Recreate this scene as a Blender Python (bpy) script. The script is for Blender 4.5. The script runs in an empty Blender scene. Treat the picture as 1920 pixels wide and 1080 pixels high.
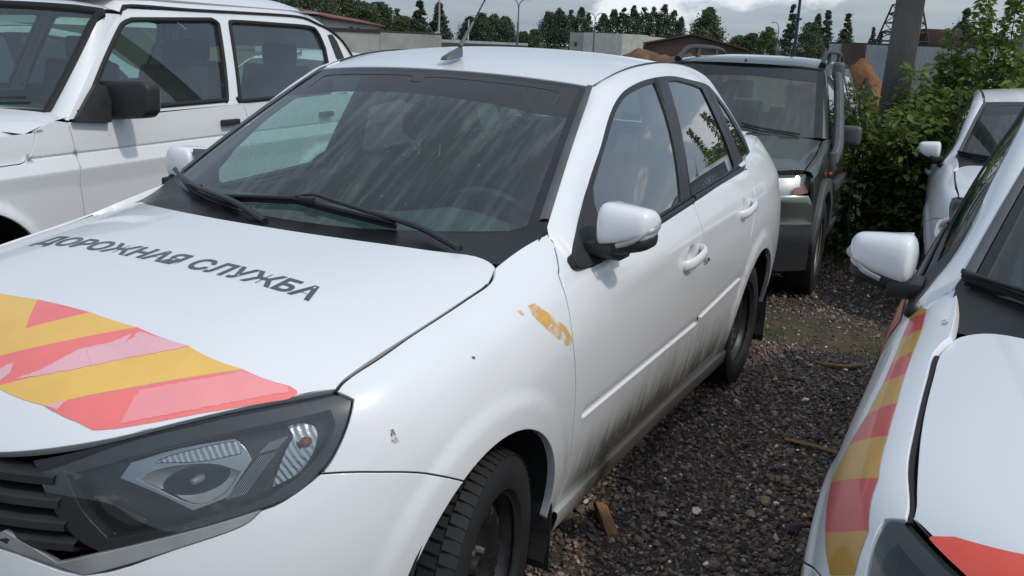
import bpy, bmesh, math, random
import numpy as np
from mathutils import Vector, Matrix
from mathutils.geometry import delaunay_2d_cdt
from mathutils.bvhtree import BVHTree

random.seed(7); RNG = np.random.default_rng(7)
scene = bpy.context.scene
COL = scene.collection
R = math.radians

# ---------------------------------------------------------------- camera
CAM_F = 1750.0                       # focal length in pixels of the 1920 wide photograph
CAM_P = np.array([1.744, -0.903, 1.500])
YAW, PIT, ROL = R(27.25), R(14.71), R(2.5)
_fw = np.array([-math.sin(YAW)*math.cos(PIT), math.cos(YAW)*math.cos(PIT), -math.sin(PIT)])
_r = np.array([math.cos(YAW), math.sin(YAW), 0.0]); _u = np.cross(_r, _fw)
CR = _r*math.cos(ROL) + _u*math.sin(ROL); CU = -_r*math.sin(ROL) + _u*math.cos(ROL)
cam_d = bpy.data.cameras.new('camera'); cam = bpy.data.objects.new('camera', cam_d); COL.objects.link(cam)
cam_d.sensor_width = 36.0; cam_d.lens = 36.0*CAM_F/1920.0; cam_d.clip_start = 0.02; cam_d.clip_end = 4000
cam.matrix_world = Matrix(((CR[0], CU[0], -_fw[0], CAM_P[0]), (CR[1], CU[1], -_fw[1], CAM_P[1]),
                           (CR[2], CU[2], -_fw[2], CAM_P[2]), (0, 0, 0, 1)))
scene.camera = cam
def ray(px, py):
    return _fw + CR*(px-960)/CAM_F - CU*(py-540)/CAM_F
def at(px, py, ax, val):
    d = ray(px, py); i = 'xyz'.index(ax); t = (val-CAM_P[i])/d[i]
    return CAM_P + d*t

# ---------------------------------------------------------------- sky, sun, exposure
SUN_DIR = np.array([0.64, -0.07, 0.765]); SUN_DIR /= np.linalg.norm(SUN_DIR)     # towards the sun
world = bpy.data.worlds.new('World'); scene.world = world; world.use_nodes = True
nt = world.node_tree; nt.nodes.clear()
N = nt.nodes.new; L = nt.links.new
out = N('ShaderNodeOutputWorld'); bg = N('ShaderNodeBackground'); bg.inputs[1].default_value = 0.15
sky = N('ShaderNodeTexSky'); sky.sky_type = 'NISHITA'; sky.sun_disc = False
sky.sun_elevation = math.asin(SUN_DIR[2]); sky.sun_rotation = math.atan2(SUN_DIR[0], SUN_DIR[1])
sky.air_density = 1.0; sky.dust_density = 2.0; sky.ozone_density = 1.5; sky.altitude = 100
tc = N('ShaderNodeTexCoord'); sep = N('ShaderNodeSeparateXYZ'); L(tc.outputs['Generated'], sep.inputs[0])
def wmath(op, a, b=None, c=None):
    n = N('ShaderNodeMath'); n.operation = op
    for i, v in enumerate((a, b, c)):
        if v is None: continue
        if isinstance(v, (int, float)): n.inputs[i].default_value = v
        else: L(v, n.inputs[i])
    return n.outputs[0]
# clouds lie on a flat layer: direction divided by its height
zc = wmath('ADD', wmath('ABSOLUTE', sep.outputs[2]), 0.10)
cx = wmath('DIVIDE', sep.outputs[0], zc); cy = wmath('DIVIDE', sep.outputs[1], zc)
comb = N('ShaderNodeCombineXYZ'); L(cx, comb.inputs[0]); L(cy, comb.inputs[1])
def wnoise(scale, detail, rough, off):
    m = N('ShaderNodeMapping'); L(comb.outputs[0], m.inputs[0]); m.inputs['Location'].default_value = off
    n = N('ShaderNodeTexNoise'); n.noise_dimensions = '3D'; L(m.outputs[0], n.inputs[0])
    n.inputs['Scale'].default_value = scale; n.inputs['Detail'].default_value = detail; n.inputs['Roughness'].default_value = rough
    return n.outputs[0]
def wramp(val, stops):
    r_ = N('ShaderNodeValToRGB'); L(val, r_.inputs[0]); e = r_.color_ramp.elements
    e[0].position, e[0].color = stops[0][0], (*[stops[0][1]]*3, 1); e[1].position, e[1].color = stops[-1][0], (*[stops[-1][1]]*3, 1)
    for p, v in stops[1:-1]:
        q = e.new(p); q.color = (v, v, v, 1)
    return r_.outputs[0]
veil = wramp(wnoise(0.35, 3, 0.45, (3.1, 1.7, 0)), [(0.30, 0.45), (0.70, 0.98)])          # grey-blue stratus sheet
pm = N('ShaderNodeMapping'); L(tc.outputs['Generated'], pm.inputs[0]); pm.inputs['Scale'].default_value = (1, 1, 1.9); pm.inputs['Location'].default_value = (0.35, 0.1, 0.0)
pn = N('ShaderNodeTexNoise'); L(pm.outputs[0], pn.inputs[0]); pn.inputs['Scale'].default_value = 4.6; pn.inputs['Detail'].default_value = 9; pn.inputs['Roughness'].default_value = 0.56
low = wmath('SUBTRACT', 1.0, wmath('MULTIPLY', sep.outputs[2], 0.55))
puff = wramp(wmath('MULTIPLY', pn.outputs[0], low), [(0.525, 0.0), (0.575, 0.8), (0.70, 1.0)])            # heaped clouds
def wmix(fac, a, b):
    m = N('ShaderNodeMix'); m.data_type = 'RGBA'; L(fac, m.inputs[0])
    for s, v in ((6, a), (7, b)):
        if isinstance(v, tuple): m.inputs[s].default_value = v
        else: L(v, m.inputs[s])
    return m.outputs[2]
shade = wnoise(0.8, 5, 0.55, (1.0, 5.0, 2))
vc = wmix(wramp(shade, [(0.3, 0.0), (0.7, 1.0)]), (2.85, 3.8, 4.95, 1), (4.75, 5.4, 6.1, 1))
sv = N('ShaderNodeVectorMath'); sv.operation = 'DOT_PRODUCT'; L(tc.outputs['Generated'], sv.inputs[0]); sv.inputs[1].default_value = tuple(SUN_DIR)
fwd = wmath('ADD', 1.0, wmath('MULTIPLY', wmath('POWER', wmath('MAXIMUM', sv.outputs['Value'], 0.0), 2.0), 1.1))       # thin cloud glows around the sun
vg = N('ShaderNodeVectorMath'); vg.operation = 'SCALE'; L(vc, vg.inputs[0]); L(fwd, vg.inputs[3])
c1 = wmix(veil, sky.outputs[0], vg.outputs[0])
c2 = wmix(puff, c1, (8.5, 8.8, 9.2, 1))
L(c2, bg.inputs[0]); L(bg.outputs[0], out.inputs[0])
sun_d = bpy.data.lights.new('sun', 'SUN'); sun_d.energy = 2.15; sun_d.angle = R(3.0); sun_d.color = (1.0, 0.93, 0.82)
sun = bpy.data.objects.new('sun', sun_d); COL.objects.link(sun)
sun.rotation_euler = Vector(SUN_DIR).to_track_quat('Z', 'Y').to_euler()
vs = scene.view_settings; vs.view_transform = 'Standard'; vs.look = 'None'; vs.exposure = -0.45; vs.gamma = 1.0; vs.use_curve_mapping = False
scene.render.film_transparent = False
scene.cycles.use_denoising = True; scene.cycles.max_bounces = 8; scene.cycles.transparent_max_bounces = 24
scene.cycles.glossy_bounces = 4; scene.cycles.caustics_reflective = False; scene.cycles.caustics_refractive = False

# ---------------------------------------------------------------- materials
MATS = {}
class NB:
    """small node builder around a material"""
    def __init__(s, name):
        s.m = bpy.data.materials.new(name); s.m.use_nodes = True; s.t = s.m.node_tree
        s.b = s.t.nodes['Principled BSDF']; s.o = s.t.nodes['Material Output']; MATS[name] = s.m
        s._tc = None
    def n(s, typ, **kw):
        x = s.t.nodes.new(typ)
        for k, v in kw.items(): setattr(x, k, v)
        return x
    def l(s, a, b): s.t.links.new(a, b)
    def co(s, which='Object'):
        if s._tc is None: s._tc = s.n('ShaderNodeTexCoord')
        return s._tc.outputs[which]
    def mapping(s, scale=(1, 1, 1), loc=(0, 0, 0), which='Object', rot=(0, 0, 0)):
        m = s.n('ShaderNodeMapping'); s.l(s.co(which), m.inputs[0])
        m.inputs['Scale'].default_value = scale; m.inputs['Location'].default_value = loc; m.inputs['Rotation'].default_value = rot
        return m.outputs[0]
    def noise(s, scale, detail=4, rough=0.5, vec=None, out=0):
        x = s.n('ShaderNodeTexNoise'); x.inputs['Scale'].default_value = scale
        x.inputs['Detail'].default_value = detail; x.inputs['Roughness'].default_value = rough
        s.l(vec if vec is not None else s.co(), x.inputs['Vector']); return x.outputs[out]
    def voro(s, scale, vec=None, out='Distance', feature='F1'):
        x = s.n('ShaderNodeTexVoronoi'); x.feature = feature; x.inputs['Scale'].default_value = scale
        s.l(vec if vec is not None else s.co(), x.inputs['Vector']); return x.outputs[out]
    def math(s, op, a, b=None, c=None, clamp=False):
        x = s.n('ShaderNodeMath'); x.operation = op; x.use_clamp = clamp
        for i, v in enumerate((a, b, c)):
            if v is None: continue
            if isinstance(v, (int, float)): x.inputs[i].default_value = v
            else: s.l(v, x.inputs[i])
        return x.outputs[0]
    def ramp(s, val, stops, interp='LINEAR'):
        x = s.n('ShaderNodeValToRGB'); s.l(val, x.inputs[0]); cr = x.color_ramp; cr.interpolation = interp
        f = lambda c: (*([c]*3 if isinstance(c, (int, float)) else c), 1)
        cr.elements[0].position, cr.elements[0].color = stops[0][0], f(stops[0][1])
        cr.elements[1].position, cr.elements[1].color = stops[-1][0], f(stops[-1][1])
        for p, c in stops[1:-1]: cr.elements.new(p).color = f(c)
        return x.outputs[0]
    def mix(s, fac, a, b):
        x = s.n('ShaderNodeMix'); x.data_type = 'RGBA'
        if isinstance(fac, (int, float)): x.inputs[0].default_value = fac
        else: s.l(fac, x.inputs[0])
        for i, v in ((6, a), (7, b)):
            if isinstance(v, tuple): x.inputs[i].default_value = (*v[:3], 1)
            else: s.l(v, x.inputs[i])
        return x.outputs[2]
    def set(s, **kw):
        names = dict(color='Base Color', rough='Roughness', metal='Metallic', coat='Coat Weight', coat_rough='Coat Roughness',
                     spec='Specular IOR Level', trans='Transmission Weight', alpha='Alpha', ior='IOR', emis='Emission Color', emis_s='Emission Strength')
        for k, v in kw.items():
            i = s.b.inputs[names[k]]
            if isinstance(v, tuple): i.default_value = (*v[:3], 1)
            elif isinstance(v, (int, float)): i.default_value = v
            else: s.l(v, i)
        return s
    def bump(s, h, strength=0.3, dist=0.01):
        x = s.n('ShaderNodeBump'); x.inputs['Strength'].default_value = strength; x.inputs['Distance'].default_value = dist
        s.l(h, x.inputs['Height']); s.l(x.outputs[0], s.b.inputs['Normal']); return s
    def xyz(s, which='Object'):
        x = s.n('ShaderNodeSeparateXYZ'); s.l(s.co(which), x.inputs[0]); return x.outputs

def simple(name, color, rough=0.5, metal=0.0, coat=0.0, var=0.0, vscale=8.0, bump=0.0, bscale=60.0, spec=0.5):
    b = NB(name)
    if var > 0:
        f = b.noise(vscale, 6, 0.6)
        c = b.mix(b.ramp(f, [(0.3, 0.0), (0.7, 1.0)]), tuple(x*(1-var) for x in color), tuple(min(1, x*(1+var)) for x in color))
        b.set(color=c); b.set(rough=b.ramp(f, [(0.3, max(0, rough-0.08)), (0.7, min(1, rough+0.08))]))
    else:
        b.set(color=tuple(color), rough=rough)
    b.set(metal=metal, coat=coat, spec=spec)
    if bump: b.bump(b.noise(bscale, 5, 0.6), bump, 0.004)
    return b.m

def paint(name, color, dirty=1.0, metal=0.0, rough=0.32):
    """car paint: faint orange peel, dust film, road dirt on the lowest part of the flanks"""
    b = NB(name); x, y, z = b.xyz()
    dust = b.noise(3.0, 6, 0.65)
    fine = b.noise(60, 3, 0.6)
    streak = b.noise(6.0, 6, 0.7, b.mapping((1, 6, 0.8), rot=(0.25, 0, 0)))
    patch = b.noise(1.7, 4, 0.6)
    low = b.math('MULTIPLY', b.math('SUBTRACT', 0.52, z), 4.3)                         # dirt thrown up from the road
    k = b.math('ADD', low, b.math('MULTIPLY', b.math('SUBTRACT', streak, 0.55), 1.1))
    k = b.math('ADD', k, b.math('MULTIPLY', b.math('SUBTRACT', patch, 0.5), 1.5))
    k = b.math('MULTIPLY', b.ramp(k, [(0.05, 0.0), (0.45, 0.32), (0.95, 0.95)]), dirty)
    rear = b.math('MULTIPLY', b.math('SUBTRACT', y, 1.05), 2.4, clamp=True)  # front part of the flank stays cleaner
    k = b.math('MULTIPLY', k, b.math('ADD', b.math('MULTIPLY', rear, 0.97), 0.01))
    film = b.math('MULTIPLY', b.ramp(dust, [(0.35, 0.0), (0.75, 1.0)]), 0.10*dirty)
    c = b.mix(film, tuple(color), (0.42, 0.40, 0.36))
    c = b.mix(k, c, (0.048, 0.041, 0.030))
    b.set(color=c, metal=metal, coat=0.75, coat_rough=0.06, spec=0.45)
    rr = b.math('ADD', b.math('MULTIPLY', k, 0.45), rough); b.set(rough=rr)
    b.bump(b.math('ADD', b.math('MULTIPLY', fine, 0.06), b.math('MULTIPLY', b.noise(14, 2), 0.10)), 0.05, 0.003)
    return b.m

def glass(name, tint, refl=1.0, streaks=0.0, drops=0.0, film=0.03, filmc=(0.34, 0.37, 0.37), bias=0.0):
    """thin tinted pane: Fresnel mirror over tinted transparency, with a film of dried rain"""
    b = NB(name); t = b.t; t.nodes.remove(b.b)
    tr = b.n('ShaderNodeBsdfTransparent'); tr.inputs[0].default_value = (*tint, 1)
    gl = b.n('ShaderNodeBsdfGlossy'); gl.inputs['Roughness'].default_value = 0.01; gl.inputs[0].default_value = (1, 1, 1, 1)
    ge = b.n('ShaderNodeNewGeometry'); dp = b.n('ShaderNodeVectorMath', operation='DOT_PRODUCT'); b.l(ge.outputs['Incoming'], dp.inputs[0]); b.l(ge.outputs['Normal'], dp.inputs[1])
    gr = b.math('POWER', b.math('SUBTRACT', 1.0, b.math('ABSOLUTE', dp.outputs['Value'])), 4.2)      # both faces of the pane reflect
    fac = b.math('ADD', b.math('MULTIPLY', b.math('ADD', b.math('MULTIPLY', gr, 0.9), 0.08), refl), bias, clamp=True)
    mx = b.n('ShaderNodeMixShader'); b.l(fac, mx.inputs[0]); b.l(tr.outputs[0], mx.inputs[1]); b.l(gl.outputs[0], mx.inputs[2])
    df = b.n('ShaderNodeBsdfDiffuse'); df.inputs[0].default_value = (*filmc, 1)
    k = b.math('MULTIPLY', b.ramp(b.noise(2.5, 5), [(0.3, 0.4), (0.7, 1.0)]), film)
    if streaks:
        s = b.noise(4.0, 6, 0.65, b.mapping((9.0, 0.9, 0.9)))
        s2 = b.noise(1.3, 3)
        sm = b.math('MULTIPLY', b.ramp(s, [(0.46, 0.0), (0.66, 1.0)]), b.ramp(s2, [(0.35, 0.2), (0.65, 1.0)]))
        k = b.math('ADD', k, b.math('MULTIPLY', sm, streaks))
    if drops:
        v = b.voro(55.0); cc_ = b.n('ShaderNodeSeparateColor'); b.l(b.voro(55.0, out='Color'), cc_.inputs[0])
        dm = b.math('LESS_THAN', v, b.math('MULTIPLY', cc_.outputs[0], 0.30))
        keep = b.math('MULTIPLY', b.math('GREATER_THAN', cc_.outputs[1], 0.72), b.ramp(b.noise(6.0, 3), [(0.45, 0.0), (0.60, 1.0)]))
        k = b.math('ADD', k, b.math('MULTIPLY', b.math('MULTIPLY', dm, keep), drops))
    m2 = b.n('ShaderNodeMixShader'); b.l(b.math('MINIMUM', k, 0.9), m2.inputs[0]); b.l(mx.outputs[0], m2.inputs[1]); b.l(df.outputs[0], m2.inputs[2])
    b.l(m2.outputs[0], b.o.inputs[0])
    return b.m

paint('white_paint', (0.80, 0.81, 0.82)); paint('white_paint_clean', (0.80, 0.81, 0.82), 0.35)
paint('green_paint', (0.105, 0.120, 0.098), 0.35, 0.6, 0.30)
simple('black_plastic', (0.022, 0.022, 0.024), 0.55, var=0.3, bump=0.15, bscale=300)
simple('black_trim', (0.016, 0.016, 0.017), 0.38, var=0.3)
simple('print_grey', (0.13, 0.13, 0.135), 0.6)
simple('cowl_black', (0.010, 0.010, 0.011), 0.32, var=0.3)
simple('bowl_grey', (0.42, 0.43, 0.43), 0.32, metal=0.35)
simple('lamp_chrome', (0.75, 0.76, 0.77), 0.20, metal=1.0, bump=0.5, bscale=45)
simple('rubber', (0.013, 0.013, 0.013), 0.75, var=0.35, bump=0.2, bscale=120)
simple('dark_void', (0.006, 0.006, 0.006), 0.9)
simple('under_body', (0.014, 0.014, 0.014), 0.85, var=0.4)
simple('interior', (0.045, 0.047, 0.050), 0.8, var=0.25, bump=0.2, bscale=200)
simple('seat_cloth', (0.040, 0.042, 0.046), 0.95, var=0.3, bump=0.3, bscale=400)
simple('roof_lining', (0.30, 0.30, 0.29), 0.95)
simple('steel_black', (0.018, 0.018, 0.019), 0.42, var=0.35, vscale=20)
simple('bolt_steel', (0.35, 0.34, 0.32), 0.4, metal=0.9)
simple('chrome_dull', (0.40, 0.40, 0.40), 0.42, metal=0.55, var=0.2)
simple('reflector', (0.40, 0.41, 0.42), 0.24, metal=1.0, bump=0.08, bscale=25)
b_ = NB('reflector_fluted'); wv = b_.n('ShaderNodeTexWave'); wv.inputs['Scale'].default_value = 55; wv.inputs['Distortion'].default_value = 1.5; b_.l(b_.mapping(rot=(0.3, 0.5, 0.4)), wv.inputs[0])
b_.set(color=(0.42, 0.43, 0.44), metal=1.0, rough=0.22); b_.bump(wv.outputs[1], 0.35, 0.003)
simple('lamp_black', (0.020, 0.021, 0.023), 0.30, var=0.2)
simple('amber', (0.34, 0.085, 0.025), 0.2)
simple('bulb_amber', (0.20, 0.075, 0.03), 0.3)
simple('rail_black', (0.030, 0.030, 0.032), 0.45, var=0.2)
simple('red_lens', (0.35, 0.01, 0.01), 0.2, coat=0.6)
simple('mirror_glass', (0.75, 0.78, 0.80), 0.03, metal=1.0)
simple('frit', (0.012, 0.012, 0.013), 0.12, var=0.2)
simple('grey_trim', (0.085, 0.085, 0.090), 0.42, var=0.25)
glass('windshield_glass', (0.66, 0.87, 0.80), 0.95, 0.22, 0.22, 0.065, (0.27, 0.35, 0.33), 0.0)
glass('rear_tint', (0.10, 0.12, 0.12), 1.25, 0.0, 0.12, 0.03, bias=0.05)
glass('side_glass', (0.58, 0.80, 0.74), 1.25, 0.0, 0.12, 0.03, bias=0.13)
glass('tinted_band', (0.06, 0.065, 0.075), 0.8, 0.02, 0.20, 0.12, (0.20, 0.20, 0.21))
glass('niva_glass', (0.50, 0.66, 0.61), 1.1, 0.04, 0.16, 0.05, bias=0.03)
glass('dusty_glass', (0.36, 0.42, 0.41), 0.9, 0.20, 0.1, 0.28, (0.21, 0.23, 0.23))
glass('lamp_lens', (0.84, 0.86, 0.86), 0.9, 0.0, 0.0, 0.018)

# ---------------------------------------------------------------- object helpers
def new_obj(name, me, mat=None, parent=None):
    o = bpy.data.objects.new(name, me); COL.objects.link(o)
    if mat is not None: o.data.materials.append(MATS[mat] if isinstance(mat, str) else mat)
    if parent is not None: o.parent = parent
    return o
def tag(o, label=None, cat=None, group=None, kind=None):
    for k, v in (('label', label), ('category', cat), ('group', group), ('kind', kind)):
        if v: o[k] = v
    return o
def empty(name, loc=(0, 0, 0), rz=0.0):
    o = bpy.data.objects.new(name, None); COL.objects.link(o); o.location = loc; o.rotation_euler = (0, 0, rz)
    o.empty_display_size = 0.2; return o
def mesh_from(verts, faces, smooth=True, normals=None, angle=None):
    me = bpy.data.meshes.new('mesh'); me.from_pydata([tuple(map(float, v)) for v in verts], [], [tuple(map(int, f)) for f in faces]); me.update()
    if smooth:
        me.polygons.foreach_set('use_smooth', [True]*len(me.polygons))
        if angle is not None: me.set_sharp_from_angle(angle=R(angle))
    if normals is not None: me.normals_split_custom_set_from_vertices([tuple(map(float, n)) for n in normals])
    return me
def basis(n, t):
    """clamped uniform cubic B-spline basis, n control points, t in 0..1 -> (len(t), n)"""
    t = np.clip(np.asarray(t, float), 0, 1-1e-9); p = 3; m = n-p
    kn = np.concatenate([np.zeros(p), np.linspace(0, 1, m+1), np.ones(p)])
    B = np.zeros((len(t), len(kn)-1))
    for i in range(len(kn)-1): B[:, i] = (t >= kn[i]) & (t < kn[i+1])
    for d in range(1, p+1):
        Bn = np.zeros((len(t), len(kn)-1-d))
        for i in range(len(kn)-1-d):
            a = kn[i+d]-kn[i]; c = kn[i+d+1]-kn[i+1]
            if a > 0: Bn[:, i] += (t-kn[i])/a*B[:, i]
            if c > 0: Bn[:, i] += (kn[i+d+1]-t)/c*B[:, i+1]
        B = Bn
    return B
def unit(v): return v/np.maximum(np.linalg.norm(v, axis=-1, keepdims=True), 1e-12)

class View:
    """the photograph's camera seen from a car's own space (mir: reflected to the car's other side)"""
    def __init__(s, T=(0, 0, 0), rz=0.0, mir=False):
        s.T = np.array(T, float); s.c, s.s = math.cos(rz), math.sin(rz); s.m = np.array([-1.0 if mir else 1.0, 1, 1]); s.o = s.loc(CAM_P)
    def rot(s, d): return np.array([s.c*d[0]+s.s*d[1], -s.s*d[0]+s.c*d[1], d[2]])*s.m
    def loc(s, p): return s.rot(np.array(p, float)-s.T)
    def ray(s, px, py): return s.rot(ray(px, py))
    def at(s, px, py, ax, v):
        d = s.ray(px, py); i = 'xyz'.index(ax); return s.o+d*(v-s.o[i])/d[i]
VIEW0 = View()
class Surf:
    """tensor B-spline surface with optional displacement; finds (u,v) for rays"""
    def __init__(s, ctrl, disp=None, res=(160, 70), sgn=1.0):
        s.c = np.asarray(ctrl, float); s.disp = disp; s.sgn = sgn
        nu, nv = res; U, V = np.meshgrid(np.linspace(0, 1, nu), np.linspace(0, 1, nv), indexing='ij')
        s.uv = np.stack([U.ravel(), V.ravel()], 1); P = s.base(s.uv); s.P = P
        F = []
        for i in range(nu-1):
            for j in range(nv-1):
                a = i*nv+j; F.append((a, a+nv, a+nv+1)); F.append((a, a+nv+1, a+1))
        s.F = F; s.bvh = BVHTree.FromPolygons([tuple(p) for p in P], F)
    def base(s, uv):
        uv = np.asarray(uv, float)
        Bu = basis(s.c.shape[0], uv[:, 0]); Bv = basis(s.c.shape[1], uv[:, 1])
        return np.einsum('ki,kj,ijd->kd', Bu, Bv, s.c)
    def bnorm(s, uv, f=None, h=2e-3):
        f = f or s.base; uv = np.asarray(uv, float)
        a = np.clip(uv+[h, 0], 0, 1); b = np.clip(uv-[h, 0], 0, 1); c = np.clip(uv+[0, h], 0, 1); d = np.clip(uv-[0, h], 0, 1)
        return unit(np.cross(f(a)-f(b), f(c)-f(d)))*s.sgn
    def pos(s, uv):
        P = s.base(uv)
        if s.disp is None: return P
        return P + s.bnorm(uv)*s.disp(P)[:, None]
    def norm(s, uv):
        return s.bnorm(uv, s.pos if s.disp is not None else s.base, 1.2e-3 if s.disp is not None else 2e-3)
    def hit(s, o, d):
        loc, n, i, dist = s.bvh.ray_cast(Vector(o), Vector(d).normalized())
        if loc is None:
            loc, n, i, dist = s.nearest_to_ray(o, d)
        a, b, c = s.F[i]; A, B, C = s.P[a], s.P[b], s.P[c]; p = np.array(loc)
        v0, v1, v2 = B-A, C-A, p-A
        d00, d01, d11, d20, d21 = v0@v0, v0@v1, v1@v1, v2@v0, v2@v1; den = d00*d11-d01*d01
        if abs(den) < 1e-18: return s.uv[a]
        w1 = (d11*d20-d01*d21)/den; w2 = (d00*d21-d01*d20)/den
        return s.uv[a]*(1-w1-w2)+s.uv[b]*w1+s.uv[c]*w2
    def nearest_to_ray(s, o, d):
        o = np.array(o, float); d = np.array(d, float); d /= np.linalg.norm(d)
        w = s.P-o; t = w@d; q = np.linalg.norm(w-np.outer(t, d), axis=1); k = int(np.argmin(q))
        return s.bvh.find_nearest(Vector(s.P[k]))
    def px(s, pts, view=None):
        v = view or VIEW0
        return [s.hit(v.o, v.ray(*p)) for p in pts]
    def side(s, pts): return [s.hit((3.0, y, z), (-1, 0, 0)) for y, z in pts]
    def front(s, pts): return [s.hit((x, -3.0, z), (0, 1, 0)) for x, z in pts]
    def top(s, pts): return [s.hit((x, y, 4.0), (0, 0, -1)) for x, y in pts]

def crom(pts, n=6, closed=False):
    """Catmull-Rom through points"""
    P = np.asarray(pts, float)
    if len(P) < 3: 
        return np.array([P[0]+(P[-1]-P[0])*t for t in np.linspace(0, 1, n+1)])
    if closed: E = np.vstack([P[-1], P, P[0], P[1]])
    else: E = np.vstack([2*P[0]-P[1], P, 2*P[-1]-P[-2]])
    o = []
    for i in range(len(E)-3):
        for t in np.linspace(0, 1, n, endpoint=False):
            a, b, c, d = E[i:i+4]
            o.append(0.5*((2*b)+(c-a)*t+(2*a-5*b+4*c-d)*t*t+(3*b-a-3*c+d)*t**3))
    if not closed: o.append(P[-1])
    return np.array(o)
def outline(*segs, n=5):
    """closed outline from smooth runs that meet in corners"""
    o = []
    for s in segs:
        c = crom(s, n)
        o.extend(c if not o or np.linalg.norm(np.array(o[-1])-c[0]) > 1e-9 else c[1:])
    if np.linalg.norm(np.array(o[0])-np.array(o[-1])) < 1e-9: o.pop()
    return np.array(o)
def in_poly(p, poly):
    x, y = p[:, 0], p[:, 1]; r_ = np.zeros(len(p), bool); j = len(poly)-1
    for i in range(len(poly)):
        xi, yi = poly[i]; xj, yj = poly[j]
        c = ((yi > y) != (yj > y)) & (x < (xj-xi)*(y-yi)/((yj-yi) if yj != yi else 1e-12)+xi)
        r_ ^= c; j = i
    return r_
def seg_dist(p, poly):
    a = poly; b = np.roll(poly, -1, 0); best = np.full(len(p), 1e9)
    for i in range(len(a)):
        d = b[i]-a[i]; L2 = max(d@d, 1e-18); t = np.clip(((p-a[i])@d)/L2, 0, 1)
        q = a[i]+t[:, None]*d; best = np.minimum(best, np.linalg.norm(p-q, axis=1))
    return best
def panel(name, surf, poly, mat, parent, step=0.03, scale=(1, 1), gap=0.0, flange=0.015, off=0.0, mirror=False, holes=(), extra=None, rim=0.002, cons=()):
    """sheet-metal panel: a region of a surface with rounded, turned-in edges. poly/holes in the surface's (u,v)"""
    sc = np.array(scale, float)
    def dens(pl):
        o = []
        for i in range(len(pl)):
            a, b = pl[i], pl[(i+1) % len(pl)]; k = max(1, int(np.ceil(np.linalg.norm((b-a)*sc)/step)))
            for t in range(k): o.append(a+(b-a)*t/k)
        return np.array(o)
    loops = [dens(np.asarray(poly, float))]+[dens(np.asarray(h, float)) for h in holes]
    area = lambda pl: 0.5*np.sum(pl[:, 0]*np.roll(pl[:, 1], -1)-np.roll(pl[:, 0], -1)*pl[:, 1])
    if area(loops[0]) < 0: loops[0] = loops[0][::-1]
    for i in range(1, len(loops)):
        if area(loops[i]) > 0: loops[i] = loops[i][::-1]
    lo, hi = loops[0].min(0), loops[0].max(0); st = step/sc
    gx, gy = np.meshgrid(np.arange(lo[0]+st[0]/2, hi[0], st[0]), np.arange(lo[1]+st[1]/2, hi[1], st[1]))
    g = np.stack([gx.ravel(), gy.ravel()], 1)
    if extra is not None and len(extra): g = np.vstack([g, extra])
    lines = []
    for ln in cons:                                   # crease lines inside the panel: kept as mesh edges
        ln = np.asarray(ln, float); ok = in_poly(ln, loops[0]) & (seg_dist(ln*sc, loops[0]*sc) > 0.007+gap)
        run = []
        for q, o_ in zip(ln, ok):
            if o_: run.append(q)
            elif run: lines.append(np.array(run)); run = []
        if run: lines.append(np.array(run))
    if lines:
        allp = np.vstack(lines)*sc
        gk = np.array([np.min(np.sum((allp-q)**2, 1)) > (0.4*step)**2 for q in g*sc]); g = g[gk]
    keep = in_poly(g, loops[0])
    for h in loops[1:]: keep &= ~in_poly(g, h)
    g = g[keep]
    if len(g):
        dmin = np.min([seg_dist(g*sc, l*sc) for l in loops], 0); g = g[dmin > max(0.35*step, gap*1.3)]
    vin = np.vstack(loops+[g]) if len(g) else np.vstack(loops)
    edges = []; faces = []; k = 0
    for l in loops:
        n = len(l); edges += [(k+i, k+(i+1) % n) for i in range(n)]; faces.append(list(range(k, k+n))); k += n
    nb = k
    if lines:
        k = len(vin)
        for ln in lines: edges += [(k+i, k+i+1) for i in range(len(ln)-1)]; k += len(ln)
        vin = np.vstack([vin]+lines)
    res = delaunay_2d_cdt([Vector(v*sc) for v in vin], edges, [], 0, 1e-7)
    vo = np.array([tuple(v) for v in res[0]])/sc; tri = np.array([tuple(f) for f in res[2]])
    cen = vo[tri].mean(1); kt = in_poly(cen, loops[0])
    for h in loops[1:]: kt &= ~in_poly(cen, h)
    tri = [tuple(int(i) for i in f) for f in tri[kt]]
    orig = res[3]; back = {}
    for i, src in enumerate(orig):
        for q in src: back[q] = i
    P = surf.pos(vo); Nn = surf.norm(vo)
    P = P + Nn*off
    V = list(P); NO = list(Nn); F = []
    for f in tri:
        a, b, c = P[f[0]], P[f[1]], P[f[2]]
        F.append(f if np.cross(b-a, c-a) @ Nn[f[0]] > 0 else f[::-1])
    k = 0
    for l in loops:
        n = len(l); idx = [back.get(k+i, None) for i in range(n)]; k += n
        idx = [i for i in idx if i is not None]; n = len(idx)
        if n < 3: continue
        B = P[idx]; nn = Nn[idx]; tg = unit(np.roll(B, -1, 0)-np.roll(B, 1, 0)); ow = unit(np.cross(tg, nn))
        # make sure 'ow' points away from the panel
        mid = surf.pos(np.clip(vo[idx]+0, 0, 1)); 
        e0 = np.roll(vo[idx]*sc, -1, 0)-np.roll(vo[idx]*sc, 1, 0)
        test = vo[idx]+np.stack([-e0[:, 1], e0[:, 0]], 1)/np.maximum(np.linalg.norm(e0, axis=1), 1e-12)[:, None]*0.004/sc
        inn = surf.pos(np.clip(test, 0, 1))+surf.bnorm(np.clip(test, 0, 1))*off - B       # left of a ccw outer loop / cw hole is inside
        s_ = np.sign(np.sum(inn*ow, 1)); s_[s_ == 0] = -1
        sg = -1.0 if np.sum(s_) > 0 else 1.0
        ow = ow*sg
        B2 = B-ow*gap
        for q, i in enumerate(idx): V[i] = B2[q]
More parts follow.
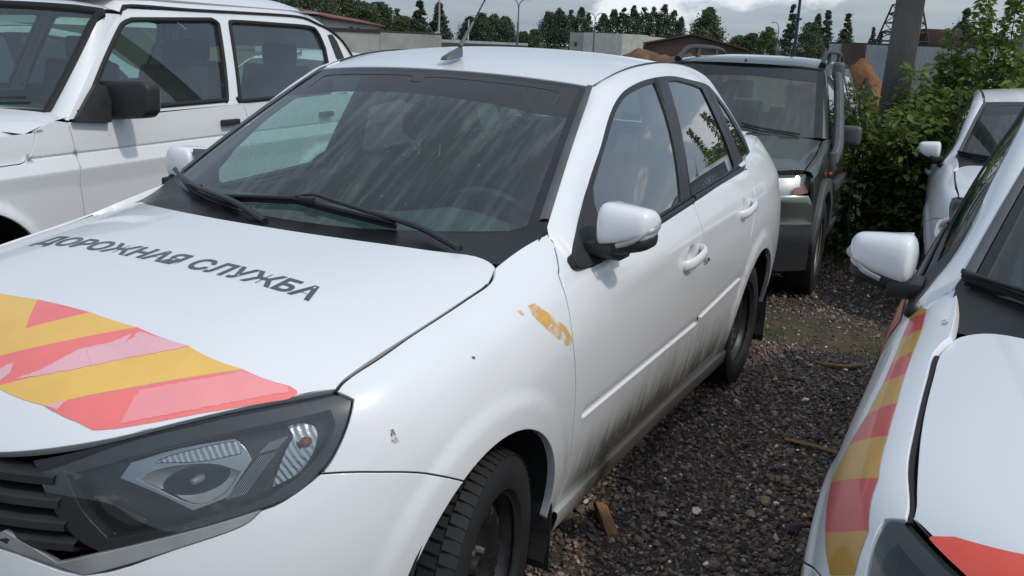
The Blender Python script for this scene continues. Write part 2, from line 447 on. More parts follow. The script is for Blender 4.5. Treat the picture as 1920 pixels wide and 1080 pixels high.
        if flange > 0:
            b1 = len(V); V += list(B2+ow*rim*0.7-nn*rim*0.3); NO += list(unit(nn+ow))
            b2 = len(V); V += list(B2+ow*rim-nn*rim); NO += list(unit(ow*1.0+nn*0.15))
            b3 = len(V); V += list(B2+ow*rim-nn*flange); NO += list(ow)
            for q in range(n):
                r2 = (q+1) % n
                for (a0, a1, c0, c1) in ((idx[q], idx[r2], b1+q, b1+r2), (b1+q, b1+r2, b2+q, b2+r2), (b2+q, b2+r2, b3+q, b3+r2)):
                    f = (a0, c0, c1, a1)
                    nrm = np.cross(np.array(V[f[1]])-np.array(V[f[0]]), np.array(V[f[3]])-np.array(V[f[0]]))
                    F.append(f if nrm @ (ow[q]+nn[q]) > 0 else f[::-1])
    V = np.array(V); NO = np.array(NO)
    if mirror:
        V = V*[-1, 1, 1]; NO = NO*[-1, 1, 1]; F = [f[::-1] for f in F]
    me = mesh_from(V, F, True, NO)
    return new_obj(name, me, mat, parent)
def both(name, surf, poly, mat, parent, **kw):
    return panel(name, surf, poly, mat, parent, **kw), panel(name, surf, poly, mat, parent, mirror=True, **kw)

# plain mesh builders (world or thing space)
class MB:
    def __init__(s): s.v = []; s.f = []
    def add(s, V, F):
        k = len(s.v); s.v += [tuple(map(float, v)) for v in V]; s.f += [tuple(i+k for i in f) for f in F]; return s
    def box(s, c, d, rot=None):
        c = np.array(c, float); h = np.array(d, float)/2
        V = np.array([(x, y, z) for x in (-1, 1) for y in (-1, 1) for z in (-1, 1)], float)*h
        if rot is not None: V = V @ np.array(rot).T
        return s.add(V+c, [(0, 1, 3, 2), (4, 6, 7, 5), (0, 4, 5, 1), (2, 3, 7, 6), (0, 2, 6, 4), (1, 5, 7, 3)])
    def tube(s, pts, rad, n=8, cap=True, flat=None):
        P = np.asarray(pts, float); rad = np.broadcast_to(np.asarray(rad, float), (len(P),)); V = []; F = []
        t = unit(np.gradient(P, axis=0)); up = np.array([0, 0, 1.0]) if abs(t[0][2]) < 0.9 else np.array([1.0, 0, 0])
        for i in range(len(P)):
            a = unit(np.cross(up, t[i])); b = np.cross(t[i], a); up = b
            fa, fb = (1, 1) if flat is None else flat
            for k in range(n):
                th = 2*math.pi*k/n; V.append(P[i]+rad[i]*(a*math.cos(th)*fa+b*math.sin(th)*fb))
        for i in range(len(P)-1):
            for k in range(n):
                F.append((i*n+k, i*n+(k+1) % n, (i+1)*n+(k+1) % n, (i+1)*n+k))
        if cap:
            F.append(tuple(range(n))[::-1]); F.append(tuple((len(P)-1)*n+k for k in range(n)))
        return s.add(V, F)
    def lathe(s, prof, n=32, axis='x', c=(0, 0, 0), close=False):
        """prof: (axial, radius)"""
        V = []; F = []; m = len(prof); c = np.array(c, float)
        for i in range(n):
            th = 2*math.pi*i/n
            for a, r_ in prof:
                p = {'x': (a, r_*math.cos(th), r_*math.sin(th)), 'z': (r_*math.cos(th), r_*math.sin(th), a), 'y': (r_*math.cos(th), a, r_*math.sin(th))}[axis]
                V.append(np.array(p)+c)
        for i in range(n):
            j = (i+1) % n
            for k in range(m-1 if not close else m):
                k2 = (k+1) % m
                F.append((i*m+k, j*m+k, j*m+k2, i*m+k2))
        return s.add(V, F)
    def prism(s, poly, h0, h1, axis='z'):
        n = len(poly); mk = {'z': lambda a, b, h: (a, b, h), 'x': lambda a, b, h: (h, a, b), 'y': lambda a, b, h: (a, h, b)}[axis]
        V = [mk(a, b, h0) for a, b in poly]+[mk(a, b, h1) for a, b in poly]
        F = [tuple(range(n))[::-1], tuple(range(n, 2*n))]+[(i, (i+1) % n, n+(i+1) % n, n+i) for i in range(n)]
        return s.add(V, F)
    def build(s, name, mat, parent=None, smooth=False, angle=40, bevel=0.0, seg=2):
        me = mesh_from(s.v, s.f, False)
        bm = bmesh.new(); bm.from_mesh(me)
        if bevel: 
            bmesh.ops.bevel(bm, geom=[e for e in bm.edges if len(e.link_faces) == 2 and e.calc_face_angle(0) > R(30)], offset=bevel, segments=seg, profile=0.6, affect='EDGES', clamp_overlap=True)
        bmesh.ops.recalc_face_normals(bm, faces=bm.faces)
        bm.to_mesh(me); bm.free()
        if smooth or bevel:
            me.polygons.foreach_set('use_smooth', [True]*len(me.polygons)); me.set_sharp_from_angle(angle=R(angle))
        return new_obj(name, me, mat, parent)
def strip_mesh(A, B, n_mid=1, bulge=0.0, ndir=None):
    """ruled strip between two curves of equal length, bulged along ndir"""
    A = np.asarray(A, float); B = np.asarray(B, float); V = []; m = n_mid+2
    for i in range(len(A)):
        for k in range(m):
            s_ = k/(m-1); p = A[i]*(1-s_)+B[i]*s_
            if bulge: p = p+np.asarray(ndir[i] if np.ndim(ndir) == 2 else ndir)*bulge*4*s_*(1-s_)
            V.append(p)
    F = [(i*m+k, (i+1)*m+k, (i+1)*m+k+1, i*m+k+1) for i in range(len(A)-1) for k in range(m-1)]
    return V, F
def resample(P, n):
    P = np.asarray(P, float); d = np.concatenate([[0], np.cumsum(np.linalg.norm(np.diff(P, axis=0), axis=1))]); t = np.linspace(0, d[-1], n)
    return np.stack([np.interp(t, d, P[:, i]) for i in range(P.shape[1])], 1)
def copy_tree(o, parent=None):
    c = o.copy(); COL.objects.link(c)
    if parent is not None:
        mpi = o.matrix_parent_inverse.copy(); c.parent = parent; c.matrix_parent_inverse = mpi
    for ch in list(o.children): copy_tree(ch, c)
    return c
# ================================================================ the white sedan (car space: front at y=0, +x its left side)
class FSurf:
    def __init__(s, fn, sgn=1.0): s.fn = fn; s.sgn = sgn
    def pos(s, uv): return s.fn(np.asarray(uv, float))
    base = pos
    def bnorm(s, uv, h=2e-3):
        uv = np.asarray(uv, float)
        return unit(np.cross(s.fn(uv+[h, 0])-s.fn(uv-[h, 0]), s.fn(uv+[0, h])-s.fn(uv-[0, h])))*s.sgn
    norm = bnorm
def join(objs, name=None):
    """merge the meshes of several objects (halves of one part) into the first"""
    V, F, NN = [], [], []
    for o in objs:
        k = len(V); me = o.data; V += [tuple(v.co) for v in me.vertices]
        cn = [None]*len(me.vertices)
        for lp, c in zip(me.loops, me.corner_normals): cn[lp.vertex_index] = tuple(c.vector)
        NN += [c or (0, 0, 1) for c in cn]
        F += [tuple(i+k for i in p.vertices) for p in me.polygons]
    o = objs[0]; mats = list(o.data.materials); me = mesh_from(V, F, True, NN)
    for m in mats: me.materials.append(m)
    o.data = me
    for x in objs[1:]: bpy.data.objects.remove(x)
    return o
def sm(t): t = np.clip(t, 0, 1); return t*t*(3-2*t)

AX_F, AX_R, WR = 0.825, 3.286, 0.290
_h1 = at(1299, 482, 'x', 0.848); _h2 = at(1403, 392, 'x', 0.845)
HANDLES = [(_h1[1], _h1[2]), (_h2[1], _h2[2])]
_m = [at(x_, y_, 'x', .848) for x_, y_ in ((1094, 787), (1307, 608), (1311, 600), (1388, 523))]
def press_z(y): return np.where(y < (_m[1][1]+_m[2][1])/2, np.interp(y, [_m[0][1], _m[1][1]], [_m[0][2], _m[1][2]]), np.interp(y, [_m[2][1], _m[3][1]], [_m[2][2], _m[3][2]]))
PRESS = [.030, .025, .018, .009, .003, .0005, -.0015, -.006, -.014]
def body_disp(P):
    x, y, z = np.abs(P[:, 0]), P[:, 1], P[:, 2]; d = np.zeros(len(P))
    for yc in (AX_F, AX_R):
        r_ = np.hypot(y-yc, (z-0.30)); d += np.where((x > 0.6) & (r_ > 0.2), 0.009*sm((0.44-r_)/0.05), 0)
    for hy, hz in HANDLES:
        q = ((y-hy)/0.058)**2+((z-hz)/0.050)**2; d -= np.where((x > 0.6) & (q < 1), 0.024*np.maximum(0, 1-q)**1.5, 0)
    t = z-press_z(y); on = (x > 0.6)*sm((y-_m[0][1])/.015)*sm((_m[3][1]-y)/.015)
    d += on*np.interp(t, [-.05, -.014, -.0015, .0005, .003, .025, .030], [0, .0008, .0015, .001, -.0062, -.0008, 0])
    # feature line along the doors
    zl = 0.845+0.03*(y-1.3); d += np.where((x > 0.6) & (y > 1.0), 0.006*np.exp(-((z-zl)/0.045)**2)*sm((y-1.15)/0.5), 0)
    return d
def col(*rows): return rows
WC = np.array([
 col((0, .03, .71), (0, .01, .66), (0, 0, .60), (0, -.01, .52), (0, -.01, .42), (0, .01, .30), (0, .05, .2)),
 col((.25, .045, .735), (.26, .03, .69), (.27, .02, .62), (.28, .015, .53), (.28, .015, .43), (.28, .04, .30), (.28, .08, .2)),
 col((.48, .225, .797), (.50, .20, .75), (.51, .18, .67), (.52, .15, .57), (.53, .13, .45), (.53, .14, .32), (.52, .18, .2)),
 col((.655, .43, .835), (.69, .40, .80), (.705, .37, .71), (.715, .33, .60), (.715, .30, .47), (.70, .31, .33), (.68, .34, .2)),
 col((.69, .55, .865), (.745, .52, .84), (.785, .51, .75), (.805, .50, .64), (.81, .48, .5), (.795, .48, .35), (.775, .49, .2)),
 col((.695, .68, .893), (.758, .67, .868), (.812, .67, .78), (.835, .67, .67), (.842, .66, .52), (.828, .66, .36), (.80, .66, .2)),
 col((.69, .85, .917), (.768, .85, .89), (.826, .85, .80), (.848, .85, .69), (.85, .85, .54), (.835, .85, .37), (.80, .85, .2)),
 col((.672, 1.10, .968), (.768, 1.10, .925), (.832, 1.10, .82), (.848, 1.10, .70), (.847, 1.10, .54), (.827, 1.10, .37), (.79, 1.10, .2)),
 col((.69, 1.35, 1.022), (.78, 1.35, .955), (.836, 1.35, .84), (.848, 1.35, .70), (.845, 1.35, .52), (.822, 1.35, .36), (.78, 1.35, .2)),
 col((.765, 1.8, 1.015), (.812, 1.8, .955), (.845, 1.8, .85), (.852, 1.8, .70), (.846, 1.8, .52), (.822, 1.8, .36), (.78, 1.8, .2)),
 col((.77, 2.3, 1.025), (.812, 2.3, .965), (.846, 2.3, .855), (.853, 2.3, .70), (.847, 2.3, .52), (.822, 2.3, .36), (.78, 2.3, .2)),
 col((.76, 2.8, 1.045), (.806, 2.8, .985), (.844, 2.8, .865), (.852, 2.8, .71), (.848, 2.8, .53), (.825, 2.8, .36), (.785, 2.8, .2)),
 col((.725, 3.3, 1.075), (.785, 3.3, 1.01), (.838, 3.3, .88), (.850, 3.3, .72), (.850, 3.3, .54), (.832, 3.3, .37), (.79, 3.3, .2)),
 col((.66, 3.75, 1.10), (.745, 3.75, 1.03), (.815, 3.75, .89), (.832, 3.75, .73), (.83, 3.75, .55), (.81, 3.75, .38), (.77, 3.75, .24)),
 col((.58, 4.06, 1.11), (.65, 4.08, 1.03), (.715, 4.10, .89), (.74, 4.12, .73), (.75, 4.14, .55), (.73, 4.12, .38), (.70, 4.1, .26)),
 col((.40, 4.14, 1.11), (.44, 4.17, 1.03), (.47, 4.21, .89), (.49, 4.24, .73), (.50, 4.26, .55), (.49, 4.25, .38), (.47, 4.2, .26)),
 col((0, 4.16, 1.11), (0, 4.19, 1.03), (0, 4.23, .89), (0, 4.26, .73), (0, 4.28, .55), (0, 4.27, .38), (0, 4.22, .26)),
])
W = Surf(WC, body_disp, (220, 80), -1.0); WS = (5.2, 1.05)
if (W.bnorm(np.array([[0.6, 0.5]]))[0][0]) < 0: W.sgn = 1.0
# bonnet
_hx = [0, .2, .4, .55, .69, .79]
_hy = [(.03, .10, .25, .50, .80, 1.15), (.045, .11, .27, .5, .8, 1.15), (.14, .20, .33, .53, .8, 1.15), (.31, .36, .45, .6, .82, 1.15), (.48, .51, .57, .68, .86, 1.15), (.55, .58, .63, .72, .88, 1.15)]
_hz = [(.71, .80, .885, .945, .985, 1.012), (.728, .805, .882, .942, .982, 1.010), (.772, .835, .888, .938, .974, 1.004), (.808, .848, .886, .920, .955, .990), (.833, .850, .868, .892, .918, .960), (.80, .812, .828, .855, .88, .918)]
HC = [[(s_*_hx[i], _hy[i][j], _hz[i][j]) for j in range(6)] for s_, i in [(-1, 5), (-1, 4), (-1, 3), (-1, 2), (-1, 1), (1, 0), (1, 1), (1, 2), (1, 3), (1, 4), (1, 5)]]
HOOD = Surf(HC, None, (120, 80), 1.0)
if HOOD.bnorm(np.array([[.5, .6]]))[0][2] < 0: HOOD.sgn = -1.0
# windscreen, roof, rear window and side glass surfaces from smooth functions
def grid_surf(fn, nu, nv, **kw):
    g = lambda n: np.concatenate([[0], [1/(3*(n-3))], [2/(3*(n-3))] if n == 4 else [], np.linspace(1/(n-3), 1-1/(n-3), n-4) if n > 4 else [], [1-1/(3*(n-3))] if n > 4 else [], [1]]) if n > 4 else np.array([0, 1/3, 2/3, 1])
    return Surf([[fn(a, b) for b in g(nv)] for a in g(nu)], None, kw.get('res', (60, 40)), kw.get('sgn', 1.0))
def ws_fn(a, b):
    s_ = 2*a-1; t = -0.07+1.07*b; q = abs(s_)**2.2
    xc = .69-.14*t; yk = 1.335+.585*t; zk = 1.025+.352*t+.02*4*t*(1-t)*.6
    y0 = 1.115+.745*t; z0 = 1.005+.400*t+.02*4*t*(1-t)
    return (s_*xc, y0+(yk-y0)*q, z0+(zk-z0)*q)
WSH = grid_surf(ws_fn, 12, 7)
if WSH.bnorm(np.array([[.5, .5]]))[0][2] < 0: WSH.sgn = -1.0
GUT = np.array([(.55, 1.92, 1.377), (.556, 2.13, 1.423), (.562, 2.36, 1.448), (.564, 2.6, 1.452), (.556, 2.9, 1.432), (.535, 3.2, 1.385)])
CEN = np.array([(0, 1.862, 1.405), (0, 2.08, 1.456), (0, 2.32, 1.484), (0, 2.57, 1.489), (0, 2.88, 1.472), (0, 3.22, 1.428)])
def roof_fn(a, b):
    s_ = 2*a-1; k = b*5; e = np.array([np.interp(k, range(6), GUT[:, i]) for i in range(3)]); c = np.array([np.interp(k, range(6), CEN[:, i]) for i in range(3)])
    q = abs(s_)**2.3; return (s_*e[0], c[1]+(e[1]-c[1])*q, c[2]+(e[2]-c[2])*q)
ROOF = grid_surf(roof_fn, 12, 9)
if ROOF.bnorm(np.array([[.5, .5]]))[0][2] < 0: ROOF.sgn = -1.0
def rw_fn(a, b):
    s_ = 2*a-1; q = abs(s_)**2.2; ex = .535+.055*b; ye = 3.2+.50*b; ze = 1.385-.29*b; y0 = 3.22+.56*b; z0 = 1.425-.33*b
    return (s_*ex, y0+(ye-y0)*q, z0+(ze-z0)*q+.02*4*b*(1-b)*(1-q))
RWIN = grid_surf(rw_fn, 10, 6)
if RWIN.bnorm(np.array([[.5, .5]]))[0][2] < 0: RWIN.sgn = -1.0
def sg_x(y, z):
    q = (z-.96)/.42
    return .796-.098*q-.07*q*q-.04*max(0, (y-2.2)/1.1)**2-.07*max(0, (2.15-y)/.65)**1.5*min(1, max(0, (z-.94)/.12))*(.8+.5*q)
SG = grid_surf(lambda a, b: (sg_x(1.1+2.6*a, .88+.6*b), 1.1+2.6*a, .88+.6*b), 14, 9, res=(120, 60))
if SG.bnorm(np.array([[.5, .5]]))[0][0] < 0: SG.sgn = -1.0
SGS = (2.6, .6)

def circ(yc, zc, r_, a0, a1, n=18): return [(yc+r_*math.cos(R(a)), zc+r_*math.sin(R(a))) for a in np.linspace(a0, a1, n)]
def rev(x): return list(x)[::-1]

def text_on(surf, txt, size, place, name, mat, parent, lift=0.0012, bold=0.0):
    """lettering laid on a surface: place(x, y) -> (u, v)"""
    cu = bpy.data.curves.new('txt', 'FONT'); cu.body = txt; cu.size = size; cu.align_x = 'CENTER'; cu.align_y = 'BOTTOM_BASELINE'; cu.offset = bold; cu.resolution_u = 4
    ob = bpy.data.objects.new('txt', cu); COL.objects.link(ob); bpy.context.view_layer.update()
    me = bpy.data.meshes.new_from_object(ob.evaluated_get(bpy.context.evaluated_depsgraph_get())); bpy.data.objects.remove(ob)
    bm = bmesh.new(); bm.from_mesh(me); bmesh.ops.triangulate(bm, faces=bm.faces)
    for _ in range(2):
        bmesh.ops.subdivide_edges(bm, edges=[e for e in bm.edges if e.calc_length() > 0.02], cuts=1)
        bmesh.ops.triangulate(bm, faces=bm.faces)
    pts = np.array([tuple(v.co) for v in bm.verts]); uv = np.array([place(p[0], p[1]) for p in pts])
    P = surf.pos(uv)+surf.norm(uv)*lift
    for v, p in zip(bm.verts, P): v.co = p
    bm.to_mesh(me); bm.free()
    return new_obj(name, me, mat, parent)

def wheel(name, parent, x, y, z, rz=0.0, dirt='steel_black', side=1, mats=('rubber', 'steel_black'), r=0.289, rr=0.186, w=0.175, holes=12, nbolt=4):
    """tyre with tread blocks and a pressed steel rim; axle along x, outer face towards +x (side=1)"""
    e = empty(name, (x, y, z), rz if side > 0 else math.pi+rz); e.parent = parent
    h = w/2
    t = MB().lathe([(h*.78, rr-.004), (h*.97, rr+.010), (h*1.03, rr+.030), (h*1.05, (r+rr)/2+.004), (h*.99, r-.030), (h*.93, r-.014), (h*.80, r-.008), (0, r-.006),
                    (-h*.80, r-.008), (-h*.93, r-.014), (-h*.99, r-.03), (-h*1.05, (r+rr)/2), (-h*.97, rr+.010), (-h*.78, rr-.004)], 56)
    ty = t.build('tyre', mats[0], e, True, 35)
    b = MB(); n = 62
    for i in range(n):
        th = 2*math.pi*i/n
        for a0, a1, sh in ((.54, .97, 0), (.06, .48, .5), (-.48, -.06, 0), (-.97, -.54, .5)):
            th2 = th+sh*2*math.pi/n; dth = 2*math.pi/n*.36; V = []
            for aa in (a0, a1):
                for dd in (-1, 1):
                    for hh in (0, 1):
                        rad = (r-.012 if hh == 0 else r+.001) - (.012*max(0, abs(aa)-.75)/.22 if hh else 0); q = th2+dd*dth+.05*aa
                        V.append((aa*h, rad*math.cos(q), rad*math.sin(q)))
            b.add(V, [(0, 1, 3, 2), (4, 6, 7, 5), (0, 4, 5, 1), (2, 3, 7, 6), (1, 5, 7, 3)])
    b.build('tread', mats[0], ty)
    rim = MB().lathe([(h*.80, rr-.006), (h*.86, rr+.004), (h*.84, rr+.008), (h*.70, rr-.002), (h*.62, rr-.014), (h*.2, rr-.022), (-h*.6, rr-.03), (-h*.8, rr+.004)], 48).build('rim', mats[1], e, True, 50)
    prof_r = [0, .03, .032, .055, .085, .105, .135, .160, .172]; prof_x = [.030, .030, .018, .016, .022, .040, .044, .030, .005]
    k = rr/.186
    fn = lambda uv: np.stack([h*.05+np.interp(np.hypot(uv[:, 0], uv[:, 1])/k, prof_r, prof_x), uv[:, 0], uv[:, 1]], 1)
    ds = FSurf(fn)
    cc = lambda cy, cz, a, b_, ang, m=10: np.array([(cy+a*math.cos(q)*math.cos(ang)-b_*math.sin(q)*math.sin(ang), cz+a*math.cos(q)*math.sin(ang)+b_*math.sin(q)*math.cos(ang)) for q in np.linspace(0, 2*math.pi, m, endpoint=False)])
    hs = [cc(.138*k*math.cos(q), .138*k*math.sin(q), .015*k, .011*k, q) for q in np.linspace(0, 2*math.pi, holes, endpoint=False)]
    dd = panel('disc', ds, cc(0, 0, .172*k, .172*k, 0, 40), mats[1], rim, step=.02, holes=hs, flange=.006, rim=.0015)
    for i in range(nbolt):
        q = 2*math.pi*i/nbolt+.4
        MB().lathe([(h*.05+.016, .0), (h*.05+.036, .0), (h*.05+.036, .008), (h*.05+.03, .0095), (h*.05+.014, .011)], 8, 'x', (0, .049*math.cos(q), .049*math.sin(q))).build('bolt', 'bolt_steel', rim, True)
    MB().lathe([(h*.05+.028, 0), (h*.05+.040, .012), (h*.05+.042, .024), (h*.05+.02, .029)], 20).build('hub_cap', mats[1], rim, True)
    MB().lathe([(-.02, 0), (-.02, rr*.93), (-.06, rr*.93), (-.06, 0)], 24).build('brake', 'under_body', e, False)
    return e

def make_sedan(root, full=True):
    # ---- bonnet
    gapL = [(927, 476), (930, 499), (926, 517), (912.6, 536), (874, 562), (818, 599), (755.6, 639), (677.8, 691), (646.7, 714.5), (631, 733)]
    frontL = [(631, 733), (550, 748), (474, 764), (364.6, 789), (219, 826), (109, 855)]
    g = HOOD.px(gapL); f = HOOD.px(frontL)
    f = f+[HOOD.hit((.15, .035, 3), (0, 0, -1)), np.array([.5, 0.012])]
    ry = lambda x: .975+.10*(x/.6)**2+.06*(abs(x)/.65)**6
    rear = [HOOD.top([(x, ry(x))])[0] for x in (.645, .60, .5, .38, .25, .12, .002)]; rear[0] = g[0]; rear[-1] = np.array([.5, rear[-1][1]])
    m = lambda pts: [np.array([1-q[0], q[1]]) for q in pts]
    g = g[1:]; rr_ = rev(rear)[:-1]
    hood_poly = outline(rr_+g, f, rev(m(f)), rev(m(g))+rev(m(rr_)), n=4)
    hood = panel('bonnet', HOOD, hood_poly, 'white_paint_clean', root, step=.035, scale=(1.58, 1.2), gap=.0068, flange=.03)
    gs = resample(np.array(W.px(gapL)), 40)[5:]; P_ = W.pos(gs)-W.norm(gs)*.012
    for sx in (1, -1): MB().tube(P_*[sx, 1, 1], .0068, 6).build('bonnet_seal', 'rubber', root, True)  # rubber seal set in the gap, its black also standing in for shade
    # ---- fenders
    cowl_edge = [(1023.7, 432), (1004, 449), (975, 463.7), (930, 473)]
    hl_outer = [(633, 736), (662, 749), (649, 804), (622, 862), (602, 889)]
    seam = [(602, 889), (650, 886.5), (703.7, 886), (781.5, 887), (858, 890)]
    cut1 = [(1059, 904), (1074.5, 810), (1080, 738), (1076, 650), (1069, 592.6), (1051, 525), (1048, 502), (1040, 464), (1023.7, 432)]
    C1u, SEu, CUu, HOu, GAu = W.px(cut1), W.px(seam), W.px(cowl_edge), W.px(hl_outer), W.px(gapL)
    arch_end = C1u[0]
    pe = W.base(np.array([SEu[-1]]))[0]; a_s = math.degrees(math.atan2(pe[2]-.30, pe[1]-AX_F))
    arcF = W.side(circ(AX_F, .30, .338, a_s, -5, 22)); SEu[-1] = arcF[0]
    sill_f = W.side([(1.245, .262)])[0]
    C1d = [sill_f]+C1u
    fend = outline(CUu, GAu, [GAu[-1], HOu[0]], HOu[0:2], HOu[1:], SEu, arcF, [arcF[-1], sill_f], C1d, n=4)
    both('front_fender', W, fend, 'white_paint', root, step=.03, scale=WS, gap=.0042, flange=.022)
    # ---- bumper
    trimb = [(488, 959), (452, 987), (328, 1030), (157, 1078)]
    TB = W.px(trimb); HB = W.px([(602, 889), (560, 922), (520, 947), (488, 959)])
    TBx = TB+[W.front([(.22, .565)])[0], np.array([0.0, W.front([(.01, .555)])[0][1]])]
    arcB = W.side(circ(AX_F, .30, .338, a_s, 200, 14)); arcB[0] = SEu[-1]
    bot = [arcB[-1], W.hit((3, .45, .22), (-1, 0, 0)), W.front([(.5, .22)])[0], np.array([0, .97])]
    bump = outline(rev(HB), SEu, arcB, bot, [np.array([0, .97]), TBx[-1]], rev(TBx), n=4)
    bo = both('front_bumper', W, bump, 'white_paint', root, step=.03, scale=WS, gap=.0032, flange=.02)
    join(bo)
    # ---- head lamps
    hl_top = [(633, 739), (474, 772), (364, 797), (219, 834), (68, 887)]
    hl_in = [(68, 887), (100, 960), (140, 1010), (187, 1037)]
    hl_bot = [(187, 1037), (300, 1010), (420, 978), (488, 956), (540, 935), (575, 912), (600, 886)]
    HL = outline(W.px(hl_top), W.px(hl_in), W.px(hl_bot), W.px([(600, 886), (620, 862), (647, 804), (659, 750)]), W.px([(659, 750), (633, 739)]), n=4)
    for mir in (False, True):
        le = panel('headlamp', W, HL, 'lamp_lens', root, step=.025, scale=WS, gap=.003, flange=.004, mirror=mir, off=-.001)
        panel('housing', W, HL, 'lamp_black', le, step=.03, scale=WS, gap=.004, flange=.05, off=-.058, mirror=mir)
        panel('bezel', W, HL, 'lamp_black', le, step=.02, scale=WS, gap=.0, flange=.03, off=-.006, mirror=mir,
              holes=[outline(W.px([(120, 890), (300, 840), (470, 800), (620, 765)]), W.px([(620, 765), (630, 800), (600, 862), (560, 905)]), W.px([(560, 905), (480, 945), (350, 985), (200, 1015)]), W.px([(200, 1015), (150, 960), (120, 890)]), n=3)])
        mainr = outline(W.px([(212, 902), (233, 869.5)]), W.px([(233, 869.5), (330, 838), (437, 818)]), W.px([(437, 818), (456, 840), (470, 866)]), W.px([(470, 866), (445, 905), (423, 939)]), W.px([(423, 939), (354, 966)]), W.px([(354, 966), (212, 902)]), n=3)
        rs = FSurf(lambda uv, W=W: W.pos(uv)-W.norm(uv)*(.035+.0*uv[:, :1]))
        bowl = outline(W.px([(240, 905), (300, 880), (390, 872), (450, 890)]), W.px([(450, 890), (415, 935), (352, 955), (240, 905)]), n=4)
        b_ = panel('reflector', W, mainr, 'reflector', le, step=.012, scale=WS, flange=.02, off=-.040, mirror=mir, holes=[bowl])
        # deeper bowl with a bulb shield
        up = outline(W.px([(285, 868), (330, 850), (437, 826), (448, 850)]), W.px([(448, 850), (370, 866), (285, 868)]), n=3)
        panel('upper_reflector', W, up, 'reflector_fluted', b_, step=.012, scale=WS, flange=.012, off=-.030, mirror=mir)
        bc = bowl.mean(0); br = np.abs((bowl-bc)*np.array(WS)).max(0)
        def dish(uv, bc=bc, br=br): return W.pos(uv)-W.norm(uv)*(.040+.028*np.clip(1-(((uv-bc)*np.array(WS)/br)**2).sum(1), 0, 1))[:, None]
        panel('bowl', FSurf(dish, W.bnorm(np.array([bc]))[0] @ FSurf(dish).bnorm(np.array([bc]))[0]), bowl, 'bowl_grey', b_, step=.012, scale=WS, flange=.004, mirror=mir)
        cb_ = dish(bc[None])[0]+W.bnorm(bc[None])[0]*.018; MB().lathe([(-.016, 0), (-.014, .006), (.004, .009), (.012, .007), (.014, 0)], 12, 'y', cb_*[-1 if mir else 1, 1, 1]).build('bulb', 'chrome_dull', b_, True)
        turn = outline(W.px([(540, 789), (575, 785), (598, 805), (594, 848), (565, 891), (512, 919)]), W.px([(512, 919), (527, 880), (540, 844), (552, 815), (540, 789)]), n=4)
        panel('turn_signal', W, turn, 'reflector_fluted', le, step=.012, scale=WS, flange=.02, off=-.040, mirror=mir)
        c_ = W.px([(576, 829)])[0]; p = W.pos(np.array([c_]))[0]-W.norm(np.array([c_]))[0]*.030; sx = -1 if mir else 1
        bm_ = MB(); nn = 10
        for i in range(6):
            pass
        MB().lathe([(-.014, 0), (-.010, .008), (0, .011), (.010, .008), (.014, 0)], 14, 'y', p*[sx, 1, 1]).build('bulb', 'bulb_amber', le, True)
        for i in range(7):
            x0, y0 = 421+5.8*i, 943-1.5*i; x1, y1 = 487+5.2*i, 856-1.3*i
            ln = W.px([(x0, y0), (x1, y1)]); PP = W.pos(np.array(ln))-W.norm(np.array(ln))*.032
            MB().tube(PP*[sx, 1, 1], .0008, 4).build('rib', 'chrome_dull', le)
            ln = W.px([(486+5.5*i, 851-1.5*i), (508+5.5*i, 827-2*i)]); PP = W.pos(np.array(ln))-W.norm(np.array(ln))*.030; MB().tube(PP*[sx, 1, 1], .0008, 4).build('rib', 'chrome_dull', le)
        drl = outline(W.px([(164, 942), (180, 972), (230, 998), (266, 991)]), W.px([(266, 991), (205, 965), (164, 942)]), n=3)
        panel('marker_lamp', W, drl, 'lamp_black', le, step=.02, scale=WS, flange=.01, off=-.045, mirror=mir)
        MB().lathe([(-.004, 0), (-.003, .006), (.003, .006)], 12, 'y', (W.pos(np.array(W.px([(197, 1018)])))[0]-W.norm(np.array(W.px([(197, 1018)])))[0]*.04)*[sx, 1, 1]).build('adjuster', 'grey_trim', le, True)
    # black filler between bonnet and lamp, satin strip under the lamp
    fil = outline(W.px([(631, 734), (474, 765), (364, 790), (219, 827), (55, 866)]), W.px([(55, 866), (66, 886)]), W.px([(66, 886), (219, 833), (364, 796), (474, 771), (633, 738.5)]), n=4)
    both('lamp_seal', W, fil, 'black_trim', root, step=.03, scale=WS, flange=.012, off=-.012)
    strip = outline(W.px([(109, 1055), (187, 1038), (300, 1011), (420, 979), (488, 957)]), W.px([(488, 958), (452, 986), (328, 1029), (157, 1077)]), [W.px([(157, 1077)])[0], W.front([(.20, .575)])[0]], [W.front([(.20, .575)])[0], W.front([(.24, .60)])[0]], [W.front([(.24, .60)])[0], W.px([(109, 1055)])[0]], n=4)
    both('satin_strip', W, strip, 'chrome_dull', root, step=.03, scale=WS, flange=.012, off=.003, gap=.001)
    # ---- grille with horizontal bars
    gr = [np.array([0, .10]), W.front([(.15, .70)])[0], W.front([(.30, .715)])[0], W.px([(72, 892)])[0], W.px([(185, 1036)])[0], W.px([(109, 1055)])[0], W.front([(.22, .60)])[0], np.array([0, W.front([(.01, .58)])[0][1]])]
    ga = panel('grille', W, np.array(gr), 'dark_void', root, step=.04, scale=WS, flange=.01, off=-.045)
    gb = panel('grille', W, np.array(gr), 'dark_void', root, step=.04, scale=WS, flange=.01, off=-.045, mirror=True)
    grille = join([ga, gb])
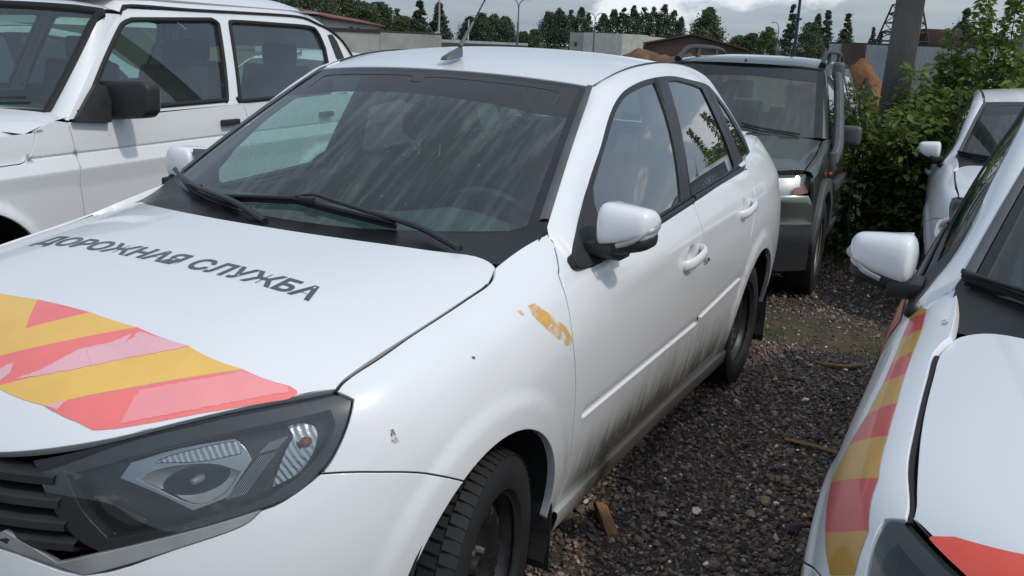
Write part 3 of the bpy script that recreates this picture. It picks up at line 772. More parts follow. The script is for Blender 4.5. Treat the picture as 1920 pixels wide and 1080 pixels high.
    for k, zz in enumerate((.70, .66, .62, .585)):
        xe = (.32, .335, .35, .37)[k]; xs = np.linspace(-xe, xe, 25)
        uvp = W.front([(abs(x) if abs(x) > .004 else .004, zz) for x in xs]); PP = W.pos(np.array(uvp))*np.stack([np.sign(xs), np.ones(25), np.ones(25)], 1)
        PP[:, 1] += .010; mb = MB()
        V = [];
        for p in PP:
            for dy, dz in ((0, .012), (-.012, .006), (-.014, -.008), (.02, -.012), (.03, .010)): V.append((p[0], p[1]+dy, p[2]+dz))
        F = [(i*5+j, (i+1)*5+j, (i+1)*5+(j+1) % 5, i*5+(j+1) % 5) for i in range(24) for j in range(5)]
        mb.add(V, F).build('bar', 'black_plastic', grille, True, 35)
    # ---- doors
    beltF = [(1298, 381), (1262, 405), (1225, 429), (1172, 464), (1110, 499), (1078, 498)]
    cutB = [(1301.6, 384), (1311, 415), (1317.5, 449), (1317, 500), (1313, 560), (1309, 603)]
    BF, CB = W.px(beltF), W.px(cutB)
    b0 = W.base(np.array([CB[-1]]))[0]
    CBl = CB+W.side([(b0[1]-.005, .40), (b0[1]-.04, .27)])
    botF = W.side([(b0[1]-.04, .27), (1.7, .262), (1.247, .262)])
    top_c = [BF[-1], W.px([(1046, 462)])[0], C1u[-1]]
    doorF = outline(rev(C1u)+[botF[-1]], rev(botF), rev(CBl), [CBl[0], BF[0]], BF, top_c, n=4)
    def fine(hy, hz, y0, y1):
        pts = [(hy+dy, hz+dz) for dy in np.linspace(-.062, .062, 17) for dz in np.linspace(-.054, .054, 15)]
        return np.array(W.side(pts))
    def lines_(y0, y1):
        yy = np.arange(y0, y1, .022); return [np.array(W.side([(y, float(press_z(np.array([y]))[0])+q) for y in yy])) for q in PRESS]
    dF = both('front_door', W, doorF, 'white_paint', root, step=.028, scale=WS, gap=.0042, flange=.022, extra=fine(*HANDLES[0], 0, 0), cons=lines_(1.27, 2.33))
    beltR = [(1400, 316), (1350, 346), (1302, 378)]
    cutC = [(1399, 318), (1410, 342), (1414, 366), (1414, 408), (1407, 447)]
    BR, CC = W.px(beltR), W.px(cutC)
    arcR = W.side(circ(AX_R, .30, .345, 150, 192, 10)); b1 = W.base(np.array([CC[-1]]))[0]
    botR = W.side([(AX_R-.36, .265), (2.6, .268), (b0[1]-.034, .27)])
    a_in = W.side(circ(AX_R, .30, .352, 128, 182, 10))
    doorR = outline(CC, [CC[-1], a_in[0]], a_in, [a_in[-1], botR[0]], botR, rev(CBl), [CBl[0], BR[-1]], rev(BR), [BR[0], CC[0]], n=4)
    dR = both('rear_door', W, doorR, 'white_paint', root, step=.028, scale=WS, gap=.0042, flange=.022, extra=fine(*HANDLES[1], 0, 0), cons=lines_(2.30, 2.98))
    for nm_, ln_ in (('door_gap_dark', C1d[1:-1]), ('door_gap_dark', CBl), ('door_gap_dark', CC), ('seam_gap_dark', SEu)):  # black tubes stand in for the shade inside door cuts and bumper seam
        q_ = resample(np.array(ln_), 30); P_ = W.pos(q_)-W.norm(q_)*.0085
        for sx in (1, -1): MB().tube(P_*[sx, 1, 1], .006, 5).build(nm_, 'rubber', root, True)
    # quarter panel, sill, rear bumper
    arcQ = W.side(circ(AX_R, .30, .345, 128, -5, 18)); arcQ[0] = a_in[0]
    qend = W.side([(3.62, .27), (3.95, .42)])
    tail = [W.side([(4.02, .45)])[0], W.side([(4.04, .75)])[0], W.side([(4.03, 1.0)])[0]]
    qt = [np.array([tail[-1][0], .02]), np.array([W.side([(3.7, .95)])[0][0], .01]), np.array([W.side([(3.25, .95)])[0][0], .02])]
    quarter = outline(CC, [CC[-1], arcQ[0]], arcQ, [arcQ[-1], tail[0]], tail, [tail[-1], qt[0]], qt, [qt[-1], CC[0]], n=4)
    both('rear_quarter', W, quarter, 'white_paint', root, step=.03, scale=WS, gap=.0038, flange=.02)
    rb = [arcQ[-1], tail[0], np.array([1.0, tail[0][1]]), np.array([1.0, .97]), W.side([(3.70, .25)])[0]]
    join(both('rear_bumper', W, np.array(rb), 'white_paint', root, step=.05, scale=WS, gap=.0038, flange=.02))
    tl = np.array([tail[0], tail[1], tail[2], np.array([1.0, .12]), np.array([1.0, tail[0][1]])])
    u_l = tail[1][0]+.045
    both('tail_lamp', W, np.array([(tail[1][0], .25), (u_l, .22), (u_l, .52), (tail[1][0]+.005, .55)]), 'red_lens', root, step=.04, scale=WS, gap=.002, flange=.02, off=.002)
    join(both('boot_lid', W, np.array([(tail[2][0], .02), (1.0, .02), (1.0, tail[0][1]-.01), (u_l+.003, tail[0][1]-.01), (u_l+.003, .20), (tail[2][0], .20)]), 'white_paint', root, step=.05, scale=WS, gap=.0038, flange=.02))
    V, F = strip_mesh([(x, 3.70+.07*(1-(abs(x)/.6)**2), 1.09+.012*(1-(x/.6)**2)) for x in np.linspace(-.6, .6, 13)], [(x, 4.07+.08*(1-(abs(x)/.6)**2), 1.095) for x in np.linspace(-.56, .56, 13)], 4, .02, (0, 0, 1))
    MB().add(V, F).build('boot_deck', 'white_paint', root, True)
    us_ = np.linspace(W.side([(3.10, .95)])[0][0], tail[2][0], 22); ud_ = np.stack([us_, np.full(22, .045)], 1); e0 = W.pos(ud_)-W.norm(ud_)*.004
    e1 = e0+[-.20, 0, .048]; e1[:, 0] = np.maximum(e1[:, 0], .42)
    for sx in (1, -1):
        V, F = strip_mesh(e0*[sx, 1, 1], e1*[sx, 1, 1], 5, .016, (sx*.5, 0, .85)); MB().add(V, F).build('deck_shoulder', 'white_paint', root, True)
    # sill
    Au = resample(W.pos(np.array(W.side([(1.235, .262), (1.6, .258), (2.2, .26), (2.95, .262)]))), 24); si = []
    for p in Au: si.append([p+np.array([-.012, 0, .000]), p+np.array([.008, 0, -.006]), p+np.array([.009, 0, -.02]), p+np.array([-.004, 0, -.065]), p+np.array([-.08, 0, -.085])])
    si = np.array(si); V = si.reshape(-1, 3); F = [(i*5+j, (i+1)*5+j, (i+1)*5+j+1, i*5+j+1) for i in range(23) for j in range(4)]
    for sx in (1, -1): MB().add(V*[sx, 1, 1], F).build('sill', 'white_paint', root, True, 50)
    # handles
    for (hy, hz), par in zip(HANDLES, (dF, dR)):
        q = W.base(np.array(W.side([(hy, hz)])))[0]
        pts = [(q[0]-.004, hy-.098, hz-.016), (q[0]+.012, hy-.085, hz-.013), (q[0]+.026, hy-.055, hz-.007), (q[0]+.031, hy, hz+.002), (q[0]+.029, hy+.055, hz+.010), (q[0]+.018, hy+.082, hz+.014), (q[0]-.006, hy+.096, hz+.016)]
        for sx, d_ in ((1, par[0]), (-1, par[1])):
            MB().tube(crom(np.array(pts)*[sx, 1, 1], 4), np.interp(np.linspace(0, 1, 25), [0, .1, .5, .9, 1], [.013, .017, .0155, .018, .014]), 12, flat=(.62, 1.12)).build('handle', 'white_paint_clean', d_, True, 50)
    # ---- greenhouse: rail, trims, glass
    c1px = [(1076, 480), (1078, 448), (1089, 397), (1104, 341), (1126, 275.6), (1144, 213), (1158.5, 184), (1176, 166), (1206, 151), (1238.5, 143.7), (1265, 143), (1292, 149), (1324, 157.6), (1338, 170), (1360, 198.5), (1384, 237), (1403, 275.6), (1407, 290), (1402, 312)]
    C1 = SG.pos(np.array(SG.px(c1px)))
    edge = [np.array(ws_fn(1.0, b)) for b in np.linspace(.065, 1, 10)]
    c0 = np.array(edge+[GUT[1], GUT[2], GUT[3], GUT[4], GUT[5], (.555, 3.36, 1.29), (.58, 3.54, 1.185), (.61, 3.72, 1.10)])
    C0s = resample(crom(c0, 8), 120); C1s = resample(crom(C1, 8), 400)
    # pair points by matching progress: front pillar, roof rail, rear pillar
    def prog(P, marks):
        d = np.concatenate([[0], np.cumsum(np.linalg.norm(np.diff(P, axis=0), axis=1))]); ks = [int(np.argmin(np.linalg.norm(P-np.array(mm), axis=1))) for mm in marks]
        return d, [0]+ks+[len(P)-1]
    d0, k0 = prog(C0s, [edge[-1], GUT[5]]); d1, k1 = prog(C1s, [C1[7], C1[12]])
    seg = []
    for s_ in range(3):
        n_ = (26, 26, 18)[s_]
        for t in np.linspace(0, 1, n_, endpoint=(s_ == 2)):
            a = d0[k0[s_]]+(d0[k0[s_+1]]-d0[k0[s_]])*t; b = d1[k1[s_]]+(d1[k1[s_+1]]-d1[k1[s_]])*t
            seg.append((np.array([np.interp(a, d0, C0s[:, i]) for i in range(3)]), np.array([np.interp(b, d1, C1s[:, i]) for i in range(3)])))
    pre = []
    for (pa, pb) in (((1047, 520), (1068, 545)), ((1040, 478), (1071, 515)), ((1030, 447), (1073, 497))):
        ua = np.array(W.px([pa, pb])); pp_ = W.pos(ua)-W.norm(ua)*(.010 if pa[1] > 500 else .004 if pa[1] > 450 else .001); pre.append((pp_[0], pp_[1]))
    seg = pre+seg
    A = np.array([s_[0] for s_ in seg]); B = np.array([s_[1] for s_ in seg]); m_ = 11; V = []
    tg = unit(np.gradient((A+B)/2, axis=0)); wd = B-A; nd = unit(np.cross(tg, wd)); nd *= np.sign(nd @ np.array([.6, -.2, .8]))[:, None]
    ww = np.linalg.norm(wd, axis=1)
    for i in range(len(A)):
        V.append(A[i]-nd[i]*.016)
        for k in range(m_):
            t = k/(m_-1); V.append(A[i]*(1-t)+B[i]*t+nd[i]*(sm((i-2)/9.)*.10*min(ww[i], .13)*4*t*(1-t)*(1.25-.5*t)))
        V.append(B[i]-nd[i]*.014)
    mm = m_+2; F = [(i*mm+k, (i+1)*mm+k, (i+1)*mm+k+1, i*mm+k+1) for i in range(len(A)-1) for k in range(mm-1)]
    for sx in (1, -1):
        MB().add(np.array(V)*[sx, 1, 1], F).build('roof_side_rail', 'white_paint_clean', root, True, 60)
    # black gutter moulding along the roof edge
    gut = resample(crom(GUT, 8), 40)
    for sx in (1, -1):
        MB().tube((gut+[.003, 0, -.003])*[sx, 1, 1], .0060, 6).build('gutter_moulding', 'black_trim', root, True)
    panel('roof', ROOF, np.array([(.012, .0), (.988, .0), (.988, 1.0), (.012, 1.0)]), 'white_paint_clean', root, step=.05, scale=(1.15, 1.35), flange=.01)
    # windscreen
    top_e = 1.0
    wb = .0
    full_p = np.array([(.0, .03), (1.0, .03), (1.0, .985), (.0, .985)])
    band_px = [(604, 168), (700, 168), (800, 177), (900, 190), (1000, 212), (1063, 229)]
    bu = WSH.px(band_px); bl = sorted([tuple(b_) for b_ in bu])
    vb = lambda u: np.interp(abs(u-.5)+.5, [.5, .6, .75, .9, 1.0], VB)
    us = np.array([b_[0] for b_ in bl]); vv = np.array([b_[1] for b_ in bl])
    VB = [np.interp(x, us, vv) for x in (.5, .6, .75, .9)]; VB.append(VB[-1])
    inner = .035
    gl_p = np.array([(inner, .075), (.06, .050), (.5, .038), (.94, .050), (1-inner, .075)]+[(u, vb(u)) for u in np.linspace(1-inner, inner, 24)])
    wsg = panel('windscreen', WSH, gl_p, 'windshield_glass', root, step=.05, scale=(1.35, .85), flange=0)
    bd = np.array([(u, vb(u)) for u in np.linspace(inner, 1-inner, 24)]+[(1-inner, .955), (inner, .955)])
    panel('sun_band', WSH, bd, 'tinted_band', wsg, step=.05, scale=(1.35, .85), flange=0)
    rad = lambda u0, v0, u1, v1: [(u0, v0), (u1, v0), (u1, v1), (u0, v1)]
    panel('black_border', WSH, np.array([(.0, .03), (1, .03), (1, .988), (0, .988)]), 'frit', wsg, step=.05, scale=(1.35, .85), flange=.004, off=-.0005,
          holes=[np.array([(inner, .075), (.06, .050), (.5, .038), (.94, .050), (1-inner, .075), (1-inner, .955), (inner, .955)])])
    # faint printed line on the band
    ln = [(.085, .80), (.082, .86), (.10, .915), (.30, .925), (.44, .925), (.455, .885), (.49, .885), (.505, .925), (.70, .925), (.90, .915), (.918, .86), (.915, .80)]
    lp = WSH.pos(crom(np.array(ln), 5))+WSH.norm(crom(np.array(ln), 5))*.0012
    MB().tube(lp, .0011, 4).build('printed_line', 'print_grey', wsg)
    # grey rubber seal along both edges of the screen
    for sx in (0, 1):
        e_ = np.array([(sx, v) for v in np.linspace(.10, .99, 30)]); P_ = WSH.pos(e_); n_ = WSH.norm(e_)
        inn = np.array([(abs(sx-.017), v) for v in np.linspace(.10, .99, 30)]); P2 = WSH.pos(inn)
        V, F = strip_mesh(P_+n_*.004, P2+n_*.003, 2, .003, n_); MB().add(V, F).build('side_seal', 'grey_trim', wsg, True)
    # window trims and glass, door by door
    arch_o = c1px[2:]
    Fin = [(1091, 420), (1097, 396), (1111, 345), (1133, 279), (1151, 219), (1164, 192), (1180, 175), (1207, 161), (1229, 154)]
    ffr = outline(SG.px(c1px[2:9]), SG.px([(1206, 151), (1232, 145), (1246, 144)]), SG.px([(1246, 144), (1270, 220), (1286, 310), (1296, 372)]), SG.px([(1296, 378), (1225, 429), (1175, 460)]), SG.px([(1175, 460), (1110, 497), (1084, 503), (1073, 486)]), SG.px([(1073, 486), (1076, 455), (1089, 397)]), n=4)
    fgl = outline(SG.px([(1112, 352), (1133, 279), (1151, 219), (1164, 192), (1180, 175), (1207, 161), (1228, 154)]), SG.px([(1228, 154), (1250, 215), (1265, 275), (1278, 378)]), SG.px([(1278, 378), (1225, 412), (1160, 450)]), SG.px([(1160, 450), (1125, 420), (1112, 352)]), n=4)
    rfr = outline(SG.px([(1247, 144), (1265, 143), (1292, 149), (1322, 157)]), SG.px([(1322, 157), (1350, 215), (1372, 265), (1396, 312)]), SG.px([(1397, 317), (1350, 346), (1299, 377)]), SG.px([(1299, 377), (1287, 310), (1271, 220), (1247, 144)]), n=4)
    rgl = outline(SG.px([(1252, 152), (1270, 151), (1295, 157), (1316, 165)]), SG.px([(1316, 165), (1340, 215), (1360, 262), (1378, 316)]), SG.px([(1378, 316), (1340, 341), (1297, 366)]), SG.px([(1297, 366), (1289, 310), (1273, 225), (1252, 152)]), n=4)
    qfr = outline(SG.px([(1324, 158), (1338, 170), (1360, 198.5), (1384, 237), (1403, 275.6), (1407, 290)]), SG.px([(1407, 290), (1402, 313)]), SG.px([(1402, 313), (1396, 314)]), SG.px([(1396, 314), (1374, 268), (1352, 218), (1324, 158)]), n=4)
    qgl = outline(SG.px([(1341, 180), (1358, 203), (1380, 240), (1399, 277)]), SG.px([(1399, 277), (1402, 290), (1398, 308)]), SG.px([(1398, 308), (1378, 268), (1341, 180)]), n=4)
    for mir in (False, True):
        d1_, d2_ = (dF[mir], dR[mir])
        fr = panel('window_frame', SG, ffr, 'black_trim', d1_, step=.03, scale=SGS, flange=.02, holes=[fgl], mirror=mir)
        panel('window', SG, fgl, 'side_glass', d1_, step=.06, scale=SGS, flange=0, off=-.006, mirror=mir)
        fr = panel('window_frame', SG, rfr, 'black_trim', d2_, step=.03, scale=SGS, flange=.02, holes=[rgl], mirror=mir)
        panel('window', SG, rgl, 'rear_tint', d2_, step=.06, scale=SGS, flange=0, off=-.006, mirror=mir)
        q_ = panel('quarter_window', SG, qgl, 'rear_tint', root, step=.06, scale=SGS, flange=0, off=-.004, mirror=mir)
        panel('window_frame', SG, qfr, 'black_trim', q_, step=.03, scale=SGS, flange=.02, holes=[qgl], mirror=mir)
    rwg = panel('rear_window', RWIN, np.array([(.03, .04), (.97, .04), (.97, .97), (.03, .97)]), 'side_glass', root, step=.06, scale=(1.15, .6), flange=0)
    panel('black_border', RWIN, np.array([(.0, .0), (1, .0), (1, 1), (0, 1)]), 'frit', rwg, step=.06, scale=(1.15, .6), flange=.003, off=-.002, holes=[np.array([(.06, .08), (.94, .08), (.94, .9), (.06, .9)])])
    # belt strip
    for pl, par in (([(1298, 379), (1225, 427), (1172, 462)], dF), ([(1393, 318), (1350, 345), (1300, 376)], dR)):
        P_ = SG.pos(np.array(SG.px([tuple(q) for q in resample(pl, 12)])))
        for sx, d_ in ((1, par[0]), (-1, par[1])):
            MB().tube((P_+[.004, 0, .006])*[sx, 1, 1], .011, 8, flat=(.6, 1.1)).build('belt_strip', 'black_trim', d_, True)
    # ---- cowl, wipers
    ru = [HOOD.top([(x, .985+.10*(x/.6)**2+.06*(abs(x)/.65)**6)])[0] for x in np.linspace(-.655, .655, 41)]
    hA = HOOD.pos(np.array(ru))+[0, -.012, -.016]
    hB = WSH.pos(np.array([(u, .040) for u in np.linspace(.0, 1, 41)]))+WSH.norm(np.array([(u, .040) for u in np.linspace(.0, 1, 41)]))*.002
    hA[:, 0] = np.linspace(-.70, .70, 41); V, F = strip_mesh(hA, hB, 4, -.006, (0, 0, 1)); cowl = MB().add(V, F).build('cowl', 'cowl_black', root, True)
    def wiper(pp, blade, lift=.018):
        e = empty('wiper', (0, 0, 0)); e.parent = root
        q = WSH.px(pp[1:]); P_ = WSH.pos(np.array(q)); n_ = WSH.norm(np.array(q)); P_ = np.vstack([at(*pp[0], 'z', .985)[None], P_]); n_ = np.vstack([n_[:1]*.2, n_])
        hh = np.interp(np.linspace(0, 1, len(P_)), [0, .25, 1], [lift*1.6, lift*2.0, lift*1.3])
        MB().tube(crom(P_+n_*hh[:, None], 5), np.linspace(.013, .0065, (len(P_)-1)*5+1), 8, flat=(1, .65)).build('arm', 'black_trim', e, True)
        q = WSH.px(blade); P_ = resample(WSH.pos(np.array(q)), 24); n_ = unit(np.array([0, -.52, .85]))
        bl_ = MB(); bl_.tube(P_+n_*.020, .0055, 6, flat=(1, 1.2)); b_ = bl_.build('blade', 'black_trim', e, True)
        MB().tube(P_+n_*.008, .0035, 5, flat=(.6, 2.2)).build('rubber_lip', 'rubber', b_, True)
        MB().box(P_[12]+n_*.026, (.05, .02, .018)).build('clip', 'black_trim', b_, bevel=.004)
        return e
    wiper([(862, 469), (800, 448), (752, 431), (690, 411), (640, 394), (595, 378), (560, 380)], [(418, 377), (480, 379), (560, 383), (640, 404), (745, 430)])
    wiper([(498, 417), (450, 396), (405, 376), (375, 362), (352, 345), (335, 328)], [(330, 327), (350, 350), (390, 372), (420, 384), (450, 392)])
    # ---- aerial
    ab = MB(); P0 = np.array([0.0, 1.94, 1.437]); prof = [(0, .0), (.10, .022), (.35, .030), (.7, .024), (1.0, .008)]
    b = MB(); V = []; F = []
    secs = [(-.045, .012, .004), (-.03, .019, .014), (0.0, .022, .022), (.03, .019, .028), (.06, .013, .036), (.075, .006, .038)]
    for (dy, hw, hh) in secs:
        for k in range(9):
            th = math.pi*k/8; V.append((hw*math.cos(th), P0[1]+dy, P0[2]-.004+(dy+.035)*.11+hh*math.sin(th)**.8))
    F = [(i*9+k, (i+1)*9+k, (i+1)*9+k+1, i*9+k+1) for i in range(5) for k in range(8)]+[tuple(range(9)), tuple(45+k for k in range(8, -1, -1))]
    aer = b.add(V, F).build('aerial', 'grey_trim', root, True, 60)
    p_ = np.array([0, 2.005, 1.480]); q_ = p_+np.array([0, .085, .085])
    MB().tube([p_, p_+(q_-p_)*.5, q_], [.008, .0065, .005], 10).build('socket', 'grey_trim', aer, True)
    th = np.linspace(0, 1, 30); whip = q_+np.outer(th, [0, .20, .20])
    MB().tube(whip, .0026+.0008*(np.arange(30) % 2), 6).build('whip', 'black_trim', aer, True)
    # ---- door mirrors
    def loft(xs, f, nseg=20):
        V = []
        for x in xs:
            yf, yb, z0, z1, e_ = f(x); cy, cz, ay, az = (yf+yb)/2, (z0+z1)/2, (yb-yf)/2, (z1-z0)/2
            for k in range(nseg):
                th = 2*math.pi*k/nseg; c_, s_ = math.cos(th), math.sin(th); ex = 2/e_
                V.append((x, cy+ay*math.copysign(abs(c_)**ex, c_), cz+az*math.copysign(abs(s_)**ex, s_)))
        n = len(xs); F = [(i*nseg+k, (i+1)*nseg+k, (i+1)*nseg+(k+1) % nseg, i*nseg+(k+1) % nseg) for i in range(n-1) for k in range(nseg)]
        F += [tuple(range(nseg)), tuple((n-1)*nseg+k for k in range(nseg))]
        return V, F
    X0, X1 = .842, .998
    def house(x):
        e = (x-X0)/(X1-X0); k = math.sqrt(max(0.0, 1-max(0, (e-.84)/.16)**2.2)); k0 = math.sqrt(max(0.0, 1-max(0, (.14-e)/.14)**2)) if e < .14 else 1
        z1 = 1.126-.014*e*e; z0 = .998+.036*e; yf = 1.232+.03*e*e; yb = 1.345
        zc = (z0+z1)/2; h_ = (z1-z0)/2*(.25+.75*min(k, k0)); yc = (yf+yb)/2; d_ = (yb-yf)/2*(.35+.65*min(k, k0))
        return yc-d_+.02*(1-min(k, k0)), yb, zc-h_, zc+h_, 2.9
    def lower(x):
        e = (x-X0)/(X1-X0); k = math.sqrt(max(0.0, 1-max(0, (e-.75)/.25)**2)); 
        z1 = 1.030+.030*e; z0 = .970+.037*e+.02*(1-k); return 1.243+.03*e*e+.02*(1-k), 1.350, z0, max(z0+.012, z1-.02*(1-k)), 2.6
    MSH = np.array([-.046, .160, -.032])
    xs = [X0+(X1-X0)*t for t in (0, .02, .05, .09, .14, .25, .4, .55, .68, .78, .85, .91, .95, .98, 1.0)]
    for sx, mi in ((1, 0), (-1, 1)):
        e = empty('door_mirror'); e.parent = dF[mi]
        V, F = loft(xs, house); MB().add((np.array(V)+MSH)*[sx, 1, 1], F).build('cover', 'white_paint_clean', e, True, 60)
        V, F = loft([X0+.004+(X1-X0-.012)*t for t in np.linspace(0, 1, 12)], lower); MB().add((np.array(V)+MSH)*[sx, 1, 1], F).build('lower_shell', 'black_plastic', e, True, 60)
        P_ = np.array([(X0+.07, 1.236, 1.018), (X0+.11, 1.243, 1.032), (X1-.02, 1.262, 1.054), (X1+.001, 1.285, 1.066), (X1+.002, 1.325, 1.070)])
        MB().tube(crom((P_+MSH)*[sx, 1, 1], 5), .0065, 8, flat=(.7, 1)).build('indicator', 'chrome_dull', e, True)
        MB().prism([(1.335+.15, .925), (1.25+.15, .953), (1.25+.15, .985), (1.36+.15, .985), (1.43+.14, .955), (1.42+.14, .925)], sx*.77, sx*.85, 'x').build('bracket', 'black_plastic', e, bevel=.008)
        pane = MB().prism([(a*sx-.046*sx, b-.032) for a, b in ((X0+.018, 1.03), (X1-.02, 1.062), (X1-.022, 1.108), (X0+.018, 1.122))], 1.5065, 1.5085, 'y').build('mirror_pane', 'mirror_glass', e)
        piv = Vector((sx*.80, 1.50, 1.0)); e.location = piv
        for ch in e.children: ch.matrix_parent_inverse = Matrix.Translation(-piv)
        sail = SG.px([(1104, 345), (1089, 397), (1078, 448), (1074, 484), (1084, 502), (1112, 497), (1175, 458), (1150, 440), (1118, 400)])
        panel('mirror_base', SG, np.array(sail), 'black_plastic', dF[mi], step=.04, scale=SGS, flange=.015, off=.004, mirror=bool(mi))
    # ---- wheels, arches, mud flaps, underside
    wheel('wheel', root, .750, AX_F, WR, R(8)); wheel('wheel', root, -.750, AX_F, WR, R(8), side=-1)
    wheel('wheel', root, .712, AX_R, WR); wheel('wheel', root, -.712, AX_R, WR, side=-1)
    for sx in (1, -1):
        for yc in (AX_F, AX_R):
            prof = [(yc+.352*math.cos(a), .30+.352*math.sin(a)) for a in np.linspace(R(-25), R(205), 26)]
            A_ = [(sx*.822, y, z) for y, z in prof]; B_ = [(sx*.45, y, z) for y, z in prof]
            V, F = strip_mesh(A_, B_, 2); k = len(V); V = list(V)+[(sx*.45, yc, .30)]
            F = list(F)+[(i*4+3, (i+1)*4+3, k) for i in range(25)]
            MB().add(V, F).build('arch_liner', 'under_body', root)
            MB().box((sx*.73, yc+.345, .215), (.19, .006, .20)).build('mud_flap', 'rubber', root, bevel=.002)
    MB().box((0, 2.1, .235), (1.36, 3.9, .05)).box((0, .45, .30), (1.1, .5, .1)).build('floor_pan', 'under_body', root)
    # inner shell closes the panel gaps
    MB().box((0, .72, .60), (1.0, .70, .36)).build('engine', 'dark_void', root)
    ish = outline([np.array([W.side([(1.2, .9)])[0][0], .10]), np.array([W.side([(2.2, .9)])[0][0], .10]), np.array([W.side([(3.1, .9)])[0][0], .12])], [np.array([W.side([(3.1, .9)])[0][0], .12]), W.side([(2.95, .35)])[0]], [W.side([(2.95, .35)])[0], W.side([(1.2, .35)])[0]], [W.side([(1.2, .35)])[0], np.array([W.side([(1.2, .9)])[0][0], .10])], n=3)
    both('door_lining', W, ish, 'interior', root, step=.08, scale=WS, flange=0, off=-.05)
    fsh = outline(W.side([(.5, .80), (.8, .86), (1.2, .9)]), W.side([(1.2, .9), (1.2, .4)]), W.side([(1.2, .4), (1.17, .64)]), W.side(circ(AX_F, .30, .37, 60, 150, 8)), [W.side(circ(AX_F, .30, .37, 60, 150, 8))[-1], W.side([(.5, .80)])[0]], n=2)
    V, F = strip_mesh([(x, 1.19, .30) for x in np.linspace(-.70, .70, 5)], [(x, 1.19, .93) for x in np.linspace(-.70, .70, 5)], 1); MB().add(V, F).build('bulkhead', 'dark_void', root)
    # ---- cabin
    # dashboard: swept profile
    prof = [(1.16, .955), (1.30, .985), (1.46, .975), (1.56, .945), (1.60, .90), (1.58, .80), (1.52, .68), (1.40, .50), (1.22, .50)]
    xs = np.linspace(-.70, .70, 15); V = []
    for x in xs:
        for (y, z) in prof:
            hood_ = .045*math.exp(-((x-.34)/.16)**2) if 1.4 < y < 1.6 and z > .88 else 0
            V.append((x, y+.05*(abs(x)/.7)**2*(1 if y < 1.3 else 0), z+hood_))
    n_ = len(prof); F = [(i*n_+k, (i+1)*n_+k, (i+1)*n_+(k+1) % n_, i*n_+(k+1) % n_) for i in range(14) for k in range(n_)]
    MB().add(V, F).build('dashboard', 'interior', root, True, 45)
    c_ = np.array([.34, 1.70, .90]); ax_ = unit(np.array([0, .82, .57])); a_ = np.array([1., 0, 0]); b_ = np.cross(ax_, a_)
    th = np.linspace(0, 2*math.pi, 33); ringp = c_+.185*(np.outer(np.cos(th), a_)+np.outer(np.sin(th), b_))
    sw = MB().tube(ringp, .015, 8, cap=False).build('steering_wheel', 'black_plastic', root, True)
    mb = MB()
    for q in (R(0), R(180), R(-90)): mb.tube([c_-ax_*.03, c_+.18*(math.cos(q)*a_+math.sin(q)*b_)], [.03, .014], 6)
    mb.tube([c_-ax_*.30, c_+ax_*.005], [.03, .055], 10).build('spokes', 'black_plastic', sw, True)
    def seat(x, y):
        e = empty('seat', (x, y, .3)); e.parent = root
        def cush(nm, secs, mat='seat_cloth', par=e):
            V = []; ns = 16
            for (yy, zz, hw, th_, lean) in secs:
                for k in range(ns):
                    q = 2*math.pi*k/ns; c2, s2 = math.cos(q), math.sin(q)
                    V.append((hw*math.copysign(abs(c2)**.55, c2), yy+th_*math.copysign(abs(s2)**.6, s2)*math.cos(lean), zz+th_*math.copysign(abs(s2)**.6, s2)*math.sin(lean)))
            n = len(secs); F = [(i*ns+k, (i+1)*ns+k, (i+1)*ns+(k+1) % ns, i*ns+(k+1) % ns) for i in range(n-1) for k in range(ns)]+[tuple(range(ns)), tuple((n-1)*ns+k for k in range(ns))]
            return MB().add(V, F).build(nm, mat, par, True, 60)
        cush('cushion', [(-.28, .12, .20, .03, 1.4), (-.25, .15, .25, .08, 1.4), (0, .13, .26, .09, 1.5), (.2, .10, .25, .09, 1.5), (.26, .10, .22, .05, 1.5)])
        cush('backrest', [(.20, .16, .22, .05, .2), (.24, .25, .25, .075, .2), (.30, .48, .26, .07, .2), (.37, .66, .23, .06, .2), (.40, .74, .18, .035, .2)])
        cush('headrest', [(.40, .80, .08, .03, .2), (.405, .83, .125, .045, .2), (.42, .90, .13, .05, .2), (.43, .95, .09, .03, .2)])
        for px_ in (-.05, .05): MB().tube([(px_, .39, .68), (px_, .405, .82)], .006, 6).build('post', 'bolt_steel', e)
        return e
    seat(.34, 1.95); seat(-.34, 1.95)
    V = []; 
    prof = [(2.62, .34), (2.62, .52), (2.75, .56), (3.02, .50), (3.10, .62), (3.24, 1.0), (3.30, 1.02), (3.40, .98), (3.40, .3)]; n_ = len(prof)
    for x in np.linspace(-.66, .66, 7): V += [(x, y, z) for y, z in prof]
    MB().add(V, [(i*n_+k, (i+1)*n_+k, (i+1)*n_+(k+1) % n_, i*n_+(k+1) % n_) for i in range(6) for k in range(n_)]).build('rear_bench', 'seat_cloth', root, True, 40)
    for x in (-.36, .36):
        MB().box((x, 3.27, 1.08), (.26, .09, .14)).build('rear_headrest', 'seat_cloth', root, bevel=.035, seg=3)
    V, F = strip_mesh([(x, 3.26, 1.0) for x in np.linspace(-.62, .62, 5)], [(x, 3.74, 1.07) for x in np.linspace(-.58, .58, 5)], 1); MB().add(V, F).build('parcel_shelf', 'interior', root)
    panel('head_lining', ROOF, np.array([(.03, .0), (.97, .0), (.97, 1.0), (.03, 1.0)]), 'roof_lining', root, step=.1, scale=(1.15, 1.35), flange=0, off=-.035)
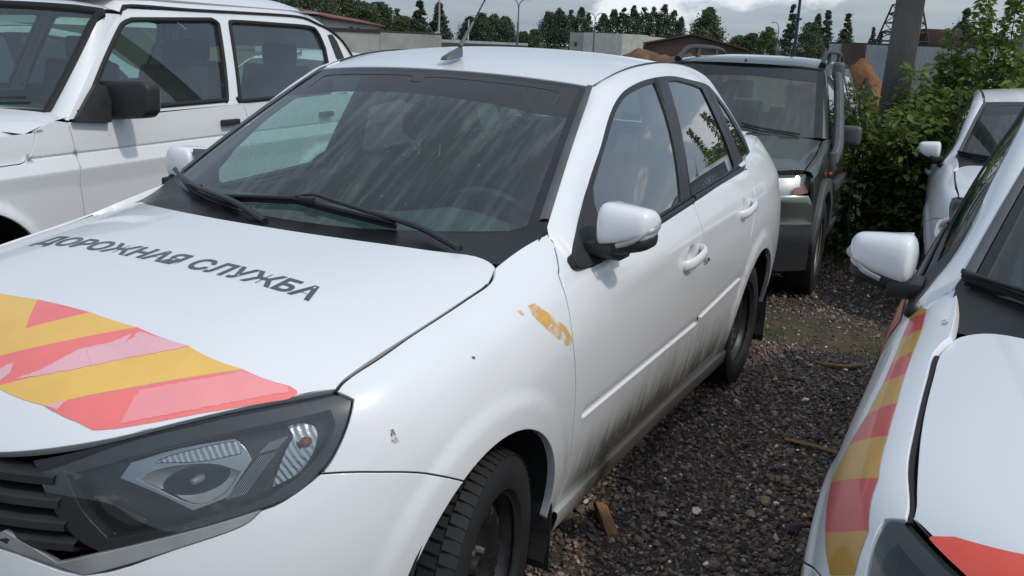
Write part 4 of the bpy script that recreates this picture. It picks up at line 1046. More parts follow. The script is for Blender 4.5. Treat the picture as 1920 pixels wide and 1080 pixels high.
    for sx in (1, -1):   # inner pillar trims
        MB().tube([(sx*.70, 2.27, .95), (sx*.655, 2.29, 1.2), (sx*.585, 2.33, 1.39)], [.05, .042, .035], 8, flat=(.5, 1.2)).build('pillar_trim', 'interior', root, True)
        MB().tube([(sx*.67, 1.36, 1.0), (sx*.61, 1.62, 1.19), (sx*.54, 1.90, 1.355)], .028, 8, flat=(1, .6)).build('pillar_trim', 'interior', root, True)
        MB().tube([(sx*.56, 3.50, 1.03), (sx*.525, 3.30, 1.19), (sx*.49, 3.12, 1.34)], [.06, .05, .04], 8, flat=(.3, 1.0)).build('pillar_trim', 'interior', root, True)
    mr = MB().box((0, 1.83, 1.315), (.22, .035, .065)).build('inner_mirror', 'black_plastic', root, bevel=.015, seg=3)
    MB().tube([(0, 1.85, 1.34), (0, 1.845, 1.385)], .009, 8).build('stem', 'black_plastic', mr, True)
    return dict(hood=hood, fenders=None, doorF=dF, doorR=dR, windscreen=wsg)
# ================================================================ height-field surfaces for the boxier cars
class HSurf:
    """surface given as one coordinate over the other two; ax = the coordinate that f returns"""
    def __init__(s, ax, f, sgn=1.0): s.ax = ax; s.f = f; s.i = 'xyz'.index(ax); s.o = [k for k in range(3) if k != s.i]; s.sgn = sgn
    def pos(s, uv):
        uv = np.asarray(uv, float); P = np.zeros((len(uv), 3)); P[:, s.o[0]] = uv[:, 0]; P[:, s.o[1]] = uv[:, 1]; P[:, s.i] = s.f(uv[:, 0], uv[:, 1]); return P
    base = pos
    def bnorm(s, uv, h=1.5e-3):
        uv = np.asarray(uv, float); n = unit(np.cross(s.pos(uv+[h, 0])-s.pos(uv-[h, 0]), s.pos(uv+[0, h])-s.pos(uv-[0, h])))
        sg = np.sign(n[:, s.i])*s.sgn; return n*sg[:, None]
    norm = bnorm
    def px(s, pts, view=None):
        v = view or VIEW0; r_ = []
        for p in pts:
            val = float(s.f(np.array([1.0]), np.array([1.0]))[0]) if s.ax == 'x' else float(s.f(np.array([.6]), np.array([1.0]))[0])
            for _ in range(12):
                q = v.at(p[0], p[1], s.ax, val); nv = float(s.f(np.array([q[s.o[0]]]), np.array([q[s.o[1]]]))[0]); val = .5*val+.5*nv
            r_.append(np.array([q[s.o[0]], q[s.o[1]]]))
        return r_
def ipl(xs, ys): return lambda t: np.interp(t, xs, ys)
def smooth_ipl(xs, ys, n=200, k=9):
    X = np.linspace(xs[0], xs[-1], n); Y = np.interp(X, xs, ys); Yp = np.pad(Y, k//2, mode='edge'); Y = np.convolve(Yp, np.ones(k)/k, 'valid')
    return lambda t: np.interp(t, X, Y)
def seal(name, surf, poly, rad, mat, parent, mirror=False, off=.004, closed=True):
    P = surf.pos(np.asarray(poly))+surf.norm(np.asarray(poly))*off
    if mirror: P = P*[-1, 1, 1]
    P = np.vstack([P, P[:2]]) if closed else P
    return MB().tube(P, rad, 8, cap=not closed).build(name, mat, parent, True)

# ================================================================ white boxy off-roader beside the sedan
def make_offroader(root, V):
    prof = ipl([.25, .40, .60, .80, .868, .876, .925, .934, .940, .946, 1.0, 1.12, 1.2], [.735, .785, .796, .806, .818, .818, .800, .797, .790, .7965, .795, .785, .775])
    def side(y, z):
        d = prof(z)-.05*np.clip((.5-y)/.5, 0, 1)**2-.04*np.clip((y-3.5)/.7, 0, 1)**2
        for yc in (.72, 3.42):
            r_ = np.hypot(y-yc, z-.36); d = d+np.where(r_ > .3, .028*sm((.47-r_)/.06), 0)
        return d
    NS = HSurf('x', side)
    NU = HSurf('x', lambda y, z: .788-.13*((z-1.10)/.46)-.03*((z-1.10)/.46)**2-.05*np.clip((y-3.3)/.8, 0, 1)**2)
    P = lambda s, pts: s.px(pts, V)
    rows = [np.array([(y, z) for y in np.arange(.1, 4.1, .05)]) for z in (.952, .946, .943, .940, .937, .934, .928, .920, .884, .878, .873, .868, .860)]
    dirt = dict(flange=.018, cons=rows)
    cutA = P(NS, [(128, 229), (137, 262), (145, 296), (151, 345), (158, 392)]); ya = cutA[-1][0]
    cutA = cutA+[np.array([ya+.01, .45]), np.array([ya-.02, .34])]
    yb = P(NS, [(464, 223)])[0][0]
    top = 1.105
    cutB = [np.array([yb-.02, top]), np.array([yb, 1.0]), np.array([yb, .6]), np.array([yb-.02, .34])]
    arc = lambda yc, a0, a1, n=16: [np.array([yc+.405*math.cos(R(a)), .36+.405*math.sin(R(a))]) for a in np.linspace(a0, a1, n)]
    hoodside = P(NS, [(66, 244), (63, 273), (47, 303), (0, 313)]); hl = hoodside[-1]
    hs = hoodside+[np.array([.45, hl[1]-.005]), np.array([.10, hl[1]-.03])]
    a1 = arc(.72, 5, 178)
    fend = outline(rev(hs), [hs[0], np.array([cutA[0][0]-.09, 1.09]), cutA[0]], cutA, [cutA[-1], np.array([1.14, .33]), a1[0]], a1, [a1[-1], np.array([.10, .38]), hs[-1]], n=4)
    both('front_fender', NS, fend, 'white_paint', root, step=.03, gap=.004, **dirt)
    dF = both('front_door', NS, outline(rev(cutA), [cutA[0], np.array([yb-.02, top])], cutB, [cutB[-1], cutA[-1]], n=4), 'white_paint', root, step=.03, gap=.004, **dirt)
    a2 = arc(3.42, 178, 60, 10); yr = 3.62
    dR = both('rear_door', NS, outline(rev(cutB), [cutB[0], np.array([yr, top+.02])], [np.array([yr, top+.02]), a2[-1]], rev(a2), [a2[0], cutB[-1]], n=4), 'white_paint', root, step=.03, gap=.004, **dirt)
    a3 = arc(3.42, 60, 0, 8)
    both('rear_quarter', NS, outline([np.array([yr, top+.02]), a3[0]], a3, [a3[-1], np.array([4.1, .42])], [np.array([4.1, .42]), np.array([4.14, top])], [np.array([4.14, top]), np.array([yr, top+.02])], n=3), 'white_paint', root, step=.04, gap=.004, **dirt)
    # bonnet: flat clamshell that turns over the wings
    HT = HSurf('z', lambda x, y: 1.085-.05*(np.abs(x)/.75)**6-.10*np.clip((.6-y)/.6, 0, 1)**2-.02*np.clip((1.2-y)/1.2, 0, 1))
    hw = .735
    bon = panel('bonnet', HT, np.array([(-hw, .06), (hw, .06), (hw, .5), (hw, hoodside[0][0]-.02), (.5, 1.13), (0, 1.10), (-.5, 1.13), (-hw, hoodside[0][0]-.02), (-hw, .5)]), 'white_paint_clean', root, step=.05, flange=.02, gap=.003)
    hsp = outline(hs, [hs[-1], np.array([.08, .985])], [np.array([.08, .985]), np.array([.5, 1.035]), np.array([hs[0][0]-.005, 1.048]), hs[0]], n=4)
    both('bonnet_side', NS, hsp, 'white_paint_clean', bon, step=.03, gap=.004, flange=.018)
    # cowl below the screen
    Vv, F = strip_mesh([(x, 1.00+.06*(abs(x)/.78)**4, 1.058-.012*(abs(x)/.78)**6) for x in np.linspace(-.79, .79, 25)], [(x*.985, 1.315+.03*(abs(x)/.7)**2, 1.128-.022*(abs(x)/.79)**8) for x in np.linspace(-.79, .79, 25)], 4, .008, (0, 0, 1)); MB().add(Vv, F).build('cowl', 'white_paint_clean', root, True)
    # windscreen
    WN = HSurf('y', lambda x, z: 1.27+.05*(x/.66)**2+(z-1.12)*.88, -1.0)
    ow = P(WN, [(179, 33), (94, 200), (73, 213), (0, 207)])
    zt, zb = ow[0][1]+.03, ow[2][1]; xt, xb = ow[0][0], ow[1][0]
    po = outline([np.array([-xb+.03, zb]), np.array([0, zb-.012]), np.array([xb-.03, zb])], [np.array([xb-.03, zb]), np.array([xb, zb+.03]), np.array([xt, zt-.06]), np.array([xt-.03, zt]), np.array([0, zt+.015]), np.array([-xt+.03, zt]), np.array([-xt, zt-.06]), np.array([-xb, zb+.03]), np.array([-xb+.03, zb])], n=4)
    wsc = panel('windscreen', WN, po, 'niva_glass', root, step=.06, flange=0)
    seal('rubber_seal', WN, po, .021, 'rubber', wsc, off=-.002)
    for i, x0 in enumerate((-.30, .20)):
        q = WN.pos(np.array([(x0, zb+.01), (x0+.16, zb+.045), (x0+.34, zb+.055)]))+[0, -.02, .01]; MB().tube(q, .006, 6).build('wiper', 'black_trim', root, True)
    # pillars and roof side: front pillar strip
    fe = P(NU, [(128, 226), (150, 178), (175, 122), (198, 72), (210, 48), (224, 27)])
    A = [WN.pos(np.array([(x+.018, z)]))[0] for x, z in zip(np.linspace(xb, xt, 12), np.linspace(zb+.0, zt-.01, 12))]
    A[-1][0] -= .01; B = resample(NU.pos(np.array(fe)), 12)
    for sx in (1, -1):
        Vv, F = strip_mesh(np.array(A)*[sx, 1, 1], np.array(B)*[sx, 1, 1], 5, .014, (sx*.6, -.8, .1)); MB().add(Vv, F).build('front_pillar', 'white_paint_clean', root, True)
    # door frames with window openings
    gut = P(NU, [(224, 27), (240, 18), (330, 20), (415, 24), (529, 28)]); zg = float(np.mean([g_[1] for g_ in gut[1:]]))
    yB = P(NU, [(446, 196)])[0][0]; yBt = P(NU, [(416, 28)])[0][0]
    frF = outline(fe[:-1], [fe[-2], gut[0], gut[1]], [gut[1], np.array([yBt, zg])], [np.array([yBt, zg]), np.array([yB, 1.105])], [np.array([yB, 1.105]), np.array([fe[0][0]+.01, 1.095])], [np.array([fe[0][0]+.01, 1.095]), fe[0]], n=4)
    wl = P(NU, [(150, 226), (165, 190), (197, 112), (222, 58), (232, 44), (247, 37)]); wr = P(NU, [(396, 37), (407, 44), (411, 60), (425, 178), (421, 188)])
    gF = outline(wl, [wl[-1], wr[0]], wr, [wr[-1], np.array([wl[0][0], wr[-1][1]-.012])], n=4)
    yDt = 3.55; yD = 3.80
    frR = outline([np.array([yBt+.006, zg]), np.array([3.2, zg+.010]), np.array([3.5, zg+.004]), np.array([3.66, zg-.03])], [np.array([3.66, zg-.03]), np.array([yD, 1.13])], [np.array([yD, 1.13]), np.array([yB+.006, 1.105])], [np.array([yB+.006, 1.105]), np.array([yBt+.006, zg])], n=4)
    gl = P(NU, [(449, 182), (432, 55), (434, 44), (442, 41), (520, 46), (578, 51), (594, 60), (608, 90)])
    gR = outline(gl, [gl[-1], np.array([3.60, 1.20]), np.array([3.58, 1.15]), np.array([3.54, 1.135])], [np.array([3.54, 1.135]), np.array([gl[0][0]+.05, gl[0][1]-.022]), gl[0]], n=4)
    for mi in (False, True):
        panel('window_frame', NU, frF, 'white_paint_clean', dF[mi], step=.03, holes=[gF], flange=.02, gap=.003, mirror=mi)
        w_ = panel('window', NU, gF, 'niva_glass', dF[mi], step=.08, flange=0, off=-.010, mirror=mi); seal('rubber_seal', NU, gF, .013, 'rubber', w_, mi, off=0)
        panel('window_frame', NU, frR, 'white_paint_clean', dR[mi], step=.03, holes=[gR], flange=.02, gap=.003, mirror=mi)
        w_ = panel('window', NU, gR, 'niva_glass', dR[mi], step=.08, flange=0, off=-.010, mirror=mi); seal('rubber_seal', NU, gR, .013, 'rubber', w_, mi, off=0)
        # rear pillar with an air vent
        qp = outline([np.array([3.666, zg-.03]), np.array([3.76, zg-.05]), np.array([3.86, zg-.085]), np.array([3.97, zg-.15]), np.array([4.07, 1.32]), np.array([4.13, 1.105])], [np.array([4.13, 1.105]), np.array([yD+.006, 1.11])], [np.array([yD+.006, 1.13]), np.array([3.666, zg-.03])], n=4)
        rp = panel('rear_pillar', NU, qp, 'white_paint_clean', root, step=.03, flange=.02, gap=.002, mirror=mi)
        vp = P(NU, [(614, 66), (622, 65), (631, 78), (648, 118), (640, 122), (630, 108)])
        panel('vent', NU, np.array(vp), 'black_plastic', rp, step=.03, flange=.01, off=.005, mirror=mi)
    # roof with drip rail
    ge = np.array([(fe[-1][0]+.0, fe[-1][1]), (gut[1][0], zg), (2.4, zg+.002), (3.2, zg+.010), (3.5, zg+.004), (3.66, zg-.03), (3.76, zg-.05), (3.86, zg-.085), (3.97, zg-.15), (4.07, 1.32)])
    G3 = NU.pos(ge); nx = 13; Vv = []
    Rr = resample(crom(G3, 6), 40)
    for i, p in enumerate(Rr):
        for k in range(nx):
            s_ = -1+2*k/(nx-1); crown = (.10 if p[1] < 3.5 else .10-.06*(p[1]-3.5))*min(1, .55+.45*i/5)
            Vv.append((s_*p[0], p[1]-.10*(1-s_*s_)*max(0, 1-i/6)*.0+(.06*(1-abs(s_)**3) if p[1] > 3.5 else 0), p[2]+.012+crown*(1-abs(s_)**5)))
    F = [(i*nx+k, (i+1)*nx+k, (i+1)*nx+k+1, i*nx+k+1) for i in range(39) for k in range(nx-1)]
    MB().add(Vv, F).build('roof', 'white_paint_clean', root, True, 60)
    # strip between screen and roof
    Vv, F = strip_mesh([WN.pos(np.array([(s_*(xt+.01), zt+.0+.015*(1-s_*s_))]))[0] for s_ in np.linspace(-1, 1, nx)], Vv[:nx], 3, .02, (0, -.8, .6)); MB().add(Vv, F).build('roof_front', 'white_paint_clean', root, True)
    for sx in (1, -1):
        MB().tube((Rr+[.006, 0, .004])*[sx, 1, 1], .0075, 6).build('drip_rail', 'rubber', root, True)
    # black door mirror
    for sx in (1, -1):
        e = empty('door_mirror', (0, 0, 0)); e.parent = dF[0 if sx > 0 else 1]
        mp = [V.at(q[0], q[1], 'y', 1.62) for q in ((178, 163), (190, 151), (282, 152), (293, 162), (294, 210), (285, 221), (200, 224), (176, 214))]
        pl = [(p[0], p[2]) for p in mp]
        MB().prism([(sx*a, b) for a, b in pl], 1.56, 1.655, 'y').build('housing', 'black_plastic', e, bevel=.022, seg=3)
        MB().prism([(sx*((a-.93)*.86+.93), (b-1.15)*.82+1.15) for a, b in pl], 1.6555, 1.658, 'y').build('mirror_pane', 'mirror_glass', e)
        tri = P(NU, [(133, 230), (160, 180), (172, 160), (200, 165), (200, 232)])
        panel('base', NU, np.array(tri), 'black_plastic', e, step=.05, flange=.03, off=.030, mirror=sx < 0)
        c_ = NU.pos(np.array([tri[3]]))[0]; MB().tube(np.array([c_+[0, .03, -.04], c_+[.09, .02, -.05]])*[sx, 1, 1], .035, 8).build('arm', 'black_plastic', e, True)
    # handle
    for (yy, dd) in ((P(NS, [(428, 229)])[0], dF), (np.array([3.45, 1.0]), dR)):
        x_ = .80
        for mi in (0, 1):
            sx = (1, -1)[mi]
            MB().box((sx*(x_+.010), yy[0], yy[1]), (.03, .145, .034)).build('handle', 'black_plastic', dd[mi], bevel=.008)
    # wheels, floor, bumper, grille, cabin
    for sx in (1, -1):
        for yc in (.72, 3.42):
            wheel('wheel', root, sx*.70, yc, .335, 0, side=sx, r=.335, rr=.215, w=.18, nbolt=5)
            pr_ = [(yc+.42*math.cos(a), .36+.42*math.sin(a)) for a in np.linspace(R(-10), R(190), 16)]
            Vv, F = strip_mesh([(sx*.80, y, z) for y, z in pr_], [(sx*.42, y, z) for y, z in pr_], 1); MB().add(Vv, F).build('arch_liner', 'under_body', root)
    MB().box((0, 2.1, .36), (1.38, 3.9, .10)).build('floor_pan', 'under_body', root)
    MB().box((0, .02, .52), (1.60, .10, .13)).build('front_bumper', 'black_plastic', root, bevel=.03)
    MB().box((0, .10, .80), (1.40, .06, .36)).build('front_panel', 'black_plastic', root, bevel=.02)
    MB().box((0, 4.15, .52), (1.60, .10, .13)).build('rear_bumper', 'black_plastic', root, bevel=.03)
    MB().box((0, 4.10, .78), (1.46, .05, .64)).build('tailgate', 'white_paint', root, bevel=.02)
    MB().box((0, .65, .75), (1.0, .9, .3)).build('engine', 'dark_void', root)
    dash = MB().prism([(1.30, 1.06), (1.42, 1.13), (1.60, 1.12), (1.68, 1.02), (1.60, .75), (1.35, .70)], -.70, .70, 'x').build('dashboard', 'interior', root, bevel=.03, seg=2)
    c_ = np.array([.33, 1.82, 1.06]); ax_ = unit(np.array([0, .80, .60])); a_ = np.array([1., 0, 0]); b_ = np.cross(ax_, a_); th = np.linspace(0, 2*math.pi, 33)
    sw = MB().tube(c_+.19*(np.outer(np.cos(th), a_)+np.outer(np.sin(th), b_)), .014, 8, cap=False).build('steering_wheel', 'black_plastic', root, True)
    MB().tube([c_-ax_*.2, c_+ax_*.01], [.03, .06], 10).build('hub', 'black_plastic', sw, True)
    for sx in (1, -1):
        for yy in (2.25, 3.25):
            e = empty('seat', (sx*.35, yy, .5)); e.parent = root
            MB().box((0, -.1, .12), (.5, .5, .18)).build('cushion', 'seat_cloth', e, bevel=.06, seg=3)
            MB().prism([(.12, .15), (.28, .15), (.40, .78), (.30, .80)], -.25, .25, 'x').build('backrest', 'seat_cloth', e, bevel=.04, seg=3)
            MB().box((0, .37, .86), (.24, .09, .14)).build('headrest', 'seat_cloth', e, bevel=.035, seg=3)
        both_ = HSurf('x', lambda y, z: .72+0*y)
        panel('door_lining', both_, np.array([(1.35, .45), (3.7, .45), (3.7, 1.10), (1.35, 1.10)]), 'interior', root, step=.5, flange=0, mirror=sx < 0)
    MB().box((0, 2.75, zg+.045), (1.15, 2.0, .01)).build('head_lining', 'roof_lining', root)

# ================================================================ dark green off-roader behind the sedan
def make_green(root, V):
    P = lambda s, pts: s.px(pts, V)
    sidef = ipl([.2, .45, .60, .80, .95, 1.05, 1.12], [.74, .80, .805, .80, .785, .765, .745])
    SS = HSurf('x', lambda y, z: sidef(z)-.06*np.clip((.45-y)/.45, 0, 1)**2)
    SU = HSurf('x', lambda y, z: .745-.115*((z-1.08)/.48)-.03*((z-1.08)/.48)**2)
    WT = HSurf('y', lambda x, z: 1.00+.12*(x/.69)**2+(z-1.10)*1.06, -1.0)
    HT = HSurf('z', lambda x, y: .955+.165*np.clip((y-.20)/.9, 0, 1)**.9-.05*(np.abs(x)/.76)**4-.05*np.clip((.30-y)/.12, 0, 1)**2+.012*sm((.40-np.abs(np.abs(x)-.02))/.04))
    FS = HSurf('y', lambda x, z: .02+.26*(np.abs(x)/.80)**3.2-.04*np.clip((.62-z)/.1, 0, 1)+.10*np.clip((z-.78)/.16, 0, 1)**1.5, -1.0)
    zl_ = float(V.at(1487, 367, 'y', .12)[2]); f0 = FS.f; FS.f = lambda x, z: f0(x, z)-.045*sm((zl_-.004-z)/.045)
    # bonnet
    poly = outline([np.array([-.70, .30]), np.array([-.5, .215]), np.array([0, .16]), np.array([.5, .215]), np.array([.70, .30])], [np.array([.70, .30]), np.array([.715, .7]), np.array([.70, 1.06])], [np.array([.70, 1.06]), np.array([0, .93]), np.array([-.70, 1.06])], [np.array([-.70, 1.06]), np.array([-.715, .7]), np.array([-.70, .30])], n=6)
    bon = panel('bonnet', HT, poly, 'green_paint', root, step=.035, flange=.03, gap=.004)
    # wings, doors
    arc = lambda a0, a1, n=14: [np.array([.78+.40*math.cos(R(a)), .36+.40*math.sin(R(a))]) for a in np.linspace(a0, a1, n)]
    a1 = arc(0, 180)
    wing = outline([np.array([.22, .90]), np.array([.6, .985]), np.array([1.12, 1.075])], [np.array([1.12, 1.075]), np.array([1.25, .8]), np.array([1.23, .40])], [np.array([1.23, .40]), a1[0]], a1, [a1[-1], np.array([.26, .55]), np.array([.22, .90])], n=4)
    both('front_wing', SS, wing, 'green_paint', root, step=.035, flange=.02, gap=.003)
    Vv, F = strip_mesh([SS.pos(np.array([(y, z)]))[0] for y, z in zip(np.linspace(.22, 1.12, 12), np.interp(np.linspace(.22, 1.12, 12), [.22, .6, 1.12], [.90, .985, 1.075]))], HT.pos(np.array([(x, y) for x, y in zip(np.interp(np.linspace(.28, 1.06, 12), [.28, .7, 1.06], [.706, .722, .707]), np.linspace(.30, 1.06, 12))]))-[0, 0, .002], 3, .018, (.6, 0, .8))
    for sx in (1, -1): MB().add(np.array(Vv)*[sx, 1, 1], F).build('wing_top', 'green_paint', root, True)
    fl = [np.array([.78+r_*math.cos(R(a)), .36+r_*math.sin(R(a))]) for r_, aa in ((.395, np.linspace(-12, 178, 20)), (.475, np.linspace(170, -10, 20))) for a in aa]
    both('arch_flare', SS, np.array(fl), 'grey_trim', root, step=.04, flange=.03, off=.022, rim=.006)
    dF = both('front_door', SS, np.array([(1.25, .40), (2.25, .40), (2.25, 1.09), (1.15, 1.08), (1.26, .8)]), 'green_paint', root, step=.05, flange=.02, gap=.003)
    dR = both('rear_door', SS, np.array([(2.26, .40), (3.0, .40), (3.15, .8), (3.15, 1.09), (2.26, 1.09)]), 'green_paint', root, step=.05, flange=.02, gap=.003)
    both('rear_quarter', SS, np.array([(3.16, .80), (3.5, .78), (3.9, .5), (3.95, 1.09), (3.16, 1.09)]), 'green_paint', root, step=.06, flange=.02, gap=.003)
    both('sill_guard', SS, np.array([(1.2, .30), (3.0, .30), (3.0, .395), (1.2, .395)]), 'grey_trim', root, step=.08, flange=.03, off=.015)
    for d_ in (dF, dR):
        for mi in (0, 1):
            y0 = (1.3, 2.3)[d_ is dR]; MB().box(((1, -1)[mi]*.812, y0+.42, .72), (.03, .82, .07)).build('moulding', 'grey_trim', d_[mi], bevel=.01)
    # windscreen
    xt, zt, xb, zb = .595, 1.565, .70, 1.095
    po = outline([np.array([-xb, zb]), np.array([0, zb-.01]), np.array([xb, zb])], [np.array([xb, zb]), np.array([xt, zt])], [np.array([xt, zt]), np.array([0, zt+.03]), np.array([-xt, zt])], [np.array([-xt, zt]), np.array([-xb, zb])], n=6)
    ws = panel('windscreen', WT, po, 'dusty_glass', root, step=.07, flange=0)
    bd = outline([np.array([-xt-.018, zt-.09]), np.array([0, zt-.055]), np.array([xt+.018, zt-.09])], [np.array([xt+.018, zt-.09]), np.array([xt, zt])], [np.array([xt, zt]), np.array([0, zt+.03]), np.array([-xt, zt])], [np.array([-xt, zt]), np.array([-xt-.018, zt-.09])], n=6)
    panel('sun_band', WT, bd, 'tinted_band', ws, step=.07, flange=0, off=.002)
    for sx in (1, -1):
        pl = np.array([(xb-.055, zb), (xb, zb), (xt, zt), (xt-.04, zt)]); panel('black_border', WT, pl, 'frit', ws, step=.08, flange=.004, off=.003, mirror=sx < 0)
        A = [WT.pos(np.array([(x, z)]))[0] for x, z in zip(np.linspace(xb, xt, 8), np.linspace(zb, zt, 8))]; B = SU.pos(np.array([(y, z) for y, z in zip(np.linspace(1.18, 1.72, 8), np.linspace(1.08, 1.56, 8))]))
        Vv, F = strip_mesh(np.array(A)*[sx, 1, 1], B*[sx, 1, 1], 3, .012, (sx*.7, -.7, 0)); MB().add(Vv, F).build('front_pillar', 'green_paint', root, True)
    w = WT.pos(np.array(P(WT, [(1396, 238), (1440, 247), (1500, 257)])))+[0, -.03, .02]; wi = MB().tube(w, [.008, .007, .006], 6).build('wiper', 'black_trim', root, True)
    q = WT.pos(np.array(P(WT, [(1390, 233), (1430, 243), (1500, 254)])))+[0, -.015, .012]; MB().tube(q, .006, 6).build('blade', 'rubber', wi, True)
    # roof
    nx = 13; Vv = []; ys = [1.605, 1.66, 1.78, 2.0, 2.4, 2.9, 3.3, 3.55]
    ze = [1.562, 1.585, 1.603, 1.618, 1.628, 1.625, 1.61, 1.585]
    for y, z in zip(ys, ze):
        for k in range(nx):
            s_ = -1+2*k/(nx-1); Vv.append((s_*.605, y-.11*(1-s_*s_)*max(0, 1-(y-1.6)/.5), z+.04*(1-abs(s_)**3)))
    MB().add(Vv, [(i*nx+k, (i+1)*nx+k, (i+1)*nx+k+1, i*nx+k+1) for i in range(len(ys)-1) for k in range(nx-1)]).build('roof', 'green_paint', root, True, 60)
    tp = [np.array([x, zt+.03*(1-(x/xt)**2)]) for x in np.linspace(-xt, xt, 21)]; MB().tube(WT.pos(np.array(tp))+[0, .008, .006], .013, 6).build('roof_seal', 'rubber', root, True)
    MB().lathe([(0, .012), (.006, .010), (.008, 0)], 10, 'z', (0, 1.56, 1.628)).build('roof_nozzle', 'black_trim', root, True)
    for sx in (1, -1):
        e = empty('roof_rail', (0, 0, 0)); e.parent = root
        MB().tube(crom(np.array([(sx*.575, 1.66, 1.60), (sx*.57, 1.74, 1.64), (sx*.565, 1.90, 1.70), (sx*.56, 2.3, 1.715), (sx*.555, 2.9, 1.71), (sx*.55, 3.25, 1.685), (sx*.55, 3.42, 1.62)]), 6), np.interp(np.linspace(0, 1, 37), [0, .12, .3, 1], [.038, .028, .019, .019]), 8, flat=(.8, 1)).build('bar', 'rail_black', e, True)
        for y in (2.25, 2.95): MB().prism([(y-.07, 1.625), (y+.07, 1.625), (y+.03, 1.70), (y-.03, 1.70)], sx*.558-.012, sx*.558+.012, 'x').build('foot', 'rail_black', e)
        # side glass
        for (nm, dd, pl) in (('window', dF, [(1.30, 1.11), (2.20, 1.11), (2.20, 1.535), (1.72, 1.525)]), ('window', dR, [(2.29, 1.11), (3.05, 1.11), (3.0, 1.53), (2.29, 1.535)]), ('quarter_window', None, [(3.14, 1.11), (3.85, 1.11), (3.55, 1.50), (3.09, 1.52)])):
            par = dd[0 if sx > 0 else 1] if dd else root
            panel(nm, SU, np.array(pl), 'rear_tint', par, step=.15, flange=0, mirror=sx < 0, off=-.004)
        hl = [np.array(p) for p in ([(1.30, 1.11), (2.20, 1.11), (2.20, 1.535), (1.72, 1.525)], [(2.29, 1.11), (3.05, 1.11), (3.0, 1.53), (2.29, 1.535)], [(3.14, 1.11), (3.85, 1.11), (3.55, 1.50), (3.09, 1.52)])]
        panel('side_frame', SU, np.array([(1.16, 1.08), (3.95, 1.08), (3.62, 1.575), (1.70, 1.575)]), 'black_trim', root, step=.08, flange=.02, holes=hl, mirror=sx < 0)
        # mirror
        e = empty('door_mirror', (0, 0, 0)); e.parent = dF[0 if sx > 0 else 1]
        V_ = []
        MB().box((sx*.872, 1.42, 1.105), (.15, .10, .15)).build('housing', 'grey_trim', e, bevel=.035, seg=3)
        MB().tube([(sx*.735, 1.42, 1.05), (sx*.84, 1.42, 1.06)], [.03, .035], 8).build('arm', 'grey_trim', e, True)
        MB().box((sx*.872, 1.4715, 1.105), (.12, .002, .11)).build('mirror_pane', 'mirror_glass', e)
    # snorkel on its left front pillar
    sn = crom(np.array([(.80, 1.00, .93), (.815, 1.10, 1.02), (.80, 1.22, 1.13), (.745, 1.48, 1.38), (.705, 1.62, 1.54)]), 6)
    e = MB().tube(sn, np.interp(np.linspace(0, 1, len(sn)), [0, .2, 1], [.045, .050, .042]), 10, flat=(.85, 1.1)).build('snorkel', 'grey_trim', root, True)
    MB().box((.70, 1.66, 1.575), (.085, .14, .13)).build('intake_head', 'grey_trim', e, bevel=.03, seg=3)
    MB().box((.805, 1.02, .94), (.05, .20, .15)).build('wing_plate', 'grey_trim', e, bevel=.02)
    MB().lathe([(.0, 0), (.0, .018), (.02, .016), (.022, 0)], 10, 'x', (.80, .92, .86)).build('side_repeater', 'amber', root, True)
    # front: lamps, bumper
    lp = P(FS, [(1440, 331), (1490, 328.6), (1523, 325), (1529, 333), (1525, 349), (1512, 363), (1487, 366), (1440, 367)])
    zt_, zb_ = lp[1][1], lp[6][1]; xo = max(p[0] for p in lp)
    lamp = outline([np.array([.36, zt_-.005]), lp[1], lp[2]], [lp[2], lp[3], lp[4], lp[5]], [lp[5], lp[6], np.array([.36, zb_])], [np.array([.36, zb_]), np.array([.36, zt_-.005])], n=4)
    am = outline(P(FS, [(1492, 352), (1507, 348), (1523, 345)]), P(FS, [(1523, 345), (1516, 361), (1489, 364.5)]), P(FS, [(1489, 364.5), (1492, 352)]), n=3)
    inn = outline([np.array([.38, zt_-.015]), np.array([xo-.20, zt_-.018])], [np.array([xo-.20, zt_-.018]), np.array([xo-.24, zb_+.015]), np.array([.38, zb_+.015])], [np.array([.38, zb_+.015]), np.array([.38, zt_-.015])], n=3)
    for mi in (False, True):
        l_ = panel('headlamp', FS, lamp, 'lamp_lens', root, step=.03, flange=.004, off=.004, mirror=mi)
        panel('housing', FS, lamp, 'chrome_dull', l_, step=.03, flange=.03, off=-.04, mirror=mi)
        panel('reflector', FS, inn, 'lamp_chrome', l_, step=.02, flange=.02, off=-.025, mirror=mi)
        panel('turn_signal', FS, am, 'amber', l_, step=.02, flange=.01, off=-.012, mirror=mi)
    bmp = np.array([(-.79, .60), (-.4, .60), (0, .60), (.4, .60), (.79, .60), (.785, .72), (.75, zb_-.008), (.4, zb_-.008), (0, zb_-.03), (-.4, zb_-.008), (-.75, zb_-.008), (-.785, .72)])
    panel('front_bumper', FS, bmp, 'green_paint', root, step=.04, flange=.03, off=.01)
    lb = panel('lower_bumper', FS, np.array([(-.79, .30), (0, .28), (.79, .30), (.79, .595), (0, .595), (-.79, .595)]), 'rubber', root, step=.06, flange=.03, off=.015)
    for sx in (1, -1):
        f_ = FS.pos(np.array([(.56, .44)]))[0]
        MB().lathe([(.02, 0), (.02, .04), (-.012, .052), (-.018, .050), (-.012, .038), (.005, .03), (.012, 0)], 20, 'y', f_*[sx, 1, 1]+[0, -.012, 0]).build('fog_lamp', 'chrome_dull', lb, True)
    MB().box((0, .19, .86), (.70, .03, .12)).build('grille', 'black_plastic', root, bevel=.01)
